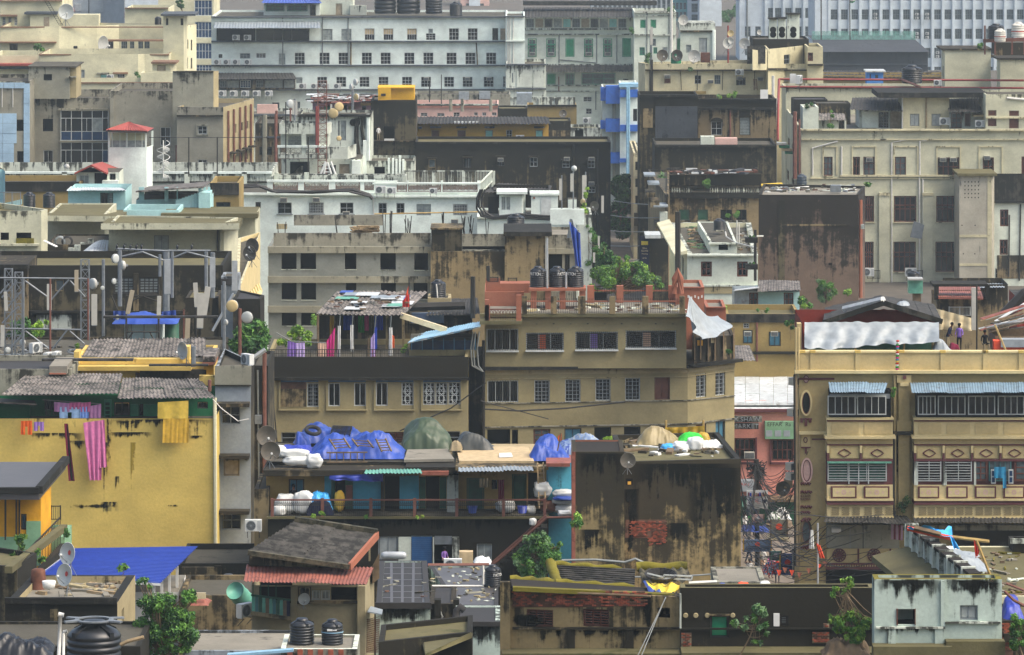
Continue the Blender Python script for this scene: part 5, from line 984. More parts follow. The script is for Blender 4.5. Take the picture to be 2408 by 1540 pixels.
b.bf('left_face','mustard',889.5,205.5,919,234,Y-.3,.4);b.bf('vent_grille','iron',896,220,907,226,Y-.42,.1);b.box('roof_lip',888,204.5,975,207,.5,'mustard',Bc=4)
Pe('person in a white shirt at dark tower opening',890,331,Y-.4,1.6,'c_white','c_khaki',.4)
Y=300
b=Bld('pink_trim_house','low cream house with pink trim and small barred windows behind ochre hut',Y,976,246,1172,'pinkp',D=10,ph=.5,win=ZW(1,0,[(1535,1052,1600,1085,'w'),(1690,1055,1760,1085,'w'),(1842,1048,1900,1085,'w'),(2035,1048,2070,1080,'w'),(2110,1048,2150,1080,'w'),(2200,1048,2245,1080,'w')]));b.Lg(244,3,.4,'wstn');b.Lg(250,2,.3,'pink')
b=Bld('pink_trim_house','grey roof tank room and slabs behind pink trimmed house',308,976,222,1200,'conc',D=8,ph=.3);b.box('metal_box',1079,215,1103,234,.4,'galv');b.box('metal_box',1127,214,1153,232,.4,'galv')
for x in(1060,1087,1154):Po(x,232,262,298,'bare concrete reinforcing post on pink trimmed roof near sheet column %d'%x if 0 else('leftmost','middle','rightmost')[(1060,1087,1154).index(x)]+' bare concrete post on pink trimmed roof',.2,'conc','concrete_post')
mb=MB();Bf(mb,1215,219,1251,246,296,2.5);o=Sg('air_cooler','rusty louvred air cooler box on roofs beside ochre wall','air cooler',mb,'galv')
b=Bld('ochre_block','plain ochre wall block with moulded grey parapet',290,1240,250,1356,'odull',D=8,ph=.3);b.box('parapet_block',1254,229,1353,248,-.6,'wstn',Bc=1.2);b.Lg(246,4,.3,'gdark')
for x in(1265,1305,1340):b.box('parapet_pier',x,231,x+8,247,-.4,'wstn',Bc=.6)
dish('dishm','dark dish against ochre wall block',P(1323,267,288),.3,1.0)
b=Bld('mossy_hut','black mossy hut with stepped roof right of ochre hut',264,1288,284,1342,'gdark',D=6,roof='rmoss');b.box('brown_lower',1291,306,1342,328,.1,'tdark')
b=Bld('mossy_hut','dark low building with pitched mossy roof behind ochre hut',278,1170,255,1240,'gdark',D=6,roof='rmoss')
b=Bld('small_grey_house','small stained house with arched opening before white lower floors',270,1342,300,1412,'wstn',D=6,roof='rmoss',ph=.3,win=[(1352,302,1372,326,'void')])
ACs([(1380,290)],'outdoor unit on an iron stand behind small grey house',276,scale=1.1)
Y=256
b=Bld('ochre_hut','long ochre rooftop hut with brown and turquoise doors and striped roof',Y,976,291,1290,'ochre',D=6,roof=None,win=ZW(1,0,[(1635,1213,1712,1328,'dr_brown'),(1878,1213,1957,1328,'dr_brown'),(2138,1213,2212,1328,'dr_turq'),(2335,1213,2389,1300,'w')])+ZW(2,0,[(218,1213,290,1328,'dr_turq')]))
for u0,u1,c in((1625,1727,1),(1870,1968,1),(2133,2225,1),(205,303,2)):b.box('sunshade',zx(c,u0),297,zx(c,u1),300.5,.5,'conc')
corp(b,974,291,1294,291,Y-.9,1286,274,980,274,Y+3,'asbd',1.2,.35,.06)
for i in Rg(7):x=1068+i*8.6;b.box('pale_sheet',x,284,x+5,290,.95,'tinw',Bc=-.6)
wac('window air conditioner beside ochre hut doors',P(988,303,Y-.1),0,.6);ACs([(1223,332)],'outdoor unit below window of ochre hut',Y-.6,scale=1.1)
Y=248
dw=ZW(1,1,[(1620,-50,1690,18,'w'),(1940,-80,2010,30,'w'),(2250,-80,2310,35,'pipew')])+ZW(2,1,[(165,-70,245,15,'w'),(465,-50,540,20,'w'),(705,-70,772,30,'w'),(705,200,775,260,'w')])
dw=[(1168,370,1186,390,'pipew'),(1246,370,1264,392,'w'),(1090,372,1108,394,'pipew'),(1008,374,1024,394,'grey1'),(1322,378,1340,394,'w'),(1382,376,1399,395,'w'),(1383,438,1400,453,'w')]
b=Bld('mouldy_building','long black moulded building with small white windows under ochre hut',Y,976,334,1436,'black_mold',D=9,roof='rmoss',ph=.3,win=dw);b.Ch(dw,3,3,.5,'grimy');b.Lg(333,5,.4,'pblack');b.Pi([(1405,350),(1405,560)],.1,'iron');b.Pi([(1348,340),(1348,560)],.12,'gdark')
for i,(x,y)in En(((1177,380),(1333,378),(1391,378),(1391,436))):wac(('window unit near middle of black moulded building','window unit above a sill on black moulded wall','upper window unit at right end of black moulded building','lower window unit at right end of black moulded building')[i],P(x,y,Y-.2),0,.95)
Y=214
ww=ZW(1,1,[(203,350,333,455,'g'),(492,350,632,455,'grid'),(783,350,910,455,'w'),(812,475,875,520,'w'),(1143,355,1220,460,'g'),(1310,355,1385,460,'g'),(1498,365,1632,470,'farp'),(1838,365,1975,470,'grid'),(-5,345,45,405,'d')])
b=Bld('white_terrace_building','white building with ornamental railed roof terrace and grilled windows',Y,563,454,1128,'wmid',D=9,ph=0,win=ww)
b.Lg(453,5,.45,'wmid',563,880);b.Lg(458,5,.5,'wmid',874,1130);b.Sl(ww[:3],3,2,.2,'fgrey')
YR=Y-.1
for i,(x0,x1,ya,yb)in En(((643,700,428,447),(716,772,428,447),(790,846,428,447),(858,878,428,447),(934,956,432,451),(961,1036,433,451),(1042,1122,433,451))):b.rail(x0,x1,ya,yb,.1,'rust',None,orn=True,posts=2)
for(x0,x1)in((628,643),(700,716),(772,790),(846,858),(878,934),(956,961),(1036,1042),(1122,1130)):b.box('parapet_pier',x0,425,x1,454,.12,'wmid',Bc=.25)
b.box('coping',628,423,882,428,.2,'wmid',Bc=.3);b.box('coping',876,429,1130,433,.22,'wmid',Bc=.3);b.box('plinth',628,446.5,1130,454,.1,'wmid',Bc=.3)
zt=b.z1;t2=b
for i,(x0,y0,x1,y1)in En(((1128,430,1157,401),)):
 a,c=P(1128,431,Y),P(1157,402,Y+14);mb=MB();mb.bar(a,c,.12);mb.bar(a-VZ(1),c-VZ(1),.12)
 for k in Rg(26):q=a.lerp(c,k/25);mb.bar(q,q-VZ(1),.04 if k%5 else.2)
 b.Pt('side_railing',mb,'wold')
mb=MB();a,c=P(948,402,Y+14),P(1158,402,Y+14);mb.bar(a,c,.12)
for k in Rg(60):q=a.lerp(c,k/59);mb.bar(q,q-VZ(1.6),.05)
for k in Rg(4):q=a.lerp(c,k/3+.01);mb.bar(q,q-VZ(1.8),.35)
b.Pt('rear_railing',mb,'wstn')
b2=Bld('balustrade_strip','stained balustrade wall behind railed white terrace',Y+9,600,412,956,'wstn',D=2,ph=.3)
for x in Rg(604,950,6):b2.box('baluster',x,417,x+3,428,.1,'wstn')
for x in(650,721):b2.box('pier',x-5,405,x+5,432,.3,'wold')
for i,(x,y,m)in En(((895,455,1.15),(920,456,1.0),(1019,455.5,.85))):ACs([(x,y)],('large outdoor unit on white terrace parapet','smaller outdoor unit beside large one on terrace parapet','single outdoor unit on right terrace railing')[i],Y-.5,scale=m)
for i,(x,y)in En(((667,474),(744,474),(814,507),(1069,525))):wac(('window unit above leftmost window of white terrace building','window unit above grilled window of white terrace building','window unit under white framed window of terrace building','low window unit at right of white terrace building')[i],P(x,y+1,Y-.2),0,1.0)
Cb([(563,437,Y-.8),(605,435,Y-.8),(640,449,Y-.8),(735,452,Y-.8),(830,446,Y-.8),(868,458,Y-.8),(876,468,Y-.8)],'thick bundle of black cables along white terrace wall',.16);Cb([(563,441,Y-.9),(612,438,Y-.9),(650,452,Y-.9),(760,449,Y-.9),(820,450,Y-.9),(872,462,Y-.9)],'second black cable bundle along white terrace wall',.1)
b.Pi([(878,455),(878,560)],.06,'pvc')
Cb([(880,503,205),(1126,498,205)],'bamboo pole laid across roof posts',.06,'bamboo',name='bamboo_pole')
b=Bld('cabin_terrace','white terrace wing carrying two white equipment cabins',204,1122,511,1375,'wmid',D=10);b.Lg(509,4,.3,'wold');RZ=b.rz
b=Bld('equipment_cabin','white equipment cabin with two door slits on terrace',206,1174,459,1228,'wmid',br=(1236,457),D=3,ph=0,z0=RZ,win=[(1179,462,1189,494,'dr_white'),(1190,462,1200,494,'dr_white')]);b.box('canopy',1168,449,1240,455,.8,'wmid',Bc=3);b.box('dark_recess',1148,462,1172,502,.05,'dark')
b=Bld('equipment_cabin','pale grey equipment cabin right of slitted cabin',206,1249,459,1312,'wmid',D=3,side='grey_blue',ph=0,z0=RZ);b.box('grey_door',1272,462,1296,505,.05,'fwhite');b.box('roof_edge',1246,454,1315,459,.2,'wmid',Bc=3);b.box('bell',1254,463,1258,467,.12,'terracotta')
b=Bld('equipment_cabin','small white cabinet at right end of cabin terrace',206.5,1336,469,1356,'wmid',D=2,ph=0,z0=RZ)
b=Bld('tin_shed','dark shed with sloping black roof behind white cabins',212,1160,446,1290,'gdark',D=6,roof=None);corp(b,1135,452,1292,450,211,1298,436,1172,430,218,'asbd',1,.3,.04)
for i,(dx,dy,lb)in En(((0,0,'outermost'),(5,4,'middle'),(11,8,'innermost'))):Cb([(1130+dx,445,203),(1122+dx,465,203),(1121+dx,490-dy,203),(1132+dx,508-dy,203),(1160,514-dy*.5,203),(1220,511-dy,203),(1290,516-dy,203),(1375,510-dy,203)],lb+' black cable loop swinging below white cabins',.09)
for i,(x,y0,y1,lb)in En(((1318,420,470,'left slim'),(1345,408,450,'middle'),(1374,412,470,'right'))):panel('panel',lb+' pale panel above white cabins',P(x,(y0+y1)/2,203),0,((y1-y0)/F*203/2*(1.2 if i else.8),)*2+((y1-y0)/F*203/2,));Po(x+3,y0-8,505,203.6,lb+' pole bearing a pale panel above cabins',.06)
mb=MB();p=P(1350,396,203);mb.lathe([(.0,-.27),(.2,-.19),(.27,0),(.2,.19),(0,.27)],16,p);Sg('radome_ball','round white radome ball on middle antenna pole','radome',mb,'dishwhite',Sm=True)
dish('dishm','black dish right of creeper covered pole',P(1399,484,202),-.4,.85);drum('drumc','small cream drum at cabin terrace corner',P(1371,474,202.5),-.5,.5)
Pn('creeper','bright green creeper climbing antenna pole','',1376,520,202,[(1376,458,7,16),(1374,482,10,16),(1377,502,12,12),(1380,440,4,10)],1500,.12,('ld','le','lb'),.03,8,clump=.6)
Pn('creeper','dull green creeper hanging down corner wall','',1384,620,200,[(1384,535,10,18),(1398,560,18,22),(1410,590,22,26),(1392,610,14,20)],2600,.13,('lb','lf','la'),.03,9,clump=.5)
Y=288
b=Bld('blue_white_tower','white tower with blue balcony boxes and bands',Y,1458,198,1499,'wmid',D=8,ph=.4,win=ZW(2,0,[(1130,1015,1168,1130,'d'),(1130,1330,1168,1440,'d')]))
for ya,yb in((210,228),(293,308),(372,381)):b.box('blue_band',1458,ya,1500,yb,.5,'bluepaint')
b.Pi([(1475,205),(1475,420)],.14,'pblue',.6);b.Pi([(1479,205),(1479,420)],.14,'pblue',.6);b.box('pale_roof_cap',1456,196,1501,204,.6,'pblue',Bc=2)
b2=Bld('blue_white_tower','recessed left bay of blue tower with projecting blue balcony boxes',Y+1,1416,205,1458,'wold',D=7)
for ya,yb in((200,242),(278,308),(357,382)):b2.box('balcony_box',1424,ya,1458,yb,1.6,'bluepaint');b2.box('balcony_return',1412,ya+4,1424,yb-6,.8,'bluepaint')
b2.box('grey_stack',1440,240,1448,420,.5,'conc')
Pn('tree','large dark tree filling lane below blue tower','',1468,560,262,[(1462,440,30,34),(1470,480,34,40),(1450,500,24,34),(1478,425,24,22),(1465,530,34,30)],6500,.3,('leaf_dk','lc','la'),.5,11)
Y=268
cw=ZW(2,0,[(1422,702,1480,778,'brshut'),(1705,702,1765,782,'g'),(1888,700,1946,785,'far'),(2092,720,2180,795,'pipew')])
b=Bld('dish_roof_building','stained cream building with satellite dishes along its roof',Y,1517,150,1936,'cdull',D=12,bl=(1501,146),ph=.6,win=cw);b.Lg(163,3,.5,'grimy');b.Lg(214,6,.3,'odull',1517,1660);b.Pi([(1530,165),(1530,222)],.14,'iron');b.Pi([(1533,140),(1533,222)],.14,'iron');DRZ=b.rz
for x in(1600,1640,1700,1775):b.Pi([(x,166),(x+R.uniform(-3,3),212)],.04,'wire')
for i,(x,y)in En(((1671,196),(1739,188),(1788,190),(1851,191),(1569,184))):wac(('window unit low between shutters on cream dish roof building','window unit right of shuttered window on cream dish building','window unit left of barred vent on cream dish building','window unit beside wall ladder','window unit in first shutter of cream dish building')[i],P(x,y,Y-.2),0,1.0)
ACs([(1739,177)],'white outdoor unit above barred vent of dish building',Y-.5,scale=1.15)
mb=MB()
for dx in(0,7):mb.bar(P(1772+dx,185,Y-.4),P(1774+dx,212,Y-.4),.06)
for i in Rg(8):mb.bar(P(1772,187+i*3,Y-.4),P(1780,187+i*3,Y-.4),.05)
Sg('ladder','rusty wall ladder on cream dish roof building','',mb,'rpipe')
for i,(u,v,r_,k)in En(((1400,515,1.35,'dishm'),(1545,515,1.35,'dishm'),(1697,522,1.5,'dish'),(2012,402,1.3,'dish'),(2172,405,1.3,'dish'),(1592,185,1.2,'dish'),(2040,310,.75,'dishc'),(2040,378,.7,'dish'),(2305,300,.6,'dish'))):dish(k,('dark mesh dish left of green drum','mesh dish half hidden behind green drum','large dish left of rusty tank on dish roof','left of two large dishes beside red mast','right of two large dishes beside red mast','dish on white stair block roof','cream dish high on red mast','pale dish lower on red mast','small dish beside cooling platform')[i],P(zx(2,u),zy(0,v),Y+1),(.25,-.3,.2,.3,-.2,.3,0,.2,.4)[i],r_)
Tk(1590,150,25,Y+1,'bright green drum tank on dish roof','tankgreen',hs=1.0)
sbox('rusty_tank','rust brown square tank on dish roof','tank','rust',1648,124,1670,147,Y+1.5,1)
Po(1712,60,148,Y+2,'red roof mast carrying two dishes',.1,'pipe_red','antenna_mast');Po(1531,70,150,Y,'thick grey post with pale panel above dish roof',.16,'steel','antenna_mast');panel('panel','pale panel on grey post above dish roof',P(1532,84,Y-.2),0,1.05);Po(1579,-12,125,340,'tall white pipe mast beside green window block',.2,'pvc','antenna_mast')
Tf('scrubby plant at grey post on dish roof',1525,150,Y-.5,30,22,240,.16,('lf','la'));Tf('weeds hanging over parapet of dish building',1620,168,Y-.7,34,16,260,.14,('lf','lc'))
b=Bld('stair_block','white stair block with grey door behind roof dishes',Y+9,1600,73,1677,'wold',D=7,ph=.5,win=ZW(2,0,[(1745,353,1820,490,'dr_grey'),(1625,418,1672,490,'farp')]));b.Lg(71,4,.3,'grimy');b.box('upper_parapet',1597,54,1682,71,.1,'wstn',Bc=6.5);b.Pi([(1678,70),(1678,140)],.25,'wmid');b.box('stained_side',1592,90,1599,140,.4,'sdkg')
b=Bld('cream_gable_block','high cream block with black stained sloping parapet and cooling platform',Y-2,1806,116,1899,'cdull',y1=106,D=9,ph=.3,win=ZW(3,0,[(148,512,205,595,'g')]));b.Lg(160,4,.4,'grimy');b.box('lower_left',1770,118,1806,165,-.2,'cdull',Bc=5)
b3=Bld('cream_gable_block','narrow stained corner strip right of high cream block',Y-1,1899,110,1935,'cdull',D=9,roof='rmoss',win=ZW(3,0,[(372,490,420,570,'brownwin')]));b3.Lg(150,4,.5,'grimy')
sbox('black_sheet','dark netting sheet hanging on cream block roof','netting','asbd',1757,108,1800,150,Y-3,.2)
b4=Bld('cooling_platform','dark roof platform carrying white cooling cabinets',Y+2,1770,92,1902,'gdark',D=8);PZ=b4.rz
for i,(x0,x1,y0,lb)in En(((1809,1827,45,'tall white cooling cabinet with twin fans'),(1851,1880,34,'tall stained white cabinet right on cooling platform'),(1830,1848,44,'pale middle cabinet on cooling platform'))):
 t=Th('cooling_cabinet',lb,'cabinet',P((x0+x1)/2,92,Y+3));t.bf('casing','wold',x0,y0,x1,91,Y+3,1.2)
 for k in Rg(2):mb=MB();mb.lathe([(0,-.03),(.38,-.03)],14,P((x0+x1)/2,70+k*11,Y+3),axis='y',close=False);t.Pt('fan',mb,'dark')
 t.bf('top','gdark',x0-2,y0-3,x1+2,y0,Y+2.8,1.8)
Y=246
b=Bld('arched_window_building','blackened building with two arched windows below dish roof',Y,1640,234,1826,'grimy',D=9,roof='rmoss',ph=.4,win=ZW(2,0,[(1858,1135,1960,1262,'w'),(2122,1090,2225,1262,'lou')]));b.Lg(231,5,.4,'pblack');b.Lg(252,6,.4,'pblack');b.box('upper_band',1640,236,1826,252,.15,'black_mold')
for u in(1858,2122):
 mb=MB();c=P(zx(2,u+52),zy(0,1135 if u<2000 else 1092),Y-.05);r_=52*.252/F*Y;mb.poly([c+Vc((r_*1.15*cos(a),-.12,r_*.75*sin(a)))for a in[i/10*pi for i in Rg(11)]]);b.Pt('arch',mb,'gdark')
b.Pi([(1717,255),(1717,330)],.1,'rpipe')
b=Bld('arched_window_building','blank soot black wall left of arched windows',Y-2,1504,226,1642,'black_mold',D=9,roof='rmoss',ph=.4);b.Lg(222,5,.4,'pblack',1504,1640);b.box('dark_inset',1541,250,1640,340,.2,'slate');b.box('tan_patch',1512,255,1535,300,.06,'tdark')
Tf('row of weeds on blackened building roof',1690,234,Y-1,60,14,420,.13,('lb','ld','lf'));Tf('taller weeds on blackened building roof',1720,234,Y-1,30,20,260,.13,('ld','lb'))
b=Bld('low_black_roofs','low black stained roofs with tiled scraps below arched windows',238,1540,340,1826,'gdark',D=10,ph=.3);b.Lg(342,4,.3,'pblack');LZ=b.rz
for i,(x0,x1,y0,y1,m,lb)in En(((1648,1680,321,343,'wold','white square tank before arched windows'),(1682,1734,325,340,'pinkp','stack of pale boards before arched windows'))):mb=MB();Bf(mb,x0,y0,x1,y1,239,1.5);Sg('roof_box',lb,'tank' if not i else'boards',mb,m)
sbox('white_board','white board leaning at right end of weed roof','board','wpaint',1788,211,1806,232,244,.2)
Y=236
bw=ZW(2,1,[(1560,415,1655,512,'dr_dkg'),(1735,415,1830,512,'dr_dkg'),(1945,415,2055,515,'d'),(2095,415,2190,515,'d')])
b=Bld('balustrade_house','old brown house with stone balustrade and dark shutters beside lane',Y,1570,452,1788,'tdark',D=12,ph=0,win=bw);b.Sl(bw,4,3,.25,'ctan');b.Lg(452,14,.35,'gdark')
for i in Rg(38):
 x=1581+i*5.6
 if 1627<x<1668:continue
 mb=MB();p=P(x,455,Y-.1);mb.lathe([(.1,-.02),(.06,.12),(.1,.3),(.05,.5),(.1,.58)],6,p);b.Pt('baluster',mb,'wstn')
b.box('balustrade_rail',1572,438,1786,441,.3,'grimy');b.box('upper_wall',1574,414,1668,438,-1.6,'grimy',Bc=3);b.box('upper_wall',1668,412,1792,438,-1.4,'black_mold',Bc=3)
Tf('shrub growing through stone balustrade',1657,452,Y-.6,36,32,420,.14,('lb','la'));Tf('shrub under shuttered windows of old brown house',1720,516,Y-1,50,20,300,.14,('lb','la'))
rt=Th('patched_tin_canopy','patched dark tin roof with loose sheets above balustrade house','roof',P(1680,412,Y+3))
for i in Rg(14):x=1566+i*15;m=('asbd','asbd','slate','rsheet','asbd','galv')[i%6];mb=MB();q=[P(x,410+(i%3),Y+1),P(x+18,412+(i%2)*2,Y+1),P(x+14,388-(i%3),Y+7),P(x-4,388,Y+7)];mb.hexa([p-VZ(.08)for p in q],q);rt.Pt('sheet',mb,m)
Db('loose sheets and rubble on patched tin roof',1570,392,1790,410,ZAT(400,Y+4)+.4,60,('asbd','tinw','rust','slate'),14,.15,.6)
b=Bld('lane_flank','narrow receding house fronts with hanging balconies on right of lane',222,1568,462,1572,'tdark',y1=462,bl=(1524,398),br=(1574,400))
for i,(x0,x1,ya,yb,Yb)in En(((1540,1570,522,548,221),(1527,1550,470,486,228),(1518,1540,450,462,236))):b.box('balcony',x0,ya,x1,yb,1.2,'tdark',Bc=3);b.box('awning',x0-4,ya-42,x1,ya-38,1.6,'galv',Bc=2)
b.box('white_panel',1551,497,1569,518,1.3,'wold')
b=Bld('lane_house','thin pale house front at left end of lane with a pink pipe',256,1490,360,1504,'cdull',D=20,win=[(1494,380+i*40,1499,400+i*40,'d')for i in Rg(4)]);b.Pi([(1507,380),(1507,552)],.2,'pinkp',.3);b.box('balcony',1491,500,1504,530,.8,'grimy')
Tf('weeds on lane balconies',1552,440,234,30,30,260,.16,('lf','la'))
t=Th('shop_sign','tall dark blue shop sign with yellow panel in lane','sign',P(1516,650,214));t.bf('board','c_navy',1504,555,1528,640,214,.2);t.bf('yellow_panel','yellow_paint',1508,567,1524,576,213.9,.1);text(t,'lettering','Glass',1516,585,213.9,3.5,'t_cream');text(t,'lettering','GLASS',1516,591.5,213.9,4,'t_cream');text(t,'lettering','Framing',1516,598,213.9,3,'t_cream');text(t,'lettering','& Co',1516,608,213.9,3,'t_cream')
b=Bld('lane_shop','dim shop front with tin awning deep in lane',214,1526,560,1572,'gdark',D=8,ph=.1);b.box('awning',1516,548,1552,556,2.0,'tinw',Bc=2)
for i in Rg(5):Cb([(1436,470+i*36,230),(1560,480+i*30,222)],'wire crossing dark lane, %s from top'%ORD[i],.04,'wgrey',.01)
Y=190
b=Bld('flat_roof_house','pale plastered house with open flat roof, tank and brown shutters',Y,1616,597,1782,'wold',bl=(1574,523),br=(1766,523),side='cream',ph=.4,pt=.45,cap='wstn',win=ZW(2,1,[(1763,900,1865,1040,'brownwin'),(2100,900,2200,1042,'brownwin')]),lwin=[(1592,580,1596,640,'d'),(1604,600,1608,650,'d')])
b.Lg(597,4,.5,'wold');b.Lg(669,4,.2,'wold');FZ=b.rz;mb=MB();A,Bk=b.poly[0],b.poly[-1];o=Vc((-1.1,0,-.15));up=VZ(.15);mb.hexa([A+o,A,Bk,Bk+o],[A+o+up,A+up*2,Bk+up*2,Bk+o+up]);b.Pt('side_eave',mb,'cream')
b2=Bld('roof_shelter','long low roof shelter with flat concrete top on pale house',Y+2,1670,571,1733,'wold',bl=(1640,521),br=(1712,521),ph=.08,z0=FZ,win=[(1690,574,1712,588,'void')]);b2.box('slab_edge',1666,570,1736,574,.3,'wold')
Tk(1692,543,28,Y+6,'black open tank on flat roof shelter',hs=.85);b2.bf('tank_plinth','conc',1684,542,1702,545,Y+5.8,1.4)
Db('heap of branches and scrap on pale flat roof',1618,532,1660,586,FZ,150,('wood','lf','wood_lt','rdark'),15,.06,.3);Db('scrap along right side of pale flat roof',1738,545,1774,590,FZ,40,('wood','conc','pvc'),16,.06,.3)
Cb([(1706,545,Y+4),(1708,556,Y+3),(1730,570,Y+2),(1780,583,Y)],'white hose running over flat roof',.05,'pvc',name='hose');Po(1733,518,572,Y+2,'white post on flat roof shelter',.05,'pvc');Po(1738,526,572,Y+2,'second white post on flat roof shelter',.05,'pvc')
Po(1594,498,655,Y-8,'thick black chimney pipe left of pale flat roof house',.22,'iron','chimney_pipe','chimney');b.box('lower_plinth',1612,672,1782,690,.1,'tan');Po(1776,540,660,Y-3,'black post with two plant shelves beside brick red block',.12,'iron')
for i,y in En((559,622)):mb=MB();Bf(mb,1753,y,1782,y+12,Y-3.5,1);Sg('plant_shelf',('upper','lower')[i]+' mossy shelf on black post','shelf',mb,'pblack');Tf(('upper','lower')[i]+' greenery on mossy post shelf',1768,y+1,Y-3.4,26,8,120,.1,('la','lc'))
Y=244
r1=ZW(3,0,[(518,1462,603,1640,'browndoor'),(790,1462,858,1640,'brownwin'),(890,1462,995,1640,'browndoor'),(1183,1462,1288,1640,'browndoor'),(1580,1468,1785,1645,'browntall'),(2005,1468,2108,1640,'brownwin'),(2365,1460,2400,1640,'brownwin')])
r2=ZW(3,1,[(900,288,990,530,'browntall'),(1175,288,1385,532,'browntall'),(1570,288,1780,532,'browntall'),(505,290,700,532,'browntall')])
r3=ZW(3,1,[(893,715,986,995,'browntall'),(1170,715,1380,997,'browntall'),(1563,715,1768,997,'browntall'),(505,715,700,997,'browntall')])
b=Bld('grand_building','grand cream building with pilasters and tall brown framed windows on right',Y,1884,305,2460,'beige',D=24,bl=(1838,240),br=(2460,240),roof='rgrey',ph=.6,win=r1+r2+r3,lwin=[(1842,300,1846,330,'brownwin'),(1852,320,1857,350,'brownwin'),(1862,335,1868,370,'brownwin'),(1850,395,1855,430,'brownwin'),(1862,415,1868,455,'brownwin')])
b.Lg(303,4,.5,'cdull');b.Lg(326,3,.25,'cdull');b.Lg(411,4,.3,'cdull',1975,2250);b.Lg(418,2,.2,'cdull',1905,2250);b.Lg(663,4,.4,'cdull',2030,2256)
for u0,u1 in((520,635),(792,998),(1182,1392),(1582,1788),(1975,2178)):b.box('panel_frame',zx(3,u0)-3,344,zx(3,u0),411,.12,'cdull');b.box('panel_frame',zx(3,u1),344,zx(3,u1)+3,411,.12,'cdull');b.box('panel_frame',zx(3,u0)-3,343,zx(3,u1)+3,346,.14,'cdull')
for u in(1035,1440):b.box('pilaster',zx(3,u),452,zx(3,u+97),675,.35,'beige');b.box('pilaster_cap',zx(3,u-3),453,zx(3,u+100),459,.45,'cdull')
for q in r2[:3]+r3[:3]:b.box('inner_mullion',q[0]+(q[2]-q[0])*.5-1,q[1],q[0]+(q[2]-q[0])*.5+1,q[3],-.1,'fbrown',Bc=.2)
for q in r2[:3]+r3[:3]:b.box('transom',q[0]+.5,q[1]+(q[3]-q[1])*.34,q[2]-.5,q[1]+(q[3]-q[1])*.34+2,-.08,'fbrown',Bc=.2)
b.Sl(r1+r2+r3,2,2,.15,'cdull')
for pts in([(1911,412),(1911,348),(1970,332)],[(1979,412),(1979,344)],[(2097,690),(2097,335),(2135,328)],[(2163,412),(2163,332),(2180,330)],[(2162,690),(2162,412)],[(2170,690),(2170,420)],[(2252,690),(2252,440)]):b.Pi(pts,.1,'pvc')
for i,(u,v)in En(((945,1508),(1632,1508),(1730,1508),(2043,1490))):wac(('window unit in top row of grand building, above paired windows','left window unit in wide top row window of grand building','right window unit in wide top row window of grand building','window unit under tilted board of grand building')[i],P(zx(3,u),zy(0,v),Y-.1),0,1.0)
for i,u in En((935,1332)):ACs([(zx(3,u),650)],('outdoor unit on balcony beside brick red block','outdoor unit above black tank at grand building')[i],Y-.8,scale=1.45);b.rail(zx(3,u)-2,zx(3,u+110),636,655,.9,'iron',12)
mb=MB();p=P(2156,542,Y-.8);mb.hexa([p+Vc(q)for q in((-.7,0,-.7),(.5,0,-.9),(.5,.3,-.9),(-.7,.3,-.7))],[p+Vc(q)for q in((-.3,0,1),(.8,0,.6),(.8,.3,.6),(-.3,.3,1))]);Sg('floodlight','grey square floodlight tilted on grand building wall','',mb,'steel')
b2=Bld('stair_shaft','grey streaked stair shaft with grid of vent holes on grand building',Y-3,2256,413,2332,'stain_grey',D=6,br=(2338,411),roof='rmoss',ph=.1);b2.box('cap_slab',2251,407,2344,413,.5,'rmoss',Bc=6)
for i in Rg(5):
 for j in Rg(5):x,y=zx(3,1838+i*31.5),zy(1,157+j*36.5);b2.box('vent_hole',x-1.2,y-1.5,x+1.2,y+1.5,.015,'dark',Bc=-.005)
for(u,v)in((1810,562),(1933,562),(2066,538),(1823,828),(1930,828),(2062,845)):b2.box('vent_hole',zx(3,u)-1.3,zy(1,v)-1.3,zx(3,u)+1.3,zy(1,v)+1.3,.015,'dark',Bc=-.005)
b2.Lg(552,6,.06,'cdull');b2.Lg(620,5,.06,'cdull');b2.box('pale_edge',2322,415,2332,660,.05,'cdull')
b3=Bld('grand_building_wing','right wing with black parapet and stained white wall beside stair shaft',Y-2,2338,412,2470,'wold',D=9,ph=.4,win=ZW(3,1,[(2165,415,2243,572,'brownwin'),(2162,695,2238,838,'brownwin'),(2120,965,2190,1058,'g')]));b3.box('black_parapet',2338,408,2470,474,.12,'pblack');b3.Lg(472,5,.4,'pblack');b3.box('fallen_plaster',2345,600,2470,655,.05,'grimy');b3.Pi([(2400,480),(2397,660)],.08,'iron');b3.Pi([(2374,505),(2372,650)],.07,'iron')
RZ=b.rz
rb=Bld('rear_wall_block','cream rear block of grand building with red roof pipes',Y+16,1848,207,2230,'beige',D=9,roof='roof_wet',ph=.3);rb.Lg(203,5,.3,'pblack');rz2=rb.rz
for i,(x0,x1,y0,lb)in En(((2222,2330,118,'wide plain beige lift house on grand building roof'),(2352,2470,140,'right plain beige lift house on grand building roof'))):
 q=Bld('lift_house',lb,Y+12-i*2,x0,y0,x1,D=7,bl=(x0-8,y0-2),Wl='beige',ph=.1,z0=RZ,lwin=[]if i else[(2216,155,2219,190,'d')])
 q.box('roof_edge',x0-8,y0-4,x1+3,y0,.2,'grimy',Bc=7)
for y in(186,204):Cb([(1832,y,Y+10),(2408,y+3,Y+8)],('rear','front')[y>190]+' red fire pipe along grand building roof',.12,'pipe_red',name='fire_pipe')
Cb([(1832,186,Y+10),(1830,245,Y+6),(1829,330,Y+4)],'red fire pipe dropping down side of grand building',.14,'pipe_red',name='fire_pipe');Cb([(2118,186,Y+9),(2164,204,Y+6)],'short rusty pipe crossing grand roof',.14,'rpipe',name='fire_pipe')
e=Is('tank','water_tank','big black tank lying on grand building roof','water tank',P(2148,198,Y+8)+Vc((0,2,0)),0,(2.3,2.3,1.7))
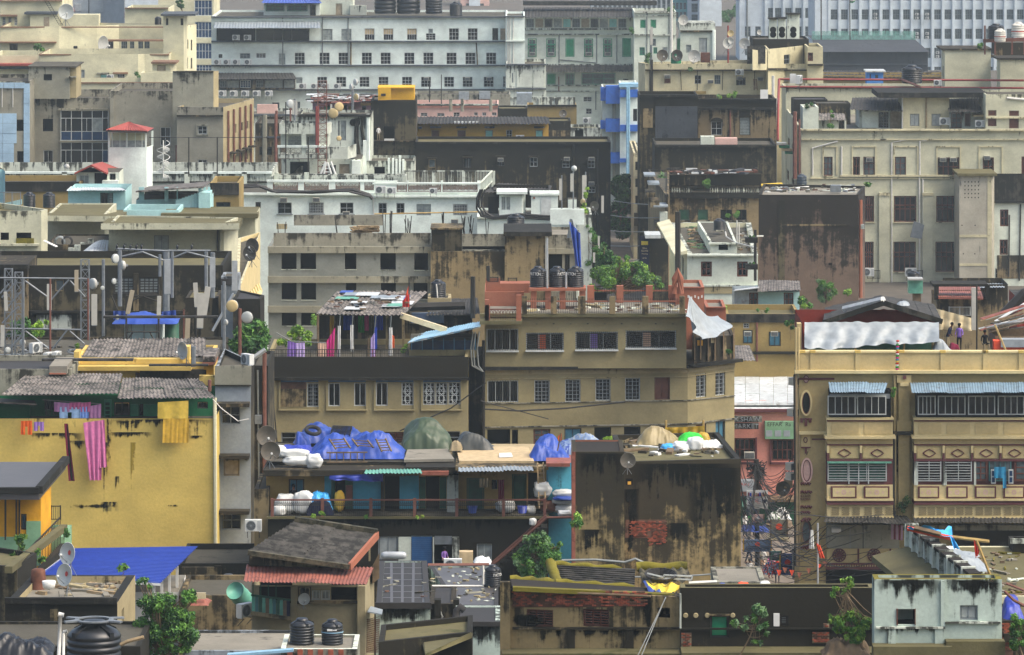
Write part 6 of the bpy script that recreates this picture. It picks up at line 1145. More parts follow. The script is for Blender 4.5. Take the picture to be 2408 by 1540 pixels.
sbox('cooling_unit','white cooling unit with dark grilles at roof corner','air conditioner','ac_white',1858,174,1872,196,Y+9,.5);ACs([(1879,197)],'slim outdoor unit at roof corner of grand building',Y+8.5,rz=1.3,scale=1.5)
ACs([(2205,201)],'small white outdoor unit before wide lift house',Y+8,scale=1.0)
for i,(x,yb,w_,k,lb)in En(((2344,92,38,'tank','black tank on iron stand at top right corner'),(2353,98,27,'tankw','white tank with red stripe before black tank'),(2396,88,32,'tankw','larger white tank at top right edge'))):
 e=Tk(x,yb,w_,Y+4-i,lb,k,hs=.95 if i else.8)
 if i:mb=MB();mb.lathe([(.507,.42),(.507,.48)],24,close=False);new('red_stripe',mb.mesh('red_stripe',['c_red']),e)
t=Th('tank_stand','rusty iron stand under corner tanks','stand',P(2360,125,Y+5));mb=MB()
for x in(2316,2340,2380,2408):mb.bar(P(x,60 if x<2320 else 90,Y+5),P(x,128,Y+5),.18)
for y in(94,98):mb.bar(P(2312,y,Y+5),P(2410,y-4,Y+5),.2)
t.Pt('frame',mb,'rpipe');Tf('bush on lift house parapet',2305,114,Y+10,16,18,200,.2,('la','lb'))
q=Bld('dark_tank_room','dark stained tank room under corner tanks',Y+6,2342,100,2440,'grimy',D=5,ph=.1,z0=ZAT(130,Y+6))
s1=Bld('roof_shack','white walled roof shack under a large black pitched roof',Y+5,2022,258,2122,'wstn',D=7,roof=None,z0=RZ,win=ZW(3,0,[(1030,1040,1130,1198,'slidebar'),(1140,1040,1240,1200,'dr_tan')]))
corp(s1,1998,258,2122,262,Y+3.5,2118,226,2004,230,Y+9,'asbd',1.5,.35,.05);s1.box('white_panel',2027,262,2064,300,.25,'wmid')
s2=Bld('roof_shack','peeling plaster rooms with grey doors and flat black roof',Y+4,2124,230,2232,'cdull',D=7,roof='rtar',ph=.1,z0=RZ,win=ZW(3,0,[(1325,1062,1412,1175,'dr_grey'),(1527,1062,1610,1175,'dr_grey')]));s2.box('roof_slab',2062,216,2318,228,1.4,'pblack',Bc=8);s2.Pi([(2178,230),(2178,300)],.1,'ftan');s2.Pi([(2122,230),(2122,302)],.08,'pvc')
ACs([(2221,294)],'outdoor unit beside grey doors of peeling rooms',Y+3.5,scale=1.3)
s3=Bld('roof_shack','tiled roof shack with dark door beside peeling rooms',Y+4,2232,262,2310,'wstn',D=7,roof=None,z0=RZ,win=ZW(3,0,[(1710,1050,1808,1198,'browndoor'),(1835,1055,1890,1180,'brshut')]));corp(s3,2229,263,2308,264,Y+2.5,2302,230,2230,232,Y+8,'asbd',1.2,.3,.05);ACs([(2304,299)],'outdoor unit under small tilted awning',Y+2.5,scale=1.2);s3.box('awning',2286,268,2316,272,1.8,'t_cream')
s4=Bld('roof_shack','cream roof room with four brown louvred windows at right edge',Y+2,2318,222,2470,'beige',D=8,z0=RZ,win=ZW(3,0,[(2055,1028,2132,1080,'brshut'),(2053,1103,2132,1178,'brshut'),(2250,1032,2342,1082,'brshut'),(2250,1103,2340,1198,'brshut')]));s4.Lg(275,3,.3,'cdull');s4.Pi([(2368,230),(2410,234)],.15,'pvc')
s5=Bld('roof_shack','low white shack with corrugated sheet and plants near roof corner',Y+2,1925,280,1990,'wstn',D=5,roof=None,z0=RZ,win=[(1972,283,1986,304,'d')]);corp(s5,1924,282,1988,282,Y+1.3,1986,266,1926,266,Y+4,'asbs',1,.3,.05)
s6=Bld('roof_shack','square white corner hut topped with moss',Y+1,1888,252,1925,'wold',D=5,roof='rmoss',z0=RZ);Tf('shrubs on mossy corner hut',1904,254,Y+1,32,14,260,.13,('la','lc'));s7=Bld('roof_shack','dark stained low room behind corrugated shack',Y+8,1918,243,2000,'grimy',D=5,ph=.1,z0=RZ)
Pn('shrub','tall shrub before low white shack','',1950,305,Y+1,[(1953,270,10,16),(1950,292,14,12)],700,.14,('lb','la'),.04,3)
s8=Bld('corner_posts','dark roofed stair head behind corner hut',Y+10,1866,234,1946,'gdark',D=5,roof='rtar',ph=.1,z0=RZ)
for i,(x,y0,y1,m)in En(((1869,262,420,'rpipe'),(1880,280,420,'rpipe'))):b.Pi([(x,y0),(x,y1)],.22 if not i else.1,m,1.0)
Po(1818,178,480,Y+14,'tall white lamp post left of grand building',.16,'pvc','lamp_post','lamp post');Po(1825,230,500,Y+14,'second white pipe left of grand building',.12,'pvc')
for i in Rg(4):mb=MB();Bf(mb,1826+i*7,336+i*7,1850+i*7,341+i*7,Y+6,1.5);Sg('shop_awning','green and white awning on flank of grand building, %s from top'%ORD[i],'awning',mb,('tinw','shut_green','t_cream','shut_green')[i])
Y=206
b=Bld('red_block','windowless brick red block blackened at top',Y,1784,458,2018,'brown_red',br=(2034,437),bl=(1795,432),side='brown_red',roof='rgrey',ph=.25,cap='gdark');BZ=b.rz;b.box('dark_stripe',1830,470,1845,700,.05,'gdark');b.box('hole',1948,618,1957,624,.03,'dark',Bc=-.01);b.Lg(527,4,.08,'tdark',1838,1990);b.box('small_window',2024,527,2032,537,.6,'gpale');b.Pi([(2024,470),(2024,700)],.16,'salmon',-.5)
Tk(1886,441,24,Y+6,'grey blue tank on red block roof','tankg',hs=1.1,text=None);Db('bricks and rubbish on red block roof',1800,436,2010,452,BZ,150,('wold','conc','bdark','tw','rdark','steel'),20,.08,.34);Cb([(1790,436,Y+8),(1840,433,Y+8)],'yellow plastic pipe on red block roof',.16,'c_yellow',name='pipe')
sbox('metal_box','dark metal box on red block roof','box','steel',1954,436,1978,452,Y+2,1);Tf('tree sapling on corner of red block',2036,442,Y+2,18,18,160,.14,('la','lb'))
Pn('palm','bushy green palm before red block','',1943,715,186,[(1943,676,30,16),(1943,694,34,16),(1930,664,14,8)],2400,.26,('la','lb','lf'),.12,6,flat=.12);Tf('bright green shrub right of palm',1992,700,186,30,24,320,.13,('ld','lb'));Tf('leafy bush beside turquoise shack',1895,735,176,34,34,420,.13,('la','ld'))
Y=178
b=Bld('turquoise_shack','turquoise shack with brown door and rusty corrugated roof',Y,1783,686,1880,'turq',D=5,roof=None,win=[(1843,688,1866,733,'browndoor')]);corp(b,1780,686,1882,682,Y-.8,1880,660,1784,658,Y+4,'asbs',.9,.2,.03,rows=1)
b=Bld('grey_tin_shed','grey tin shed with maroon doorway left of turquoise shack',Y,1727,684,1784,'galv',D=4,roof=None,win=[(1762,688,1782,734,'browndoor')]);Tr(b,'roof_sheet',[P(1724,683,Y-.8),P(1784,676,Y-.8),P(1786,672,Y+3),P(1732,679,Y+3)],.06,'tinw')
Y=172
b=Bld('yellow_house','dull yellow house with small blue shuttered windows and mossy parapet',Y,1708,738,1880,'odull',D=7,roof='rmoss',ph=.4,win=[(1747,776,1770,808,'dr_blue2'),(1808,780,1836,814,'dr_blue2'),(1748,760,1762,772,'w')]);b.box('black_parapet',1708,738,1880,758,.15,'pblack');b.Lg(826,6,.3,'gdark');b.Pi([(1780,758),(1780,850)],.08,'rpipe')
for i,(x,y)in En(((1758,790),(1821,790))):wac(('left','right')[i]+' window unit on dull yellow house',P(x,y,Y-.2),0,.8)
Tf('weeds along parapet of dull yellow house',1790,739,Y-.4,60,16,260,.1,('la','lb'));Tf('plant pots at corner of dull yellow house',1700,733,Y+1,22,24,200,.1,('ld','lb'));Tf('creeper hanging left of ornate building top',1858,800,150,22,50,360,.12,('la','lc'))
tilt=Th('tin_canopy','grey tin canopy roof below dull yellow house','roof',P(1750,850,160));corp(tilt,1728,848,1776,848,160,1762,812,1728,812,165,'asbs',.9,.2,.03)
Y=163
b=Bld('pink_market','salmon pink market building with raised letters and maroon windows',Y,1718,965,1885,'pink',D=6,roof='tinw',ph=.3,win=[(1726,1030,1776,1084,'browntall'),(1814,1032,1866,1084,'browntall')])
b.Lg(961,6,.4,'maroon')
b2=Bld('pink_market','pink rear parapet behind whitewashed market roof',Y+9.6,1718,858,1885,'pink',D=3,roof='rgrey',ph=.3);b2.Lg(858,4,.3,'pinkp')
rt=Th('whitewashed_roof','broad whitewashed sloping roof sheets of pink market','roof',P(1800,950,Y+3))
for i in Rg(5):
 for j in Rg(3):mb=MB();x=1720+i*33;ya,yb=948-j*22,948-j*22-21.5;q=[P(x,ya,Y+2+j*2.5),P(x+32.6,ya,Y+2+j*2.5),P(x+32.4,yb,Y+4.5+j*2.5),P(x+.2,yb,Y+4.5+j*2.5)];mb.hexa([p-VZ(.15)for p in q],[p+Vc((0,0,R.uniform(0,.06)))for p in q]);rt.Pt('roof_panel',mb,'tinw')
for i,s_ in En(('K.SHAW','MARKET')):b.bf('letter_backing','conc',1722,979+i*16,1792-i*8,993+i*16,Y-.5,.3);text(b,'lettering',s_,1757-i*4,991+i*16,Y-.55,10,'fgrey',ext=.08,sx=1.12)
q_=b.box('shop_board',1798,989,1870,1030,.5,'greenpale');text(b,'lettering','EFFAR  Ra',1832,1002,Y-.35,9,'iron',ext=.02,sx=1.0)
for i in Rg(3):b.box('poster',1800+i*21,1010,1815+i*21,1024,.53,'pgrey')
b.box('window_surround',1722,1028,1726,1090,.2,'maroon');b.box('window_surround',1776,1028,1780,1090,.2,'maroon');b.box('window_surround',1810,1030,1814,1090,.2,'maroon');b.box('window_surround',1722,1086,1780,1091,.2,'maroon');b.box('window_surround',1810,1086,1870,1091,.2,'maroon')
wac('black window cooler box on pink market wall',P(1762,1078,Y-.3),0,1.1)
b.box('shop_fascia',1720,1126,1772,1152,.8,'pgrey');text(b,'lettering','LALA',1752,1141,Y-.5,6,'red_paint',ext=.02,flip=True)
b.box('dark_shops',1718,1166,1885,1260,.3,'sdkg');b.box('shop_awning',1760,1164,1880,1170,2.2,'wood',Bc=.5)
Y=176
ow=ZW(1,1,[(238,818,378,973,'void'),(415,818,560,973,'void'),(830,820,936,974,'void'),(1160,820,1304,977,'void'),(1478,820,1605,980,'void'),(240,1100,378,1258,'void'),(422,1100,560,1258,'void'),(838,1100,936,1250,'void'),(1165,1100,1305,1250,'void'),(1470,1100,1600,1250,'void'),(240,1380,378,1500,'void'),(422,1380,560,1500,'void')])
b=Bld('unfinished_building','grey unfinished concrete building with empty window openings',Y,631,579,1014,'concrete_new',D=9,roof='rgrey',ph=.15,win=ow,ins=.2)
for y in(579,649,719):b.box('floor_band',630,y,1014,y+15,.35,'concrete_band')
for q in ow:b.box('reveal_edge',q[0]-.8,q[3],q[2]+.8,q[3]+1.2,.06,'wold')
b.box('parapet',643,548.5,1013,579,-.2,'ctan',Bc=.4);b.box('rear_parapet',680,527,894,552,-8.2,'ctan',Bc=8.5);b.box('left_return',643,540,668,552,-5,'tan',Bc=5.2)
UZ=b.rz;PB=ZAT(549,Y)
t=Th('bamboo_stack','heap of bamboo poles on unfinished building roof','bamboo pile',P(858,545,Y+1));rnd=random.Random(4)
for i in Rg(44):
 mb=MB();a=P(822+rnd.uniform(0,24),548-rnd.uniform(0,17),Y+1+rnd.uniform(0,1));c=P(872+rnd.uniform(0,22),548-rnd.uniform(0,17),Y+1+rnd.uniform(0,1));mb.tube([a,c],.05,5);t.Pt('bamboo_pole',mb,'wood_lt' if i%3 else'wood')
for i,(x,y0,k)in En(((904,505,2),(918,500,4),(956,508,3),(963,512,3),(1040,500,4),(1090,510,5),(1105,502,2),(1110,510,2),(1145,515,2),(668,525,2),(656,528,2),(791,515,2))):
 mb=MB()
 for j in Rg(k):xx=x+rnd.uniform(-5,5);mb.bar(P(xx,y0+rnd.uniform(-6,8),Y+1.5),P(x+rnd.uniform(-3,3),552,Y+1.5),.06)
 Sg('rebar_bundle','rusty bundle of reinforcing bars on unfinished roof, %s from left'%('fifth','sixth','seventh','eighth','ninth','tenth','eleventh','twelfth','last','second','first','third')[i],'reinforcing bars',mb,'iron')
b2=Bld('dark_stair_room','black streaked stair room on unfinished building',Y-.5,1014,537,1086,'gdark',D=4,ph=.1,z0=8);b2.box('cap',1012,535.5,1088,539,.2,'tdark',Bc=4)
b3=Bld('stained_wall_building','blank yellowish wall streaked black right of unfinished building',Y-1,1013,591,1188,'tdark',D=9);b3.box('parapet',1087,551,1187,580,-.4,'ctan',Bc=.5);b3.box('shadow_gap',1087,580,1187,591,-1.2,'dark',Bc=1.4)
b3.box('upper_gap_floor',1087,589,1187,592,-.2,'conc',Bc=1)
b4=Bld('stained_wall_building','taller end of stained yellowish wall with black slab roof',Y-1.2,1187,553,1287,'tdark',D=7,roof='rmoss',ph=0);b4.box('slab',1184,544,1298,554,.5,'pblack',Bc=7);b4.Pi([(1285,555),(1285,720)],.1,'pvc')
Tk(1213,544,42,Y+3,'black square cornered tank behind slab roof',hs=.8)
b5=Bld('unfinished_building','open concrete frame bay beside stained wall',Y,1288,552,1357,'ctan',D=7,roof='rgrey',win=[(1290,598,1322,660,'void'),(1328,598,1340,660,'d')]);b5.box('band',1288,584,1357,596,.3,'concrete_band');b5.Pi([(1358,540),(1358,700)],.15,'wstn');b5.box('white_rear',1296,515,1378,552,-9,'wmid',Bc=9.5)
Cl('tarpaulin','bright blue tarpaulin strip hanging from a roof pole',1338,520,1364,548,628,168,'t_blue','tarpaulin',.3,2,taper=.6,skew=8);Cl('tarpaulin','silvery grey tarpaulin peak above blue strip',1332,560,1365,558,515,168.3,'t_grey','tarpaulin',.2,2,taper=.9,skew=-6)
b6=Bld('creeper_wall','tall grimy corner wall overgrown with creepers at lane mouth',200,1358,505,1392,'wstn',D=8,roof='rmoss')
for i,(x,y,h_)in En(((1397,600,34),(1408,570,30),(1417,480,40))):panel('panel',('low pale panel at lane mouth','upper pale panel at lane mouth','slim panel high on lane corner')[i],P(x,y,192),0,h_*192/F/2)
Pn('tree','broad green tree behind tank terrace','',1460,720,172,[(1440,650,62,36),(1490,645,58,32),(1410,672,36,26),(1530,665,36,28),(1470,620,44,20)],16000,.11,('lb','la','ld','lf'),.25,13)
Pn('tree','dark bushes deep in lane behind terrace tree','',1430,640,186,[(1415,600,26,36),(1440,620,30,30)],2600,.17,('lc','la'),.15,14)
Y=150
lw=[(1146,895,1219,946,'cage4')]+ZW(2,2,[(208,468,353,678,'slidebar'),(495,462,640,672,'slidebar'),(778,455,920,660,'slidebar'),(1055,447,1197,658,'slidebar'),(1330,440,1475,650,'brshut'),(1718,412,1812,622,'slidebar'),(1898,392,1990,605,'slidebar'),(0,930,56,1075,'void'),(200,925,358,1075,'browndoor'),(490,918,648,1075,'dr_blue2'),(768,908,925,1075,'void'),(1045,903,1200,1075,'void'),(1320,898,1460,1075,'browndoor'),(1718,885,1812,1040,'browndoor'),(1900,852,1990,1045,'dr_blue2')])+[(1146,1010,1200,1046,'void')]
b=Bld('brown_apartment_block','long brown apartment block with bent right end and white grilled windows',Y,1140,866,1727,'bmain',y1=848,mid=[(1617,861)],D=10,win=lw)
def bandline(bl,pts,h,out,mat,name='ledge'):
 for(xa,ya),(xb,yb)in zip(pts[:-1],pts[1:]):
  mb=MB();i=0 if xb<=1618 else 1;A,C_=bl.poly[i],bl.poly[i+1]
  def pp(x,y,o):
   u,z,L=uvwall(A,C_,x,y);d=(C_-A);d.z=0;d.normalize();n=Vc((d.y,-d.x,0));return Vc((A.x,A.y,0))+d*u+n*o+VZ(z)
  mb.hexa([pp(xa,ya+h,out),pp(xb,yb+h,out),pp(xb,yb+h,-.02),pp(xa,ya+h,-.02)],[pp(xa,ya,out),pp(xb,yb,out),pp(xb,yb,-.02),pp(xa,ya,-.02)]);bl.Pt(name,mb,mat)
bandline(b,[(1138,862),(1617,857),(1733,842)],7,.55,'pblack');bandline(b,[(1140,869.5),(1617,864.5),(1727,851)],12,.06,'tan');bandline(b,[(1140,948),(1617,940),(1727,929)],2,.08,'ctan','string_course');bandline(b,[(1140,1003),(1617,995),(1727,982)],3,.1,'ctan','string_course');bandline(b,[(1140,890),(1617,884.5),(1727,870)],1.6,.06,'tan','string_course')
b.Pi([(1477,946),(1477,1040)],.06,'rpipe');b.Pi([(1137,800),(1137,1040)],.1,'iron',.1)
uw=[(1144,773,1219,825,'cage4')]+ZW(2,2,[(130,25,482,192,'cage'),(592,15,988,185,'cage'),(1060,5,1532,170,'cage'),(1615,0,1640,155,'void')])
u=Bld('brown_upper_storey','upper storey of brown block with caged window bays below terrace',Y,1140,740,1614,'bmain',D=9,roof='rgrey',ph=0,z0=b.z1,win=uw);u.Lg(736,7,.6,'rmoss',1128,1630)
for q in uw[:4]:u.box('grille_sill',q[0]-1,q[3]-1,q[2]+1,q[3]+2,.3,'fwhite')
for q,m in((uw[1],'c_orange'),(uw[2],'c_purple'),(uw[3],'c_peach')):xm=q[0]+(q[2]-q[0])*.42;u.box('curtain',xm-9,q[1]+5,xm+10,q[3]-3,-.12,m,Bc=.13)
for i in Rg(10):x=1220+i*40;u.box('wire_clip',x,760+(i%2),x+4,762,.08,'iron')
TZ=u.z1
for x in(1385,1440,1480,1515,1560,1300,1340):b.Pi([(x,848),(x+1,856)],.12,'pblack',.1)
oc=Bld('open_corner','crumbling open corner storey with timber posts under white tarpaulin',Y+1.2,1633,796,1726,'grimy',y1=788,D=5,ph=.1,z0=b.z1);oc.box('board',1640,800,1652,812,.1,'yellow_deep');oc.box('board',1672,792,1682,806,.1,'tan')
for x in(1632,1646,1664,1680,1700,1724):oc.box('post',x,770,x+3,845,.2,'wood')
mb=MB();ap=P(1621,694,Y-1);fr=[P(1608,742,Y-2.2),P(1634,757,Y-2.2),P(1632,780,Y-1.8),P(1650,797,Y-1.5),P(1680,794,Y-1.2),P(1722,768,Y+1),P(1690,742,Y+3)]
def tf(u_,v):k=u_*(len(fr)-1);i=min(int(k),len(fr)-2);e=fr[i].lerp(fr[i+1],k-i);p=ap.lerp(e,v);p.z-=1.1*sin(v*3.14)*.5;p.y+=.25*sin(u_*22)*v;p.x+=.12*sin(u_*31)*v;return p
Gm(mb,tf,40,14);Sg('tarpaulin','pale grey tarpaulin stretched from a pole over brown block corner','',mb,'t_grey',Sm=True)
Tf('green weeds at crumbling corner',1712,840,Y-.5,26,26,200,.1,('lb','la'))
t=Th('terrace_railing','roof terrace railing of brown piers and red topped iron bars','railing',P(1420,737,Y-.3))
px=[(1227,1239),(1295,1309),(1360,1377),(1433,1447),(1510,1525),(1598,1611)]
for(x0,x1)in px:t.bf('pier','tdark',x0,697,x1,738,Y-.3,.4)
for(a,c)in zip(px[:-1],px[1:]):
 t.bf('top_rail','salmon',a[1],707,c[0],710,Y-.25,.12);mb=MB();n=int((c[0]-a[1])/4.2)
 for i in Rg(1,n):x=a[1]+(c[0]-a[1])*i/n;Bf(mb,x-.5,701,x+.5,737,Y-.22,.03)
 Bf(mb,a[1],733,c[0],734.5,Y-.22,.04);t.Pt('bars',mb,'iron')
t=Th('terrace_railing','rear terrace railing of salmon piers and iron bars before tree','railing',P(1480,705,Y+3.5))
px=[(1381,1397),(1450,1466),(1519,1535),(1572,1588)]
for(x0,x1)in px:t.bf('pier','salmon',x0,672,x1,712,Y+3.5,.5)
for(a,c)in zip(px[:-1],px[1:]):
 t.bf('top_rail','salmon',a[1],682,c[0],685,Y+3.6,.12);mb=MB();n=int((c[0]-a[1])/4)
 for i in Rg(1,n):x=a[1]+(c[0]-a[1])*i/n;Bf(mb,x-.45,676,x+.45,712,Y+3.6,.03)
 t.Pt('bars',mb,'iron')
t=Th('tank_platform','salmon pillared platform carrying three black tanks','platform',P(1310,735,Y+2));t.bf('slab','salmon',1244,678,1378,684,Y+1.5,2.2)
for x0,x1 in((1248,1262),(1282,1296),(1316,1330),(1362,1377)):t.bf('pillar','salmon',x0,684,x1,732,Y+1.6,.45)
for x0,x1 in((1262,1282),(1296,1316),(1330,1362)):
 mb=MB()
 for i in Rg(6):x=x0+(x1-x0)*(i+.5)/6;Bf(mb,x-.5,686,x+.5,730,Y+1.7,.03)
 t.Pt('grille',mb,'iron')
for i,(x,tx)in En(((1265.5,-.45),(1310,.75),(1353.5,-.75))):Tk(x,678.5,39,Y+1.7,('leftmost','middle','rightmost')[i]+' of three black ribbed tanks on salmon terrace',hs=1.1,text='PATTON',tx=tx,ty=.72)
for i,x in En((1287,1331)):Po(x,560 if not i else 640,680,Y+1.6,('left','right')[i]+' grey post between terrace tanks',.06,'steel_lt')
sbox('window_cage','white framed dark box on terrace floor','box','dark',1398,688,1427,706,Y+2,.3)
Db('planks and rubbish on tank terrace floor',1240,716,1600,734,TZ,60,('tan','wood','wold','bdark'),23,.06,.3)
s=Bld('salmon_stair_house','salmon stepped stair house with iron balcony left of tanks',Y+2.5,1140,686,1232,'salmon',D=6,roof='rgrey',z0=TZ-1);s.box('upper_wall',1142,655,1176,690,-.3,'salmon',Bc=.4);s.box('upper_wall',1176,668,1246,690,-2.2,'salmon',Bc=.4);s.rail(1148,1171,652,662,-.3,'iron',8,posts=2);s.rail(1195,1215,654,664,-2,'iron',8,posts=2)
s2=Th('iron_balcony','salmon posted iron balcony over brown block corner','balcony',P(1180,757,Y-1))
for x0,x1,y0 in((1140,1152,717),(1140,1150,705),(1214,1226,694)):s2.bf('pier','salmon',x0,y0,x1,758,Y-.9,.35)
s2.bf('slab','rmoss',1128,755,1228,763,Y-1,2.4);s2.bf('top_rail','rpipe',1152,726,1214,729,Y-.8,.12);mb=MB()
for i in Rg(16):x=1153+i*4;Bf(mb,x-.4,729,x+.4,755,Y-.78,.03)
for i in Rg(8):c=P(1156+i*7.6,735,Y-.8);mb.tube([c+Vc((.09*cos(a),0,.14*sin(a)))for a in[k/8*6.283 for k in Rg(9)]],.015,4)
s2.Pt('bars',mb,'rust');Po(1112,650,748,Y-.5,'thick black vent pipe left of iron balcony',.16,'iron','vent_pipe');Po(1148,625,660,Y+2,'black vent pipe on salmon stair house',.12,'iron','vent_pipe')
s3=Bld('salmon_wing','salmon wall with cut out pattern right of tank terrace',Y+3,1588,675,1656,'salmon',D=5,roof='rgrey',z0=TZ-3);s3.Lg(674,3,.15,'salmon')
mb=MB()
for i in Rg(9):a0=i/8*pi
mb.tube([P(1586,690,Y+1.5),P(1587,655,Y+1.5),P(1594,636,Y+1.5),P(1600,655,Y+1.5),P(1601,690,Y+1.5)],.22,8);s3.Pt('arch',mb,'salmon')
for i in Rg(5):s3.box('pattern_hole',1617+i*8,694+(i%2)*3,1620+i*8,700+(i%2)*3,.02,'wpaint')
s4=Bld('salmon_wing','low salmon block at right of terrace tarpaulin',Y+6,1660,722,1707,'salmon',D=5,roof='rgrey');s4.Lg(721,3,.2,'salmon')
Y=148
lw2=ZW(1,2,[(475,498,588,718,'slidebar'),(675,495,783,712,'slide'),(915,492,1025,710,'slide'),(1118,490,1228,708,'slide'),(1358,488,1470,703,'orn'),(1555,490,1668,700,'orn'),(1675,490,1787,698,'orn'),(1795,488,1908,696,'orn'),(235,955,500,1060,'g'),(670,955,1035,1060,'brown3'),(1110,950,1400,1060,'brown3'),(1500,945,1905,1060,'g')])
b=Bld('brown_left_wing','brown left wing with black parapet and ornamental window grilles',Y,626,841,1100,'bmain',D=11,ph=.35,win=lw2);LZ=b.rz
b.box('black_parapet',624,839,1101,888,.12,'black_mold');b.box('cornice',623,886,1103,893,.4,'pblack')
for u0,u1 in((212,598),(655,1040),(1100,1485),(1540,1925)):b.box('bay_sill',zx(1,u0),962,zx(1,u1),965,.2,'bmain');b.box('bay_jamb',zx(1,u0),897,zx(1,u0+18),962,.12,'bmain');b.box('bay_jamb',zx(1,u1-14),897,zx(1,u1),962,.12,'bmain');b.box('blue_lintel',zx(1,u0+20),892,zx(1,u1-16),898,.05,'shut_blue')
b.box('exposed_brick',660,896,720,914,.03,'bdark');b.box('bricked_up',660,914,720,956,.04,'tdark')
b.box('left_edge_pier',626,893,650,1100,.08,'bmain')
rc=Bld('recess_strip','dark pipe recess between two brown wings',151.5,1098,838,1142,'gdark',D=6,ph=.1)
for i,x in En((1112,1118,1127)):Cb([(x,780,149),(x-5,820,149),(x-2,860,149),(1136,874,149)],('left','middle','right')[i]+' pale cable loop between brown wings',.05,'wgrey')
Cb([(940,1013,Y-.5),(1060,960,Y-.5),(1142,900,Y-.5)],'black cable slanting across brown left wing',.04);Cb([(638,890,Y-.5),(648,1000,Y-.5),(652,1045,Y-.5)],'black cable hanging down left brown corner',.04);Cb([(1140,962,149),(1220,966,149),(1330,960,149),(1470,945,149)],'sagging cable along brown apartment wall',.05);Cb([(1130,942,149),(1290,985,149)],'thin cable below caged windows',.03)
t=Th('roof_fence','thin wire fence along edge of laundry terrace','fence',P(850,840,Y));mb=MB();mb.bar(P(630,822,Y),P(960,822,Y),.04);mb.bar(P(630,831,Y),P(960,831,Y),.03)
for i in Rg(80):x=630+i*4.15;mb.bar(P(x,821,Y),P(x,841,Y),.025 if i%8 else.06)
t.Pt('wire_panel',mb,'iron')
Ys=Y+3.6
sh=Bld('laundry_shack','open terrace shack with dark interior hung with laundry',Ys+1.8,748,742,952,'grimy',D=4,roof=None,z0=LZ)
for x in(748,790,830,870,910,948):sh.bf('post','tdark',x-3,738,x+3,838,Ys,.25)
e=[P(742,739,Ys-1),P(948,741,Ys-1),P(1006,686,Ys+5),P(792,685,Ys+5)]
Cr(sh,e[0],e[1],e[2],e[3],'asbs',.85,.22,.045,rows=2,jit=.03)
for i in Rg(15):
 u_,v_=.12+.8*rnd.random(),.12+.8*rnd.random();p=e[0].lerp(e[1],u_).lerp(e[3].lerp(e[2],u_),v_);n_=(e[1]-e[0]).cross(e[3]-e[0]).normalized();d1=(e[1]-e[0]).normalized()*rnd.uniform(.35,.8);d2=(e[3]-e[0]).normalized()*rnd.uniform(.5,1.0);p+=n_*(.1+rnd.random()*.05);mb=MB();q=[p-d1-d2,p+d1-d2,p+d1+d2,p-d1+d2];mb.hexa(q,[a+n_*.03 for a in q]);sh.Pt('patch_sheet',mb,('tinw','galv','tinw','gsheet','tinw','t_blue')[i%6])
Db('bricks weighing down laundry shack roof',775,692,980,728,ZAT(708,Ys+2)+.25,26,('bdark','wood','black'),27,.08,.22)
def Hg(lst,Yc):
 for(nm,lb,x0,y0,x1,y1,yb,m,kw)in lst:Cl(nm,lb,x0,y0,x1,y1,yb,Yc,m,kw.pop('cat','laundry'),**kw)
Hg([('sari','blue cloth hanging in laundry shack',808,742,828,742,776,'c_royal',{}),('sari','green cloth hanging in laundry shack',842,742,856,742,782,'c_green',{}),('sari','hot pink cloth hanging in laundry shack',857,742,869,742,778,'c_hotpink',{}),('sari','navy cloth hanging at right of laundry shack',880,742,900,742,776,'c_royal',{}),('sari','mustard cloth hanging at left of laundry shack',776,742,786,742,790,'c_yel2',{}),('sari','maroon cloth hanging behind pink sari',782,764,790,766,800,'c_maroon',{})],Ys+.6)
Hg([('towel','purple and lavender sheet drying on terrace fence',676,801,697,806,838,'c_purple',dict(fold=.04)),('towel','pale lavender checked sheet on terrace fence',695,806,717,805,839,'c_lav',dict(fold=.04)),('towel','peach patterned cloth on terrace fence',748,806,768,806,838,'c_peach',dict(fold=.05)),('sari','long hot pink sari drawn up to a terrace post',766,806,788,770,838,'c_hotpink',dict(fold=.1,taper=.2)),('shirt','white and red laundry bunch hanging left on terrace',794,766,801,766,838,'c_white',dict(fold=.12,nf=2)),('shirt','mixed white laundry bunch in middle of terrace',824,764,832,764,826,'c_white',dict(fold=.12,nf=2)),('shirt','blue and white laundry bunch right of middle',872,796,884,776,838,'c_lav',dict(fold=.12,nf=2)),('shirt','narrow red cloth under laundry bunch',876,822,882,822,842,'c_red',dict(fold=.05)),('shirt','blue jeans hanging on terrace line',880,770,886,770,822,'c_royal',dict(fold=.08)),('shirt','white tied laundry bunch at right of terrace',914,770,922,770,836,'c_white',dict(fold=.14,nf=2)),('shirt','orange cloth in right laundry bunch',921,786,927,790,818,'c_orange',dict(fold=.06))],Y+1.0)
for i,(a,c)in En((((650,782),(684,802)),((684,802),(770,806)),((800,742),(798,770)),((830,742),(828,768)),((884,742),(878,800)),((920,742),(918,772)))):Cb([(a[0],a[1],Y+1),(c[0],c[1],Y+1)],'washing line on laundry terrace, %s from left'%ORD[i],.03,'wgrey')
for i,(x,y0)in En(((785,790),(866,795),(905,800),(747,742))):Po(x+8*(i==2),y0,838,Y+1.2,('leaning timber prop under pink sari','timber prop beside laundry bunches','slanting timber prop right on terrace','brown corner prop of laundry shack')[i],.06,'wood','timber_prop',lean=(0,0,14,0)[i])
Pn('shrub','bright green shrubs at left end of laundry terrace','',705,838,Y+1.5,[(700,790,34,26),(725,800,20,26),(670,805,20,18)],3200,.1,('ld','le','lb'),.04,16);Tf('climbing plant at right end of laundry terrace',952,838,Y+.8,22,40,260,.09,('ld','lb'));Tf('feathery shrub in front of terrace posts',735,770,Y+2.4,26,40,260,.09,('lb','ld'))
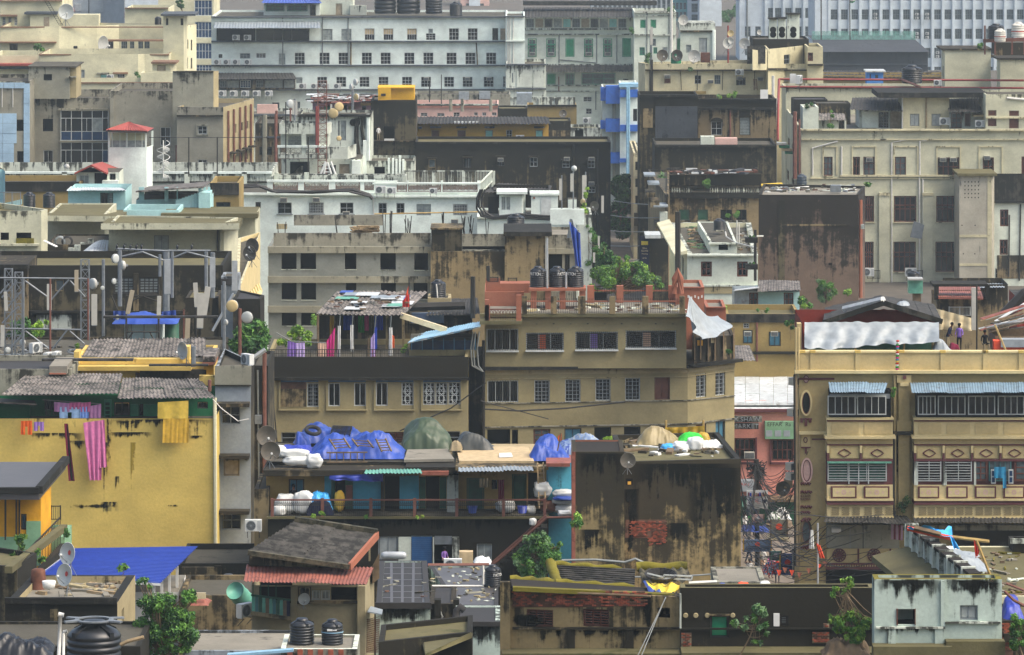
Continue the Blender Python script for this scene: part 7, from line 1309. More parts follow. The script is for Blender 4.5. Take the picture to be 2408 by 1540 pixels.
aw=Bld('awning_room','glazed rooftop room under a striped blue translucent awning',Y+2,964,800,1122,'tdark',D=4,ph=0,z0=LZ);aw.box('glazing',966,800,1118,822,.06,'glass_blue');aw.box('panelling',962,822,1120,840,.1,'bmain')
for i in Rg(7):aw.box('mullion',967+i*25,796,969+i*25,823,.12,'frame_blue')
ns=11
for i in Rg(ns):f0,f1=i/ns,(i+1)/ns;a,c=P(958,806,Y+.4),P(1129,768,Y+.4);d_,f_=P(985,785,Y+4.5),P(1132,756,Y+4.5);mb=MB();q=[a.lerp(c,f0),a.lerp(c,f1),d_.lerp(f_,f1),d_.lerp(f_,f0)];mb.hexa([p-VZ(.06)for p in q],q);aw.Pt('awning_strip',mb,'pblue' if i%2 else'tinw')
corp(aw,958,805,1129,767,Y+.35,1132,755,985,784,Y+4.6,'pblue',.55,.2,.02,name='awning_sheet')
ar=Bld('rear_room','shabby rear room with blue tarpaulin and pale sloping board',Y+6,952,742,1110,'tdark',D=5,z0=LZ,win=[(962,744,1000,762,'grey1')]);ar.box('blue_tarp',968,735,1044,758,.4,'t_bluegrey')
ar.br('sloping_board','t_cream',P(942,741,Y+3),P(1050,776,Y+3),.5,.35);corp(ar,1000,742,1128,738,Y+5,1122,700,1040,704,Y+11,'asbd',.9,.22,.04);ar.Pi([(965,722),(1094,718)],.3,'iron',.6)
tk=Bld('tank_plinth','yellowish plinth carrying single black tank',Y+8,1006,701,1060,'tan',D=3,ph=.1);Tk(1030,704,37,Y+8.3,'single black ribbed tank with white pipes before stained wall',hs=1.02);Cb([(1026,668,Y+8),(1029,700,Y+8)],'white pipe running down single black tank',.05,'pvc',name='pipe');Po(962,652,742,Y+4,'thin flagpole on laundry shack roof',.04,'iron')
Cl('flag','small red flag on laundry shack',947,722,961,668,720,Y+4,'saff','flag',.06,2,taper=.2,yb2=700);Cl('flag_tip','hanging saffron flag end on shack flagpole',946,708,962,690,722,Y+3.9,'c_red','flag',.05,2)
Y=126
b=Bld('yellow_building','tall blank yellow building wall with black mould streaks',Y,-60,984,506,'yellow_wall',D=9,ph=.3,cap='pblack');YZ=b.rz
b.Pi([(505,935),(507,1325)],.1,'cream',.1)
W('ochrestain','#b08f2c',-.1,1.2,0,1)
Ct(b,66,196,1018,1040,1,46,w_=(1,3));Ct(b,255,356,1016,1036,2,46,w_=(1,3.5));Ct(b,160,200,1036,1060,3,16,w_=(.8,2));Ct(b,256,500,986,1006,4,60,w_=(.8,2.2));Ct(b,276,330,990,1024,5,30,w_=(1,3));Ct(b,450,474,1024,1038,6,10,w_=(.8,2));Ct(b,98,330,1184,1196,7,50,w_=(1,4),down=False);Ct(b,240,275,1180,1200,8,20,w_=(1,3));Ct(b,370,440,1185,1192,9,16,w_=(.6,2.4),down=False)
Ct(b,246,249,1040,1190,10,18,w_=(.5,1.4));Ct(b,254,259,985,1190,11,22,w_=(.5,1.6));Ct(b,274,277,1120,1180,12,8,w_=(.5,1.4));Ct(b,310,316,1040,1160,13,10,'ochrestain',w_=(.6,3))
g=Bld('green_storey','green painted top storey with shutters behind laundry',Y+1.6,-60,930,502,'green_wall',D=6,roof=None,z0=YZ,win=ZW(0,2,[(418,680,480,825,'dr_dkg'),(485,680,548,825,'dr_dkg'),(1065,672,1210,825,'d'),(1300,690,1335,825,'void'),(1840,668,1940,735,'d')]))
g.box('open_shutter',247,937,264,984,.6,'frame_green',Bc=-.5)
for i in Rg(4):g.box('shutter_pane',250,943+i*10,260,950+i*10,.62,'glass_green',Bc=-.55)
g.box('pale_green_wall',-60,944,74,985,.9,'greenpale' if 0 else'green_wall');Tr(g,'lean_to_roof',[P(-60,942,Y-.3),P(86,950,Y-.3),P(80,940,Y+2),P(-60,930,Y+2)],.08,'asbd')
for u0,u1 in((1220,1290),(1340,1470)):g.box('panelled_shutter',zx(0,u0),950,zx(0,u1),984,.08,'shut_green')
corp(g,2,928,276,926,Y-.2,288,880,66,878,Y+4,'asbs',.95,.2,.04,rows=2);corp(g,276,936,506,936,Y-.3,470,893,288,889,Y+3.4,'asbs',.95,.2,.04,rows=2);g.box('ridge_cap',70,878,290,883,-7,'asbd',Bc=7.6);g.box('ridge_cap',330,889,472,893,-6.5,'asbd',Bc=7)
g.box('end_wall',460,898,502,922,-3,'ytrim',Bc=3.4);Po(493,893,920,Y+1,'short brown stub pipe at roof end',.1,'rpipe')
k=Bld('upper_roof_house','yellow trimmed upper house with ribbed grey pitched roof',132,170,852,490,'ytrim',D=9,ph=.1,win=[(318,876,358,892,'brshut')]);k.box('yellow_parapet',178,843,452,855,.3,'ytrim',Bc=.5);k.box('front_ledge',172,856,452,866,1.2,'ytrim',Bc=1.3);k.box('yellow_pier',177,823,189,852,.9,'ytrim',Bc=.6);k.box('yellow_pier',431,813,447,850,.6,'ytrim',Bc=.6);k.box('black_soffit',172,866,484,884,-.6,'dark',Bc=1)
corp(k,190,844,484,838,133.5,482,795,218,797,136.5,'asbs',.95,.2,.04,rows=1);k.box('ridge_cap',204,793,484,798,-11.5,'asbd',Bc=12);k.box('flank_slope',478,836,506,850,.4,'asbs',Bc=4);k.box('orange_trim',477,850,506,856,.5,'salmon',Bc=3);k.box('yellow_flank',480,856,503,900,.3,'yellow_deep')
k.box('dark_valley_roof',330,868,486,890,.3,'asbd',Bc=2)
dish('dish','grey dish beside yellow pier on upper house',P(434,824,131),-.9,1.0);Po(455,814,862,131,'grey pipe standing right of dish pier',.14,'steel')
k2=Bld('grey_parapet_house','grey mouldy parapet wall behind corrugated roofs at left',129.5,-60,868,168,'conc',D=7,roof='rtar',ph=.3);k2.box('tan_slab',118,858,160,876,.6,'rgrey',Bc=4);k2.box('orange_edge',118,874,158,877,.7,'salmon')
Tf('potted cactus on telecom roof edge',184,822,136,14,16,90,.12,('lb','ld'))
Hg([('sari','black cloth on green storey line',104,941,127,944,963,'c_black',{}),('sari','pink cloth on green storey line',127,945,164,948,968,'c_mauve',{}),('sari','maroon cloth between pink cloths',163,947,191,946,962,'c_rose',{}),('sari','bright rose cloth at line end',189,948,214,945,968,'c_rose',{}),('trousers','pale blue shorts on green storey line',141,957,187,958,986,'c_ltblue',dict(legs=1,fold=.03)),('towel','sky blue towel on green storey line',188,957,208,956,992,'c_blue',{}),('sari','dusty mauve checked cloth above pink sari',210,955,238,950,991,'c_mauve',{})],Y+.1)
Hg([('trousers','orange trousers hung on yellow wall',49,990,75,989,1022,'c_orange',dict(legs=1,fold=.03)),('trousers','lilac shorts hung on yellow wall',80,992,103,992,1013,'c_lilac',dict(legs=1,fold=.03)),('sari','long narrow dark red sari on yellow wall',151,996,160,996,1131,'c_maroon',dict(fold=.05,nf=1,skew=13,taper=-.6,nv=24)),('sari','black panel of narrow hanging sari',157,1000,160,1000,1128,'c_black',dict(fold=.05,nf=1,skew=12,taper=-2.0,nv=24)),('sari','very long pink sari hanging down yellow wall',196,994,245,987,1129,'c_pink',dict(fold=.1,nf=3,taper=.45,skew=4,nv=26)),('sari','shorter pink end of long pink sari',226,990,246,988,1100,'c_pink',dict(fold=.08,nf=2,skew=6,nv=20,yb2=1098)),('bedcover','yellow patterned bedcover above wall edge',371,946,443,942,984,'c_yellow',dict(fold=.04,nf=2)),('bedcover','crinkled golden quilt hanging below bedcover',384,984,445,984,1041,'c_yel2',dict(fold=.07,nf=6,skew=-2))],Y-.25)
Cb([(100,940,Y+.2),(238,950,Y+.2)],'upper washing line on green storey',.03,'wgrey')
Y=128
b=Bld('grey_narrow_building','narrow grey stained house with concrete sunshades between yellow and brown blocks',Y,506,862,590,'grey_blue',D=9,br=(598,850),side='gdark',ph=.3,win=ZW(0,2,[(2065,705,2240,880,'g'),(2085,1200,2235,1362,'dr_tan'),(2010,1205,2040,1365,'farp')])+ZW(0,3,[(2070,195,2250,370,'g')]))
b.box('dark_top',505,860,591,904,.1,'conc');b.Lg(904,3,.2,'gdark')
for y in(944,1066,1196):b.box('sunshade',507,y,588,y+8,1.0,'grimy')
Ct(b,510,588,946,965,20,26,w_=(1,3));Ct(b,510,588,1073,1090,21,26,w_=(1,3))
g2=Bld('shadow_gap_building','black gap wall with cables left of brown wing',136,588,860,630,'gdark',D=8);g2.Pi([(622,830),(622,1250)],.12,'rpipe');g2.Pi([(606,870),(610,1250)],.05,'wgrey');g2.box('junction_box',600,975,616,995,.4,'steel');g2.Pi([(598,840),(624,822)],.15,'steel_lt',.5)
ACs([(582,858)],'outdoor unit standing on grey narrow house',Y+.5,rz=-.9);Cb([(500,938,124),(520,960,124),(560,990,124),(585,985,124)],'white cable looping over grey narrow house',.025,'pvc')
b=Bld('low_dark_yard','dark low yard buildings below grey narrow house',120,420,1325,600,'gdark',D=7,ph=.3);b.box('stained_block',428,1332,512,1354,.3,'tdark');b.Pi([(512,1330),(512,1370)],.2,'grimy');b.box('low_opening',465,1352,506,1386,.35,'dark')
Y=112
t=Bld('balcony_house','orange and green balcony house under a wide dark concrete roof',Y,-60,1166,96,'yellow_deep',br=(120,1140),D=7,roof=None,win=ZW(0,3,[(195,222,248,372,'dr_blue2'),(40,65,60,600,'d')]))
mb=MB();q=[P(-60,1158,Y-1),P(92,1158,Y-1),P(155,1086,Y+4),P(-60,1086,Y+4)];mb.hexa([p-VZ(.35)for p in q],q);t.Pt('roof_slab',mb,'roof_wet');t.br('kerb','pblack',q[1]+VZ(.12),q[2]+VZ(.12),.35,.35);t.br('kerb','pblack',q[0]+VZ(.1),q[1]+VZ(.1),.3,.3)
for u in(48,150,180,300,345,378):t.bf('post','iron',zx(0,u-6),1166,zx(0,u+6),1270,Y-.8+u*.004,.14)
t.box('green_dado',-60,1262,96,1330,.05,'greenpale');t.box('green_patch',62,1225,96,1270,.06,'greenpale')
mb=MB();A_,B_=P(60,1300,Y-3),P(142,1216,Y+2)
for i in Rg(24):p=A_.lerp(B_,i/23);mb.bar(p,p+VZ(-1.3),.03)
mb.bar(A_,B_,.06);t.Pt('balcony_rail',mb,'iron');mb=MB();dn=VZ(-1.3);mb.hexa([A_+dn+VZ(-1.6),A_+dn+Vc((.3,0,-1.6)),B_+dn+Vc((.3,0,-1.2)),B_+dn+VZ(-1.2)],[A_+dn,A_+dn+Vc((.3,0,0)),B_+dn+Vc((.3,0,0)),B_+dn]);t.Pt('balcony_front',mb,'gdark')
t2=Bld('balcony_house','pale green lower wall of balcony house',Y+2,60,1262,152,'greenpale',D=4,ph=.1);t2.rail(98,142,1190,1222,.2,'iron',8,posts=3)
Tf('grassy tuft on balcony corner',149,1268,Y-.5,22,26,380,.1,('lb','la'));Pn('shrub','leafy sapling with bare stems at left balcony','',45,1345,106,[(44,1275,20,16),(52,1262,16,12),(95,1315,14,18),(30,1308,10,8),(92,1298,14,10),(42,1335,8,8)],520,.14,('ld','lb','la'),.025,21)
b=Bld('mossy_wall_house','dark mossy walled block at left margin under sapling',104,-60,1330,40,'gdark',br=(86,1300),D=6,roof='rmoss');b.br('mossy_coping','rmoss',P(20,1340,103),P(150,1240,112),.35,.3)
t=Th('blue_canopy','bright blue corrugated canopy on white steel posts','canopy',P(280,1440,104));e=[P(92,1354,104),P(378,1372,104),P(467,1285,108),P(178,1290,108)]
rows=26
for i in Rg(rows):
 f0,f1=i/rows,(i+1.25)/rows;a,c=e[0].lerp(e[3],f0),e[0].lerp(e[3],f1);d_,f_=e[1].lerp(e[2],f0),e[1].lerp(e[2],f1);up_=VZ(.07);mb=MB();mb.quad(a+up_,d_+up_,f_,c);mb.quad(a,d_,d_+up_,a+up_);t.Pt('tile_row',mb,'bluesheet')
t.br('edge_trim','wpaint',e[0],e[3],.12,.05);t.br('edge_trim','wpaint',e[0]+Vc((0,-.03,-.05)),e[1]+Vc((0,-.03,-.05)),.04,.1)
for f in(.05,.25,.45,.65):p=e[1].lerp(e[2],f)+Vc((-.4,0,-.1));t.br('post','wpaint',p,p+VZ(-2.4),.12)
mb=MB();a,c=e[1]+Vc((-.2,0,-.35)),e[2].lerp(e[1],.35)+Vc((-.2,0,-.35));mb.hexa([a+VZ(-2.4),a+Vc((.05,0,-2.4)),c+Vc((.05,0,-2.4)),c+VZ(-2.4)],[a+VZ(-1.2),a+Vc((.05,0,-1.2)),c+Vc((.05,0,-1.2)),c+VZ(-1.2)]);t.Pt('white_curtain',mb,'tw')
wall_b=Bld('white_shed','white walled shed glimpsed through leaves under blue canopy',106,300,1392,420,'wpaint',D=5,roof='rgrey',ph=0)
Y=96
b=Bld('dish_block','dark mouldy block with broken flat roof and two satellite dishes',Y,12,1417,276,'gdark',br=(318,1352),bl=(75,1352),side='tan',roof='rgrey',ph=.3,pt=.35,cap='pblack',rwin=[(286,1436,292,1462,'d')]);b.Lg(1404,14,.25,'pblack');b.box('pale_patch',118,1432,135,1500,.03,'tdark');DZ2=b.rz
for i,(x,y,lb)in En(((164,1302,'upper white dish on dark mouldy block'),(157,1352,'lower white dish on dark mouldy block'))):e_=dish('dishw',lb,P(x,y,99-i*1.5),-.75,.95,rx=-.15);mb=MB();mb.poly([(.1*cos(a),-.03,.05+.12*sin(a))for a in[k_/8*6.283 for k_ in Rg(8)]]);o=new('logo_mark',mb.mesh('logo_mark',['red_paint']),e_)
Db('broken sticks and rubble on dark mouldy block',90,1362,290,1400,DZ2,70,('wood','wood_lt','rgrey','tan'),31,.05,.3);mb=MB();mb.lathe([(.3,0),(.34,.5),(.3,.95),(.2,1)],12,P(90,1392,98.5));Sg('rusty_drum','rusty broken drum on dark mouldy block','drum',mb,'rust',Sm=True);mb=MB();mb.lathe([(.0,0),(.25,.1),(.3,.4),(.28,.4)],12,P(115,1388,98));Sg('white_bucket','white bucket on dark mouldy block','bucket',mb,'wpaint',Sm=True)
Y=90
b=Bld('tank_terrace','low dark roof under big corner tank',Y+.5,-60,1520,330,'gdark',D=6,ph=.1);Hp('black_bags','heap of black plastic bags at lower left corner','rubbish',-30,122,1545,Y-.3,2.2,40,'black',[(.3,.5,.4,.6,1),(.75,.5,.3,.6,.9)],12,wr=.28)
Tk(216,1620,128,Y-1,'largest black water tank with four armed top at lower left','tank',hs=1.0,rz=.3)
t=Th('tank_collar','pale four armed rim frame on largest black tank','tank frame',P(216,1480,Y-1));mb=MB();s_=128*(Y-1)/F;c0=P(216,1469,Y-1)+Vc((0,s_/2,0));mb.lathe([(.3*s_,-.05),(.36*s_,0),(.36*s_,.05),(.28*s_,.05),(.28*s_,-.05)],28,c0,close=False)
for a in(.45,2.69,3.59,5.83):d_=Vc((cos(a),sin(a),0));n_=Vc((-d_.y,d_.x,0));mb.hexa([c0+d_*.3*s_-n_*.16,c0+d_*.3*s_+n_*.16,c0+d_*.58*s_+n_*.1+VZ(-.02),c0+d_*.58*s_-n_*.1+VZ(-.02)][::-1],[c0+d_*.3*s_-n_*.16+VZ(.06),c0+d_*.3*s_+n_*.16+VZ(.06),c0+d_*.58*s_+n_*.1+VZ(.05),c0+d_*.58*s_-n_*.1+VZ(.05)][::-1])
t.Pt('rim',mb,'steel');mb=MB();mb.lathe([(0,.0),(.28*s_,.0)],24,c0+VZ(.0),close=False);t.Pt('opening',mb,'dark')
mb=MB();mb.tube([P(138,1545,Y-1.6),P(142,1444,Y-1.6)],.07,8);mb.tube([P(137,1444,Y-1.6),P(150,1447,Y-1.6)],.09,8);Sg('vent_pipe','tall white pipe with tee beside largest tank','pipe',mb,'pvc',Sm=True);mb=MB();mb.tube([P(149,1545,Y-1.4),P(149,1488,Y-1.4),P(150,1485,Y-1.4),P(158,1484,Y-1.4)],.06,8);Sg('vent_pipe','short bent white pipe against largest tank','pipe',mb,'pvc',Sm=True);mb=MB();mb.tube([P(283,1516,Y-1),P(300,1508,Y-1),P(338,1498,Y-1)],.08,6);Sg('rope','thick rope from largest tank to tree','',mb,'wood_lt')
Pn('tree','leafy green tree in front of blue canopy','',390,1600,93,[(370,1430,62,46),(420,1470,60,52),(350,1490,54,46),(400,1520,74,34),(340,1370,20,20),(440,1405,34,28)],15000,.085,('la','lb','lc','lb'),.12,25,clump=.3);Tf('pale sapling poking above dark block roof',288,1352,97,26,26,60,.14,('lb','lf'))
b=Bld('brown_yard_wall','brown stained yard wall behind leafy tree',105,420,1400,600,'tdark',D=6);Tk(536,1390,42,108,'squat black tank with white top bars in dark yard',hs=.75);mb=MB();mb.lathe([(.32,-.5),(.34,-.4),(.31,-.15),(.34,0),(.31,.2),(.34,.4),(.32,.5),(.0,.5)],16,(0,0,0),axis='y');e_=tag(new('drum',mb.mesh('drum',['gsheet'],Sm=True),loc=P(566,1402,104)),'battered green drum lying tilted in yard','drum');e_.rotation_euler=(-.5,0,-.35);e_.scale=(1.3,1.5,1.3)
ACs([(577,1452)],'white outdoor unit on flank of rusty awning house',99,rz=.9);sbox('cream_board','cream board lying on yard wall','board','t_cream',460,1394,484,1408,104,.1);Hp('rusty_sheets','rust orange metal scraps on yard wall','scrap metal',445,492,1425,104,1.5,16,'rsheet',None,33,wr=.1)
b=Bld('grey_scrap_shed','grey sheet shed at bottom beside twin tanks',93,430,1530,690,'grey_blue',D=5,roof='rgrey',ph=.1);b.br('blue_edge','pblue',P(535,1540,91.5),P(690,1528,91.5),.4,.1)
Y=118
W('chawl_tan','#a5884f',.12,.6,.3,1)
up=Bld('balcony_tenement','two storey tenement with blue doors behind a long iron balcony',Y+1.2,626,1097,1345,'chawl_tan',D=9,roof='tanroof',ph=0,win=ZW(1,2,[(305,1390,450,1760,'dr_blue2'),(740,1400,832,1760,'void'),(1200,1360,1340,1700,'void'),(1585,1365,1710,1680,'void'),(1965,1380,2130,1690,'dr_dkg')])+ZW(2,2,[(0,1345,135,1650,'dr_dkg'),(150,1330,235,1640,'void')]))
CZ=up.z1
for u0,u1,c,m in((640,702,1,'turq_sat'),(905,1165,1,'turq_sat'),(1340,1520,1,'turq_sat')):up.box('blue_plaster',zx(c,u0),1118,zx(c,u1),1205,.05,m)
up.box('blue_plaster',1285,1105,1333,1180,.06,'turq_sat');up.box('pillar',1051,1112,1078,1205,.7,'wstn');up.box('pillar',896,1115,904,1205,.5,'tdark')
for u0,u1 in((1525,1583),(1712,1775)):up.box('open_shutter',zx(1,u0),1122,zx(1,u1),1195,.12,'sdkg')
for u0,u1 in((703,738),(832,905)):up.box('open_shutter',zx(1,u0),1125,zx(1,u1),1205,.12,'sdkg')
up.box('mauve_curtain',813,1140,829,1175,.14,'rsheet');up.box('roof_edge',622,1096,955,1110,1.6,'grimy',Bc=2);up.box('roof_edge',955,1090,1075,1104,1.4,'gdark',Bc=2);up.box('roof_edge',1072,1088,1262,1096,1.6,'tdark',Bc=2)
corp(up,855,1113,992,1112,Y-1.1,988,1102,860,1104,Y+.4,'gsheet',.8,.16,.03,name='awning_sheet');corp(up,1078,1109,1254,1106,Y-1.1,1250,1096,1078,1099,Y+.4,'galv',.8,.16,.03,name='awning_sheet')
up.box('rust_strip',992,1098,1056,1107,1.7,'rsheet',Bc=-1.2)
low=Bld('tenement_lower_floor','mossy black balcony front and shuttered lower floor of tenement',Y-.2,630,1216,1290,'black_mold',D=3,ph=.08,win=ZW(1,3,[(1140,430,1325,650,'dr_grey'),(1450,425,1645,690,'dr_white'),(1665,505,1828,690,'void'),(2060,500,2200,700,'dr_white')]));LZ2=low.rz
low.box('balcony_lip',628,1213,1292,1218,.35,'rmoss');low.box('pale_wall',937,1262,967,1330,.05,'wold');low.box('blue_shutter',968,1262,1016,1330,.07,'shut_blue')
for i in Rg(14):low.box('shutter_slat',968,1263+i*4.8,1016,1264+i*4.8,.1,'shut_blue')
low.box('pillar',1018,1262,1021,1330,.3,'wstn');low.box('pillar',1064,1262,1080,1340,.4,'wstn');low.box('roller_box',1022,1260,1063,1278,.3,'steel')
Ct(low,640,1280,1218,1250,30,160,w_=(2,6))
t=Th('balcony_railing','long rusty ornamental iron railing of tenement balcony','railing',P(960,1216,Y-.3));posts=(640,758,872,975,1074,1184,1281)
for x in posts:t.bf('post','rpipe',x-3.5,1172,x+3.5,1216,Y-.32,.16)
for a,c in zip(posts[:-1],posts[1:]):
 t.bf('top_rail','rpipe',a,1174,c,1177.5,Y-.3,.1);mb=MB();n=int((c-a)/4.5)
 for i in Rg(1,n):x=a+(c-a)*i/n;Bf(mb,x-.4,1177,x+.4,1214,Y-.28,.025);q=P(x,1185,Y-.28);mb.tube([q+Vc((.04*cos(k_),0,.09*sin(k_)))for k_ in[j/6*6.283 for j in Rg(7)]],.012,3,cap=False)
 Bf(mb,a,1188,c,1189,Y-.28,.03);Bf(mb,a,1212,c,1213.5,Y-.28,.03);t.Pt('bars',mb,'iron')
t=Th('outside_stair','outside stair with rusty handrails descending from tenement','staircase',P(1230,1310,Y-.8));mb=MB();mb.tube([P(1284,1212,Y-.7),P(1150,1330,Y-.7)],.07,6);mb.tube([P(1345,1216,Y-1),P(1286,1217,Y-1),P(1140,1345,Y-1)],.07,6);t.Pt('handrail',mb,'rpipe');mb=MB()
for i in Rg(16):p=P(1282-i*8.6,1236+i*7.4,Y-.7);mb.box((p.x-.22,p.y-.8,p.z-.1),(p.x+.1,p.y+.6,p.z))
t.Pt('tread',mb,'gdark')
Sk('white stuffed sack on left of balcony',672,1208,48,44,Y+.4,seed=1);Sk('crumpled white sack left of blue bundle',714,1212,44,56,Y+.3,seed=2);Sk('white sack low beside corner post',655,1214,30,24,Y+.2,seed=3);Hp('tarpaulin_bundle','big light blue plastic bundle on balcony','bundle',722,782,1212,Y+.2,1.4,70,'t_sky',None,41,wr=.3)
Hp('tarpaulin_bundle','dark navy bundle under light blue plastic','bundle',720,784,1214,Y,.9,36,'c_navy',None,42,wr=.2);Sk('yellow cloth bag hanging on balcony door',798,1205,22,50,Y+.6,'c_yel2',2,D=.4)
for i,(x,w_,h_,m)in En(((1190,46,26,'tw'),(1325,52,18,'tw'),(1325,50,17,'tw'),(1325,50,17,'tw'),(1275,40,34,'tw'),(1248,26,22,'tw'),(1290,40,26,'rust'))):Sk(('low white sack behind right railing','bottom sack of stack beside ladder','second sack of stack beside ladder','third sack of stack beside ladder','grey white sack at ladder foot','small pale sack behind balcony rail end','brown sack under stacked white sacks')[i],x,(1205,1206,1188,1171,1170,1212,1206)[i],w_,h_,Y+.5,m,i,D=.8)
Sk('blue striped sack inside ladder stack',1326,1178,46,9,Y+.35,'t_blue',1,D=.7);Sk('white bag on outside stair',1328,1216,32,14,Y-1,seed=4);Sk('white bag lower on outside stair',1253,1238,16,18,Y-1,seed=2)
t=Th('ladder','pale wooden ladder against blue tenement wall','',P(1272,1200,Y+.6));mb=MB()
for dx in(0,15):mb.bar(P(1264+dx*.9,1088,Y+.9),P(1268+dx*1.05,1196,Y+.3),.07)
t.Pt('stile',mb,'wood_lt')
for i in Rg(10):mb=MB();q=i/10;mb.bar(P(1265+4*q,1092+q*104,Y+.85-.5*q),P(1279+4*q,1092+q*104,Y+.85-.5*q),.05);t.Pt('rung',mb,'wood_lt')
for i,(x,m,h_)in En(((1111,'t_blue',15),(1228,'t_deep',18))):mb=MB();mb.lathe([(.2,0),(.26,.36),(.24,.36)],12,P(x,1206,Y+.1));Sg('bucket',('blue bucket in middle of balcony','dark blue plastic stool at balcony end')[i],'bucket',mb,m,Sm=True)
Cl('tarpaulin','blue tarpaulin awning over left balcony doors',776,1118,902,1114,1128,Y-.4,'t_deep','tarpaulin',.18,3,yb2=1133);Hg([('shirt','pale grey shirt hanging on tenement balcony',1127,1126,1150,1124,1146,'c_khaki',{}),('shirt','black shirt hanging on tenement balcony',1157,1128,1170,1128,1150,'c_black',{}),('sari','maroon cloth hanging on tenement balcony',1172,1128,1186,1128,1176,'c_maroon',{})],Y+.5)
Pe('person in dark clothes standing behind left balcony sacks',690,1212,Y+.7,1.55,'c_black','c_navy',.3);Pe('person crouching in lower doorway in a pale shawl',1045,1330,Y-1,1.2,'c_lilac','c_peach',.6,'sit')
Tf('weeds sprouting from left balcony lip',750,1222,Y-.6,44,18,240,.08,('lb','ld'));Tf('fern under middle of balcony',860,1220,Y-.6,18,12,90,.08,('la','lb'));Tf('dry weeds hanging below balcony post',988,1222,Y-.6,24,14,120,.07,('leaf_y','ld'))
sd2=Bld('tenement_annexe','yellowish side strip with bamboo at left end of tenement',Y+.6,598,1150,632,'tdark',D=6,ph=.1);dish('dishm','grey dish on a pole at left roof end of tenement',P(625,1024,Y+.5),.3,1.05);dish('dishm','brown dish low at tenement roof corner',P(635,1060,Y),.2,1.0);ACs([(596,1250)],'old unit low in gap left of tenement',Y-.5)
up2=Bld('tenement_parapet','mossy roof deck of tenement carrying tarpaulin heaps',Y+1.4,628,1086,960,'gdark',D=8,ph=.05,z0=CZ-.3);R2=up2.z1
Hp('tarpaulin','largest blue tarpaulin heap with ladders on tenement roof','',722,950,1088,Y+1.8,3.6,56,'t_blue',[(.3,.5,.35,.55,.85),(.7,.5,.4,.55,1)],51,70,30,.22,z=R2)
Hp('tarpaulin','rear blue tarpaulin mound topped by a tyre','',690,866,1046,Y+4,2.4,40,'t_blue2',[(.35,.5,.35,.6,1),(.75,.5,.3,.6,.75)],52,54,24,.2,z=R2+.2);Hp('tarpaulin','small blue tarpaulin heap behind white sacks','',640,740,1074,Y+2.2,2.0,26,'t_deep',None,53,40,20,.2,z=R2);Hp('tarpaulin','pale blue tarpaulin end at left of mound','',692,730,1058,Y+3.2,1.5,56,'t_blue',None,54,26,18,.16,z=R2)
def tyre(lb,x,y,Yq,r,tilt_):
 mb=MB();n,m_=24,8
 for i in Rg(n):
  for j in Rg(m_):a,c=6.283*i/n,6.283*j/m_;mb.v.append(((r+.11*cos(c))*cos(a),(r+.11*cos(c))*sin(a),.1*sin(c)))
 for i in Rg(n):
  for j in Rg(m_):mb.f.append((i*m_+j,((i+1)%n)*m_+j,((i+1)%n)*m_+(j+1)%m_,i*m_+(j+1)%m_));mb.m.append(0)
 o=new('tyre',mb.mesh('tyre',['tyre'],Sm=True),loc=P(x,y,Yq));o.rotation_euler=tilt_;return tag(o,lb,'tyre')
tyre('old car tyre lying on rear blue tarpaulin',736,1012,Y+3.4,.36,(.42,.18,0))
t=Th('plastic_pallet','black plastic pallet on rear blue tarpaulin','pallet',P(800,1015,Y+3.6));d1,d2=Vc((1.0,0,-.04)),Vc((.1,.8,.3));c0=P(777,1019,Y+3.4)
for i in Rg(7):t.br('slat','black',c0+d2*(i/6),c0+d1*1.02+d2*(i/6),.07,.05)
for i in Rg(5):t.br('runner','black',c0+d1*(i/4)-VZ(.05),c0+d1*(i/4)+d2-VZ(.05),.06,.08)
def ladder(lb,a,c,wv,n):
 t=Th('ladder',lb,'ladder',a)
 for k_ in(0,1):t.br('stile','wood',a+wv*k_,c+wv*k_,.07)
 for i in Rg(n):mb=MB();p=a.lerp(c,(i+.5)/n);mb.bar(p,p+wv,.05);t.Pt('rung',mb,'wood')
ladder('short ladder lying left on big blue tarpaulin',P(774,1032,Y+1.7),P(790,1056,Y+1.5),Vc((.75,0,.05)),4);ladder('short ladder lying in middle of big blue tarpaulin',P(828,1032,Y+1.8),P(842,1050,Y+1.6),Vc((.8,0,-.06)),3);ladder('pale ladder lying right on big blue tarpaulin',P(884,1032,Y+1.6),P(898,1062,Y+1.4),Vc((.5,0,.02)),5);ladder('long ladder on edge along tarpaulin foot',P(768,1087,Y+.9),P(864,1086,Y+.9),VZ(.5),6)
for i,(x,yb,w_,h_)in En(((652,1078,40,28),(692,1078,62,20),(700,1096,70,22),(738,1102,36,32))):Sk(('bulging white sack at left roof end','long white sack lying on top of others','lower long white sack at roof edge','round white sack at right of sack pile')[i],x,yb,w_,h_,Y+1.0-i*.1,'tw',i+1,D=.8)
Hp('tarpaulin','dark green tarpaulin stack before brown wing','',944,1060,1067,Y+3.4,3.0,62,'t_green',[(.5,.5,.6,.6,1)],55,40,24,.12,z=R2,sq=.12);Hp('tarpaulin','charcoal tarpaulin mound right of green stack','',1064,1162,1062,Y+3.0,2.6,50,'t_black',[(.45,.5,.45,.6,1)],56,40,22,.14,z=R2)
Hp('sackcloth','crumpled brown sackcloth between green and charcoal tarpaulins','',1058,1088,1050,Y+2.6,1.0,22,'c_khaki',None,57,24,14,.22,z=R2+.2)
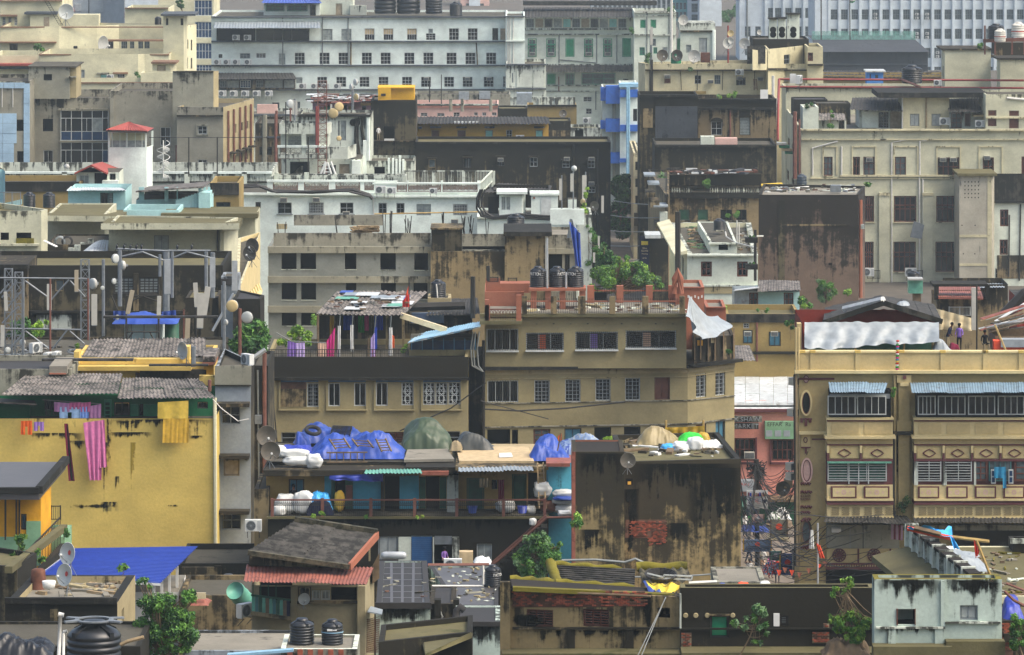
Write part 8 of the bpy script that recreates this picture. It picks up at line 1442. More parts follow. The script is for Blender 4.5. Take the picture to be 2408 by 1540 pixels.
mb=MB();q=[G(950,1088,R2),G(1068,1086,R2),G(1052,1062,R2),G(958,1064,R2)];mb.hexa([p+VZ(.02)for p in q],[p+VZ(.16)for p in q]);Sg('grey_sheet','flat grey roofing sheet on tenement roof','roofing sheet',mb,'rgrey');mb=MB();q=[G(1080,1090,R2),G(1256,1090,R2),G(1242,1056,R2),G(1072,1056,R2)];mb.hexa([p+VZ(.02)for p in q],[p+VZ(.14)for p in q]);Sg('tan_sheet','wide tan roof deck sheet on tenement roof','roofing sheet',mb,'plywood');mb=MB();q=[G(1174,1076,R2+.16),G(1206,1075,R2+.16),G(1202,1066,R2+.16),G(1174,1067,R2+.16)];mb.hexa(q,[p+VZ(.04)for p in q]);Sg('white_board','small white board on tan roof deck','board',mb,'wpaint')
Hp('tarpaulin','ragged blue tarpaulin heap at right roof end','',1245,1342,1084,Y+1.5,2.4,52,'t_blue',[(.4,.5,.45,.6,1)],58,44,22,.22,z=R2);Hp('tarpaulin','silver grey plastic covered heap beside dark block','',1306,1436,1066,Y+2.6,3.0,44,'t_bluegrey',[(.45,.5,.5,.6,1)],59,54,26,.16,z=R2,Ms=['t_bluegrey','t_grey','t_blue2'],matfn=lambda u_,v_:0 if noise.noise(Vc((u_*24,v_*14,3)))<.08 else 1 if u_>.25 else 2)
Po(1311,1018,1060,Y+1.6,'stick with orange pennant on silver heap',.04,'wood','stick','stick',lean=8);Cl('pennant','small orange pennant above silver heap',1312,1026,1321,1018,1036,Y+1.6,'c_orange','flag',.03,1)
tl=Bld('roof_lean_to','rusty lean to sheets over blue wall by ladder',Y+.9,1290,1088,1345,'turq_sat',D=3,roof='rsheet',ph=0);tl.box('sheet',1284,1082,1340,1090,1.2,'rsheet',Bc=1)
Y=112
b=Bld('stained_block','lower left tower of black stained block with rusty left edge',Y,1346,1062,1468,'dark_patchy',D=4.5,side='salmon',roof='brown_red',ph=.06);b.box('rust_edge',1345,1062,1353,1340,.05,'rsheet')
b2=Bld('stained_block','large black stained block with exposed brick patch and open roof',Y+.8,1466,1086,1742,'dark_patchy',y1=1079,br=(1690,1016),bl=(1440,1022),roof='rmoss',ph=.25,pt=.25,cap='pblack');SZ=b2.rz
rnd=random.Random(8);n=0;bw_,bh_=6.2,3.1
BR=None
def Bk(bl,inside,x0,x1,y0,y1,out,seed,bw_=9.5,bh_=4.1,Ms=('brick',),limit=300):
 rnd=random.Random(seed);row=0;y=y0;cnt=0;Yt0=bl.yd((x0+x1)/2);wm,hm=bw_*.92/FT*Yt0,bh_*.8/FT*Yt0;mesh={}
 for m in Ms:q=MB();q.box((-wm/2,-.05,-hm/2),(wm/2,.03,hm/2));mesh[m]=q.mesh('brick',[m])
 while y<y1:
  x=x0+(bw_/2 if row%2 else 0)
  while x<x1:
   if cnt<limit and inside(x,y)and rnd.random()<.96:
    p=PT(x,y,bl.yd(x)-out-rnd.uniform(0,.03));o=new('brick',mesh[rnd.choice(Ms)],bl.o,p-bl.loc,rnd.uniform(-.02,.02));cnt+=1
   x+=bw_
  y+=bh_;row+=1
def brickblob(x,y):return((1480<x<1565 and 1226<y<1262)or(1525<x<1566 and 1226<y<1275+rnd.uniform(-3,8)and x+y>2790))and noise.noise(Vc((x*.05,y*.08,2)))>-.35
b2.box('brick_bed',1470,1222,1566,1265,.012,'bdark');Bk(b2,brickblob,1470,1566,1224,1286,.01,5,6.6,3.2,('brick','bdark','brick'),260)
Ct(b2,1470,1740,1090,1180,61,150,w_=(3,10));Ct(b2,1620,1742,1100,1330,62,120,w_=(4,12));Ct(b2,1570,1620,1230,1300,63,50,w_=(3,8));Ct(b,1356,1466,1066,1150,64,70,w_=(3,9));Ct(b,1365,1420,1245,1330,65,40,w_=(3,8));Ct(b2,1468,1500,1150,1340,66,26,w_=(1.5,4))
b2.box('small_niche',1472,1125,1488,1140,.02,'dark',Bc=-.01);b2.box('niche_lamp',1476,1132,1484,1139,.04,'ochre')
Hp('canvas_heap','khaki canvas heap on stained block roof','canvas',1500,1604,1072,Y+4.5,2.6,38,'t_olive',[(.45,.5,.5,.6,1)],71,44,22,.16,z=SZ)
for i,(x,yb,w_,h_,m)in En(((1604,1072,46,30,'tw'),(1636,1064,36,34,'tw'),(1572,1070,36,22,'t_sky'))):Sk(('plump white bundle in roof heap','second white bundle under green cloth','small blue bundle in roof heap')[i],x,yb,w_,h_,Y+3.6,m,i+1,D=1.1)
Hp('green_cloth','bright green cloth over white bundles','cloth',1590,1656,1060,Y+4.6,1.2,36,'c_limegreen',[(.6,.5,.5,.6,1)],72,34,16,.14,z=SZ);Hp('plastic_sheet','crumpled white plastic at right of roof heap','plastic',1648,1698,1062,Y+4,1.2,16,'tw',None,73,34,14,.22,z=SZ);Hp('mustard_heap','folded mustard cloth behind white bundles','cloth',1640,1672,1056,Y+5,1.0,22,'t_mustard',None,74,22,12,.12,z=SZ)
Cl('tarpaulin','mustard yellow sheet hung on two bamboo poles over roof',1563,1005,1656,1001,1032,Y+6,'t_mustard','tarpaulin',.14,4,sagF=1,yb2=1036)
for i,x in En((1566,1654)):Po(x,988,1034,Y+6.1,('left','right')[i]+' bamboo pole holding mustard sheet',.06,'bamboo','bamboo_pole')
Db('timber offcuts and dirt on stained block roof',1470,1030,1700,1074,SZ,110,('wood','tdark','rdark','tw'),35,.05,.3);Tf('bright grass tufts on stained block roof',1434,1042,Y+6,40,22,320,.1,('ld','lb','le'));Tf('creeper clinging to brown wall by fig tree',1352,1250,Y-.6,46,40,300,.1,('lb','ld','la'))
dish('dishm','rusty dish at edge of stained block roof',P(1476,1082,Y-.2),.1,.75)
Cb([(1310,1318,108),(1400,1316,108),(1470,1322,108),(1494,1314,108),(1530,1330,108)],'thick grey cable along foot of stained block',.06,'wgrey');Cb([(1475,1357,104),(1590,1355,104),(1650,1352,104),(1740,1344,104)],'grey cable dipping along dark foreground wall',.04,'wgrey')
Pn('tree','bushy fig tree in courtyard before stained block','',1262,1400,104,[(1262,1275,46,30),(1245,1315,46,34),(1285,1310,40,34),(1258,1345,46,26),(1310,1288,22,18)],12000,.075,('lb','la','lf','lc'),.12,27,clump=.34)
Y=98
b=Bld('awning_house','tan house with dark corrugated roof, rusty awning and green balcony',Y,592,1376,858,'tan_clean',D=7,roof=None,br=(880,1340),win=ZW(1,3,[(392,900,515,1030,'d'),(520,935,600,1030,'dr_white'),(604,935,690,1030,'dr_white'),(700,905,940,1030,'void'),(30,900,325,1060,'void')]))
b.box('pier',685,1376,698,1460,.3,'tan_clean');b.box('pier',841,1376,859,1545,.3,'tan_clean');b.box('sill',699,1412,841,1418,.2,'tdark')
e=[P(583,1299,Y-1.2),P(822,1333,Y-1.2),P(888,1258,Y+1),P(693,1228,Y+1)]
nn=13
for i in Rg(nn):
 f0,f1=i/nn,(i+1)/nn;a,c=e[0].lerp(e[3],f0),e[0].lerp(e[3],f1);d_,f_=e[1].lerp(e[2],f0),e[1].lerp(e[2],f1)
 for k_ in Rg(4):g0,g1=k_/4,(k_+1.04)/4;mb=MB();rise=VZ(.1);p0,p1,p2,p3=a.lerp(d_,g0),a.lerp(d_,g1),c.lerp(f_,g1),c.lerp(f_,g0);off=Vc((0,0,.03*(k_%2)+R.uniform(-.015,.015)));mb.quad(p0+off,p1+off,p1.lerp(p2,.75)+rise+off,p0.lerp(p3,.75)+rise+off);mb.quad(p0.lerp(p3,.75)+rise+off,p1.lerp(p2,.75)+rise+off,p2+off,p3+off);b.Pt('roof_sheet',mb,'asbd')
b.br('ridge_cap','asb_moss',e[3]+VZ(.15),e[2]+VZ(.15),.35,.2);b.br('bargeboard','salmon',e[1],e[2],.12,.3);b.br('eave','asb_moss',e[0],e[1],.25,.2)
b.hx('gable_band','tdark',[P(586,1330,Y-.5),P(820,1336,Y-.5),P(820,1336,Y+1),P(586,1330,Y+1)],[P(586,1303,Y-.5),P(820,1334,Y-.5),P(820,1334,Y+1),P(586,1303,Y+1)])
corp(b,573,1367,861,1374,Y-2.2,878,1334,580,1328,Y-.2,'rsheet',.75,.13,.028,name='awning_sheet')
b.box('upper_right_frame',862,1275,866,1345,-3,'tan_clean',Bc=3.2)
b.hx('side_timber','wood',[P(876,1372,Y+1),P(892,1360,Y+1),P(892,1360,Y+2),P(876,1372,Y+2)],[P(876,1330,Y+1),P(892,1300,Y+1),P(892,1300,Y+2),P(876,1330,Y+2)])
t=Th('green_balcony','green plank balcony at left of rusty awning house','balcony',P(640,1450,Y-.8))
for i in Rg(11):x=592+i*8.2;mb=MB();Bf(mb,x,1402+i*1.2,x+7.6,1437+i*1.2,Y-.8,.06);t.Pt('plank',mb,('gsheet','frame_teal','sdkg','gsheet','wood')[i%5]if i<10 else'c_navy')
t.br('rail','sdkg',P(590,1399,Y-.85),P(684,1411,Y-.85),.08);t.hx('deck','tdark',[P(590,1446,Y-1),P(684,1460,Y-1),P(684,1460,Y),P(590,1446,Y)],[P(590,1438,Y-1),P(684,1450,Y-1),P(684,1450,Y),P(590,1438,Y)])
for i in Rg(4):t.bf('post','sdkg',594+i*18,1376,596+i*18,1404,Y-.8,.06)
dish('dishw','small pale dish under rusty awning',P(714,1408,Y-1),.3,.5)
mb=MB()
for i in Rg(16):mb.bar(P(864+i*1.9,1455,Y+.2),P(862+i*1.9,1535,Y+.2),.02);mb.bar(P(862,1457+i*5,Y+.2),P(892,1450+i*5,Y+.2),.02)
Sg('lattice_grille','rusty lattice grille right of rusty awning house','grille',mb,'rust');shex('small_awning','small grey awning sheet over lattice grille','awning','galv',[P(864,1440,Y-.6),P(898,1447,Y-.6),P(900,1436,Y+1),P(872,1428,Y+1)],[P(864,1437,Y-.6),P(898,1444,Y-.6),P(900,1433,Y+1),P(872,1425,Y+1)])
bt=Bld('tank_plinth','white edged plinth with brick piers under twin tanks',92,660,1526,840,'conc',D=3.5,roof='rgrey',ph=.1,cap='wold')
for i in Rg(6):bt.box('brick_pier',676+i*24,1527,688+i*24,1545,.1,'brick')
for i,(x,w_,yb,hs,tx_)in En(((709,58.5,1527,1.0,None),(780.5,51.5,1528,1.12,'RELIANCE'))):
 e_=Tk(x,yb,w_,92.6,('larger plain black tank of foreground pair','narrower black tank with pale stripe in foreground pair')[i],hs=hs,text=None)
 if i:mb=MB();mb.lathe([(.512,.66),(.512,.7)],28,close=False);new('pale_stripe',mb.mesh('pale_stripe',['pblue']),e_);mb=MB();mb.box((-.22,-.5,.76),(.02,-.46,.84));mb.box((.03,-.5,.77),(.22,-.46,.81));new('brand_mark',mb.mesh('brand_mark',['wpaint']),e_)
Y=100
b=Bld('tar_roof_house','pale streaked house with wide black tarred flat roof',Y,884,1424,1012,'pgw',bl=(892,1318),br=(1004,1318),roof='rtar',ph=.05,pt=.25,cap='rtar');TRZ=b.rz;b.box('tar_lip',882,1416,1014,1430,.15,'rtar');Sn(b,884,1012,1428,1490,.45)
mb=MB();mb.lathe([(.62,-.15),(.62,.1),(.5,.1),(.5,-.15),(.62,-.15)],24,P(978,1498,Y)+Vc((0,-.05,0)),axis='y',close=False);b.Pt('round_window',mb,'conc');mb=MB();mb.lathe([(0,-.05),(.5,-.05)],24,P(978,1498,Y),axis='y',close=False);b.Pt('round_pane',mb,'dark')
for i in Rg(5):mb=MB();x=896+i*25;q0,q1=G(x,1416,TRZ+.012),G(x-2+i*1.2,1322,TRZ+.012);d_=Vc((.06,0,0));mb.quad(q0-d_,q0+d_,q1+d_,q1-d_);b.Pt('felt_seam',mb,'roof_wet')
for i in Rg(6):mb=MB();y=1335+i*14;q0,q1=G(888,y,TRZ+.013),G(1008,y,TRZ+.013);d_=Vc((0,.1,0));mb.quad(q0-d_,q1-d_,q1+d_,q0+d_);b.Pt('felt_seam',mb,'roof_wet')
Db('few bricks lying on tarred flat roof',890,1355,1000,1410,TRZ,9,('conc','bdark'),41,.08,.16)
mb=MB();mb.lathe([(0,-.6),(.12,-.58),(.18,-.45),(.18,.45),(.12,.58),(0,.6)],18,P(926,1306,108),axis='x');Sg('steel_cylinder','silvery steel cylinder tank lying behind tarred roof','tank',mb,'steel_lt',Sm=True)
b2=Bld('tar_roof_house','second flat roof house with pale patches and white pipe',Y+.6,1072,1424,1172,'pgw',bl=(1008,1330),br=(1172,1330),roof='roof_wet',ph=.05,cap='rtar');R3=b2.rz
b3=Bld('tar_roof_house','low tarred step roof with arched drain before second flat roof',Y-2.5,1068,1466,1176,'pgw',bl=(1072,1424),br=(1176,1424),roof='rtar',ph=.05);b3.box('tar_lip',1066,1461,1178,1472,.12,'rtar');Sn(b3,1070,1176,1470,1530,.4)
mb=MB();mb.tube([P(1072,1455,Y-2.6),P(1074,1436,Y-2.6),P(1082,1427,Y-2.6),P(1092,1436,Y-2.6)],.16,8);Sg('arched_vent','arched black vent hood on low tarred roof','vent',mb,'rtar',Sm=True)
b4=Bld('drain_gap','narrow dark drain wall with pipes between tarred houses',Y+.2,1010,1420,1070,'grimy',D=5,roof='rtar',ph=.05);b4.box('pillar',1022,1406,1037,1468,.5,'gdark');b4.box('pillar',1066,1406,1080,1480,.5,'gdark');b4.Pi([(1035,1436),(1041,1450),(1036,1462)],.04,'pvc');b4.box('pale_foot',1014,1466,1040,1530,.3,'wold')
ACs([(1065,1345)],'outdoor unit standing on second flat roof',106.5,scale=1.0);Tk(1159,1381,39,103,'black tank with white letters cut by brick house',hs=1.08,text='PATTON',tx=.75,ty=.6);Cb([(1016,1378,102),(1136,1378,102),(1136,1330,102)],'white water pipe along second flat roof',.05,'pvc',name='pipe')
q=[(1030,1360,46,10),(1085,1358,40,12),(1070,1396,40,8),(1120,1412,36,4)]
Db('rubble and paper on second flat roof',1010,1335,1165,1415,R3,90,('wold','conc','rdark','tan'),42,.03,.14)
Hp('white_cloth','crumpled white cloth on pipe at courtyard edge','cloth',1112,1156,1328,107,1.0,14,'tw',None,43,26,12,.2);sbox('stacked_boards','stack of pale boards on a stand before lower floor','boards','plywood',1080,1298,1112,1330,110,.6);Cb([(1006,1329,106),(1060,1329,106),(1150,1328,106)],'rusty pipe along rear edge of second flat roof',.09,'rpipe',name='pipe')
b=Bld('mossy_yard','mossy sunken yard with planks at bottom centre',88,890,1510,1110,'gdark',y1=1486,D=4,roof='rmoss')
b.hx('mossy_slab','rmoss',[P(1000,1545,86),P(1110,1500,88),P(1112,1490,90),P(990,1500,90)],[P(1000,1538,86),P(1106,1488,88),P(1110,1484,90),P(996,1494,90)])
Y=88
W('cementpatch','#8d7c57',.3,.9,.5,2.5)
b=Bld('brick_front_house','low mouldy house with exposed brick band and brown barred windows',Y,1180,1386,1600,'cementpatch',y1=1404,D=1,ph=.05,win=ZW(2,3,[(135,1110,384,1288,'brown3'),(662,1105,906,1282,'brown3'),(1355,1095,1475,1197,'void')]))
b.box('brick_bed',1206,1388,1440,1428,.02,'bdark')
def bb(x,y):return noise.noise(Vc((x*.02,y*.06,5)))>-.42 and y<1427-abs(noise.noise(Vc((x*.03,0,1))))*14
Bk(b,bb,1208,1520,1392,1430,.02,9,10.5,3.9,('brick','bdark','brick'),290);b.box('corner_pier',1176,1366,1200,1545,.3,'cementpatch');b.Lg(1474,5,.15,'grimy',1205,1600)
for x in(1332,1470,1318):b.box('pilaster',x,1480,x+20,1528,.08,'grimy')
Sn(b,1510,1535,1395,1530,.7);Sn(b,1320,1345,1478,1530,.5);Sn(b,1200,1600,1482,1530,.1,'drip');Sn(b,1180,1300,1440,1480,.3,'patch');b.box('mossy_foot',1180,1524,1620,1545,1.2,'rmoss')
mb=MB();q=[P(1206,1384,Y-.4),P(1600,1402,Y-.4),P(1586,1386,Y+.7),P(1200,1361,Y+.7)];mb.hexa([p-VZ(.12)for p in q],q);b.Pt('rust_roof',mb,'brown_red');b.br('moss_edge','moss',q[0]+Vc((0,-.1,.02)),q[1]+Vc((0,-.1,.02)),.3,.16);b.Pi([(1206,1388),(1530,1402)],.05,'wood',.3)
t=Th('mossy_slat_roof','dark ribbed roof panel framed by thick moss ridges','roof',P(1400,1375,Y+3));e=[P(1304,1370,Y+.9),P(1492,1384,Y+.9),P(1494,1338,Y+2.2),P(1304,1328,Y+2.2)]
for i in Rg(9):f0,f1=i/9,(i+1.05)/9;mb=MB();a,c,d_,f_=e[0].lerp(e[3],f0),e[1].lerp(e[2],f0),e[1].lerp(e[2],f1),e[0].lerp(e[3],f1);u_=VZ(.06);mb.quad(a+u_,c+u_,d_,f_);mb.quad(a,c,c+u_,a+u_);t.Pt('slat',mb,'asbd')
for a,c,w_ in((P(1294,1324,Y+2.2),P(1312,1376,Y+.8),.42),(P(1308,1370,Y+.8),P(1490,1382,Y+.8),.28),(P(1302,1326,Y+2.2),P(1460,1338,Y+2.2),.25),(P(1200,1362,Y+.8),P(1300,1369,Y+.8),.3)):mb=MB();mb.tube([a.lerp(c,i/8)+Vc((0,0,.05*sin(i*2.1)))for i in Rg(9)],w_*.5,7);t.Pt('moss_ridge',mb,'moss',Sm=True)
t=Th('lean_to','corrugated lean to roof with coiled wire right of slat roof','roof',P(1550,1370,Y+4));corp(t,1510,1372,1628,1368,Y+1.1,1614,1334,1502,1336,Y+2.4,'asb_moss',.9,.3,.06);mb=MB();mb.tube([P(1497,1334,Y+2.4)+Vc((i*.22,0,.04*sin(i)))for i in Rg(10)],.2,7);t.Pt('moss_ridge',mb,'moss',Sm=True)
mb=MB()
for k_ in Rg(5):mb.tube([P(1554,1362,Y+1.2)+Vc(((.45+.04*k_)*cos(a),(1.1+.08*k_)*sin(a),.04*k_+.04))for a in[i/20*6.283 for i in Rg(21)]],.03,5)
Sg('wire_coil','coil of black wire on lean to roof','coil',mb,'iron');mb=MB()
for a,c in(((1561,1352),(1628,1355)),((1561,1360),(1626,1363)),((1561,1352),(1561,1360)),((1628,1355),(1626,1363)),((1522,1348),(1564,1358))):mb.bar(P(a[0],a[1],Y+1),P(c[0],c[1],Y+1),.05)
Sg('window_frame_scrap','pale discarded window frame on lean to roof','scrap frame',mb,'fwhite')
mb=MB();q0=[P(1512,1366,Y+.9),P(1608,1374,Y+.9)];q1=[P(1530,1400,Y-.3),P(1582,1402,Y-.3)]
Gm(mb,lambda u_,v_:q0[0].lerp(q0[1],u_).lerp(q1[0].lerp(q1[1],u_),v_)+Vc((0,0,.06*sin(u_*20)+.08*noise.noise(Vc((u_*5,v_*5,1))))),30,14)
for i in Rg(len(mb.m)):u_,v_=(i%30)/30,(i//30)/14;mb.m[i]=1 if(u_<.45 and v_>.42 and u_<v_*.9-.15)or u_<.05 else 0
Sg('painted_sheet','yellow and blue painted sheet sagging over roof edge','sheet',mb,['yellow_paint','t_blue2'],Sm=True)
Cb([(1620,1371,Y+1),(1686,1368,Y+1)],'pale pipe resting on dark wall',.07,'pvc',name='pipe')
for i,dx in En((0,9)):Cb([(1566-dx*.1,1404,Y-.8),(1498+dx,1545,Y-1.6)],('left','right')[i]+' strand of pale rope hanging before brick house',.022,'wgrey',name='rope')
Y=87
b=Bld('black_wall_house','soot black low house with green shutter and climbing saplings',Y,1600,1382,2056,'black_mold',D=1,ph=.3,cap='rmoss',win=ZW(2,3,[(1850,1170,2022,1380,'dr_green')])+ZW(3,3,[(110,1170,190,1265,'lou')]));b.box('white_board',1819,1442,1833,1472,.06,'wpaint');b.box('shutter_frame',1668,1443,1716,1447,.12,'tdark');b.box('corner_post',1598,1395,1602,1475,.25,'wstn');b.Lg(1476,4,.12,'gdark');b.box('mossy_foot',1600,1520,2060,1545,1.4,'rmoss')
for(x0,x1,y0,y1,sd_)in((1602,1626,1488,1520,1),(1910,1950,1486,1512,2),(1936,1950,1466,1476,3)):b.box('brick_bed',x0,y0,x1,y1,.02,'mortar');Bk(b,lambda x,y:True,x0+4,x1-2,y0+2,y1,.02,sd_,8,4,('brick','bdark'),60)
for u_ in(1620,1715,1822,2060):mb=MB();mb.lathe([(0,-.04),(.08,-.04),(.1,0)],10,P(zx(2,u_),1447,Y-.02),axis='y',close=False);b.Pt('pipe_hole',mb,'tan')
Pn('shrub','sparse pale leaved sapling on black wall','',1738,1545,Y-.8,[(1790,1442,24,22),(1745,1470,28,16),(1800,1480,22,18),(1762,1452,20,14),(1780,1512,22,10),(1722,1462,8,6)],620,.13,('lf','lb','la'),.035,31,nb=9,clump=.35);Pn('tree','tall peepal sapling growing up black wall','',1985,1545,Y-1.2,[(1990,1368,20,16),(1975,1392,26,16),(2000,1435,30,22),(2020,1460,36,24),(1980,1470,32,24),(2010,1490,44,22),(1965,1455,26,16),(2065,1462,10,18)],5200,.075,('lb','ld','la'),.07,32,clump=.34,nb=16);Hp('brush_pile','pile of dry roots under peepal sapling','brush',1935,2050,1545,Y-1.4,1.2,32,'wood',None,44,40,14,.5)
for i,(x,m,w_)in En(((1746,'saff',34),(1700,'t_blue',20),(1800,'tw',30))):Hp('bag',('orange bag showing over black wall','blue bag showing over black wall','white bag showing over black wall')[i],'bag',x-w_/2,x+w_/2,1384,Y+1.2,.8,11,m,None,45+i,20,10,.06)
b5=Bld('grey_lean_to','grey concrete lean to behind black wall',94,1680,1368,1800,'conc',D=4,roof='rgrey',ph=.05)
Y=85
b=Bld('white_mouldy_house','pale green white house with moss topped wall and two small windows',Y,2056,1362,2356,'pgw',D=1.2,roof='rmoss',ph=.1,cap='moss',win=ZW(3,3,[(1203,1110,1375,1256,'void'),(1790,1075,1958,1216,'dr_grey')]));b.box('window_frame',2108,1431,2111,1470,.06,'fbrown');b.box('window_frame',2151,1431,2153,1470,.06,'fbrown');b.Lg(1473,4,.15,'wstn',2060,2222);b.Lg(1461,4,.15,'wstn',2222,2352);b.box('corner_rib',2212,1364,2222,1472,.1,'pgw')
for x in(2086,2198):b.box('lower_pilaster',x,1477,x+20,1514,.1,'pgw')
Sn(b,2056,2222,1364,1420,.35);Sn(b,2220,2356,1364,1415,.35);Sn(b,2300,2356,1370,1470,.15);Sn(b,2058,2222,1478,1514,-.1);b.box('mossy_ledge',2050,1512,2235,1545,.8,'rmoss');b.box('mossy_ledge',2222,1502,2360,1545,.6,'rmoss');Tf('moss cushions along top of white mouldy wall',2330,1366,Y-.2,60,6,160,.04,('leaf_y','lc'))
b2=Bld('brick_edge_house','dark brick edged house at lower right corner',Y+1,2354,1460,2470,'grimy',D=4,roof='rmoss',ph=.1);b2.box('brick_bed',2356,1465,2382,1545,.02,'bdark');Bk(b2,lambda x,y:True,2360,2382,1467,1530,.02,7,9,4.2,('brick','bdark'),60);b2.box('concrete_lump',2360,1488,2380,1508,.2,'grimy')
Hp('tarpaulin','deep blue tarpaulin bundle at lower right','',2358,2408,1458,Y+1.2,1.4,56,'t_deep',None,48,30,20,.2);Pn('shrub','dense green shrub at lower right corner','',2405,1545,Y-.5,[(2395,1470,22,34),(2400,1505,26,34),(2380,1510,14,24)],4200,.07,('la','lb','lc'),.06,34)
b=Bld('right_flat_roof_house','mossy flat roofed cream house with receding parapet at right',88.3,2285,1402,2480,'cream',bl=(2135,1284),br=(2480,1284),roof='rmoss',ph=.02);R4=b.z1
t=Th('receding_parapet','black stained parapet wall receding across mossy right roof','parapet',b.A);pa,pb=b.poly[-1],b.A
for i in Rg(9):
 a,c=pa.lerp(pb,i/9),pa.lerp(pb,(i+.97)/9);w_=Vc((.3,.05,0));h_=VZ(.75);d_=(c-a)*.12
 for nm,m,q,z0,z1 in(('wall_panel','wstn',[a,a+w_,c+w_,c],0,1),('coping','brown_red',[a-w_*.3,a+w_*1.3,c+w_*1.3,c-w_*.3],1,1.16),('pier','wstn',[a-w_*.5,a+w_*1.4,a+w_*1.4+d_,a-w_*.5+d_],.01,1.25)):t.hx(nm,m,[p+h_*z0 for p in q],[p+h_*z1 for p in q])
w_=Vc((-1.5,-.3,-.35));k_=VZ(.25);t.hx('mossy_eave','rmoss',[pa+w_-k_,pa-k_,pb-k_,pb+w_-k_],[pa+w_,pa,pb,pb+w_])
def rf(x,y,h=0):return(x,y,YN(y,R4+h))
Hp('plastic_sheet','translucent grey plastic sheet over right roof','plastic',2225,2325,1345,YN(1345,R4),5,26,'t_grey',[(.4,.5,.5,.6,1)],61,50,26,.12,z=R4);Hp('plastic_sheet','torn white plastic at end of grey sheet','plastic',2204,2262,1312,YN(1312,R4),2,12,'tw',None,62,34,14,.14,z=R4)
mb=MB();q=[P(*rf(2132,1240,1.4)),P(*rf(2240,1264,1.1)),P(*rf(2238,1238,1.3)),P(*rf(2180,1236,1.6))];Gm(mb,lambda u_,v_:q[0].lerp(q[1],u_).lerp(q[3].lerp(q[2],u_),v_)+Vc((0,0,.15*noise.noise(Vc((u_*4,v_*4,7)))-.15*sin(u_*3.14)*v_)),24,12);Sg('tarpaulin','sky blue tarpaulin canopy propped over right roof','',mb,'t_sky',Sm=True)
Cl('tarpaulin','sky blue tarpaulin tail twisting at canopy corner',2234,1262,2242,1264,1290,YN(1264,R4+1.1)-.2,'t_sky','',.1,1,skew=10,taper=-.8);Cb([rf(2134,1242,1.35),rf(2180,1253,1.2),rf(2240,1266,1.05)],'orange rolled edge of sky blue canopy',.1,'saff',name='rolled_cloth');Cb([rf(2236,1262,1.1),rf(2326,1273,1)],'bamboo pole reaching right from sky blue canopy',.07,'bamboo',name='bamboo_pole');Cb([rf(2150,1241,1.6),rf(2212,1256,1.4)],'dark plank lying on sky blue canopy',.1,'wood',name='plank')
Yf=YN(1356,R4);Po(2330,1270,1356,Yf,'leaning bamboo pole with red flag',.06,'bamboo','bamboo_pole',lean=-34);Cl('flag','dark red pennant on leaning bamboo pole',2290,1268,2305,1290,1312,Yf,'c_red','',.08,2,taper=.5,yb2=1302)
rp=Bld('right_edge_parapet','black coping parapet block at right edge',YN(1300,R4),2382,1278,2480,'gdark',D=2,roof='rmoss',ph=.1);rp.box('white_coping',2376,1266,2480,1278,.05,'wstn');Db('chips and leaves on mossy right roof',2300,1300,2400,1400,R4,70,('rgrey','wood','wold','moss'),47,.03,.16);mb=MB();mb.tube([P(2362,1390,86),P(2385,1412,86),P(2408,1424,86)],.06,6);mb.tube([P(2366,1372,86.5),P(2408,1388,86.5)],.05,6);Sg('scaffold_poles','rusty poles above blue bundle','poles',mb,'rpipe')
Y=129
b=Bld('ornate_building','ornate cream and maroon building with medallions and bay windows on right',Y,1879,872,2480,'ornate_dull',bl=(1868,862),D=12,ph=.1);OZ=b.z1
oz=lambda c,v0,v1:(zy(2,v0),zy(2,v1))
b.box('parapet',1878,826,2480,870,.12,'ornate',Bc=.4);b.box('coping',1876,825,2480,829,.2,'olight',Bc=.5);b.box('main_cornice',1868,869,2480,876,.5,'olight')
for x in(1886,1910,2016,2119,2216,2316,2400):b.box('parapet_pier',x-5,829,x+6,869,.2,'ornate');b.box('pier_knob',x-6,823,x+7,829,.25,'ytrim')
Sn(b,1920,2090,858,880,.0,'patch');Sn(b,2215,2300,858,880,.1,'patch');Sn(b,1980,2095,862,880,.3,'patch')
b.box('corner_strip',1878,888,1962,893,.08,'maroon')
def ring(c,rx,ry,w_,dep,mat,name,full=True,inner=None):
 mb=MB();n=28
 for i in Rg(n):
  a,e_=6.283*i/n,6.283*(i+1)/n;q=[]
  for t_,k_ in((a,1),(e_,1),(e_,0),(a,0)):q.append(c+Vc(((rx-w_*(1-k_))*cos(t_),0,(ry-w_*(1-k_))*sin(t_))))
  f=Vc((0,-dep,0));mb.quad(q[0]+f,q[3]+f,q[2]+f,q[1]+f);mb.quad(q[0],q[0]+f,q[1]+f,q[1]);mb.quad(q[2],q[2]+f,q[3]+f,q[3])
 b.Pt(name,mb,mat)
 if inner:mb=MB();mb.poly([c+Vc(((rx-w_)*cos(6.283*i/n),-.03,(ry-w_)*sin(6.283*i/n)))for i in Rg(n)]);b.Pt('oval_pane',mb,inner)
su=Y/F
c=P(1895.5,891,Y);ring(c,6.5*su,9*su,1.8*su,.12,'maroon','rosette',inner='pinkp')
for i,(x,y,m,rm)in En(((1895.5,947,'glass','olight'),(1897,1106,'pinkp','pinkp'),(1895.5,1250,'gg8','tdark'))):ring(P(x,y,Y),14*su,30*su,4*su,.16,rm,'oval_frame');ring(P(x,y,Y),10.5*su,26*su,2.2*su,.1,'maroon','oval_rim',inner=m)
b.box('bracket_ornament',1882,983,1909,986,.12,'maroon')
for x in(1885,1895,1905):b.box('bracket_drop',x-3,986,x+3,993 if x!=1895 else 1001,.12,'maroon')
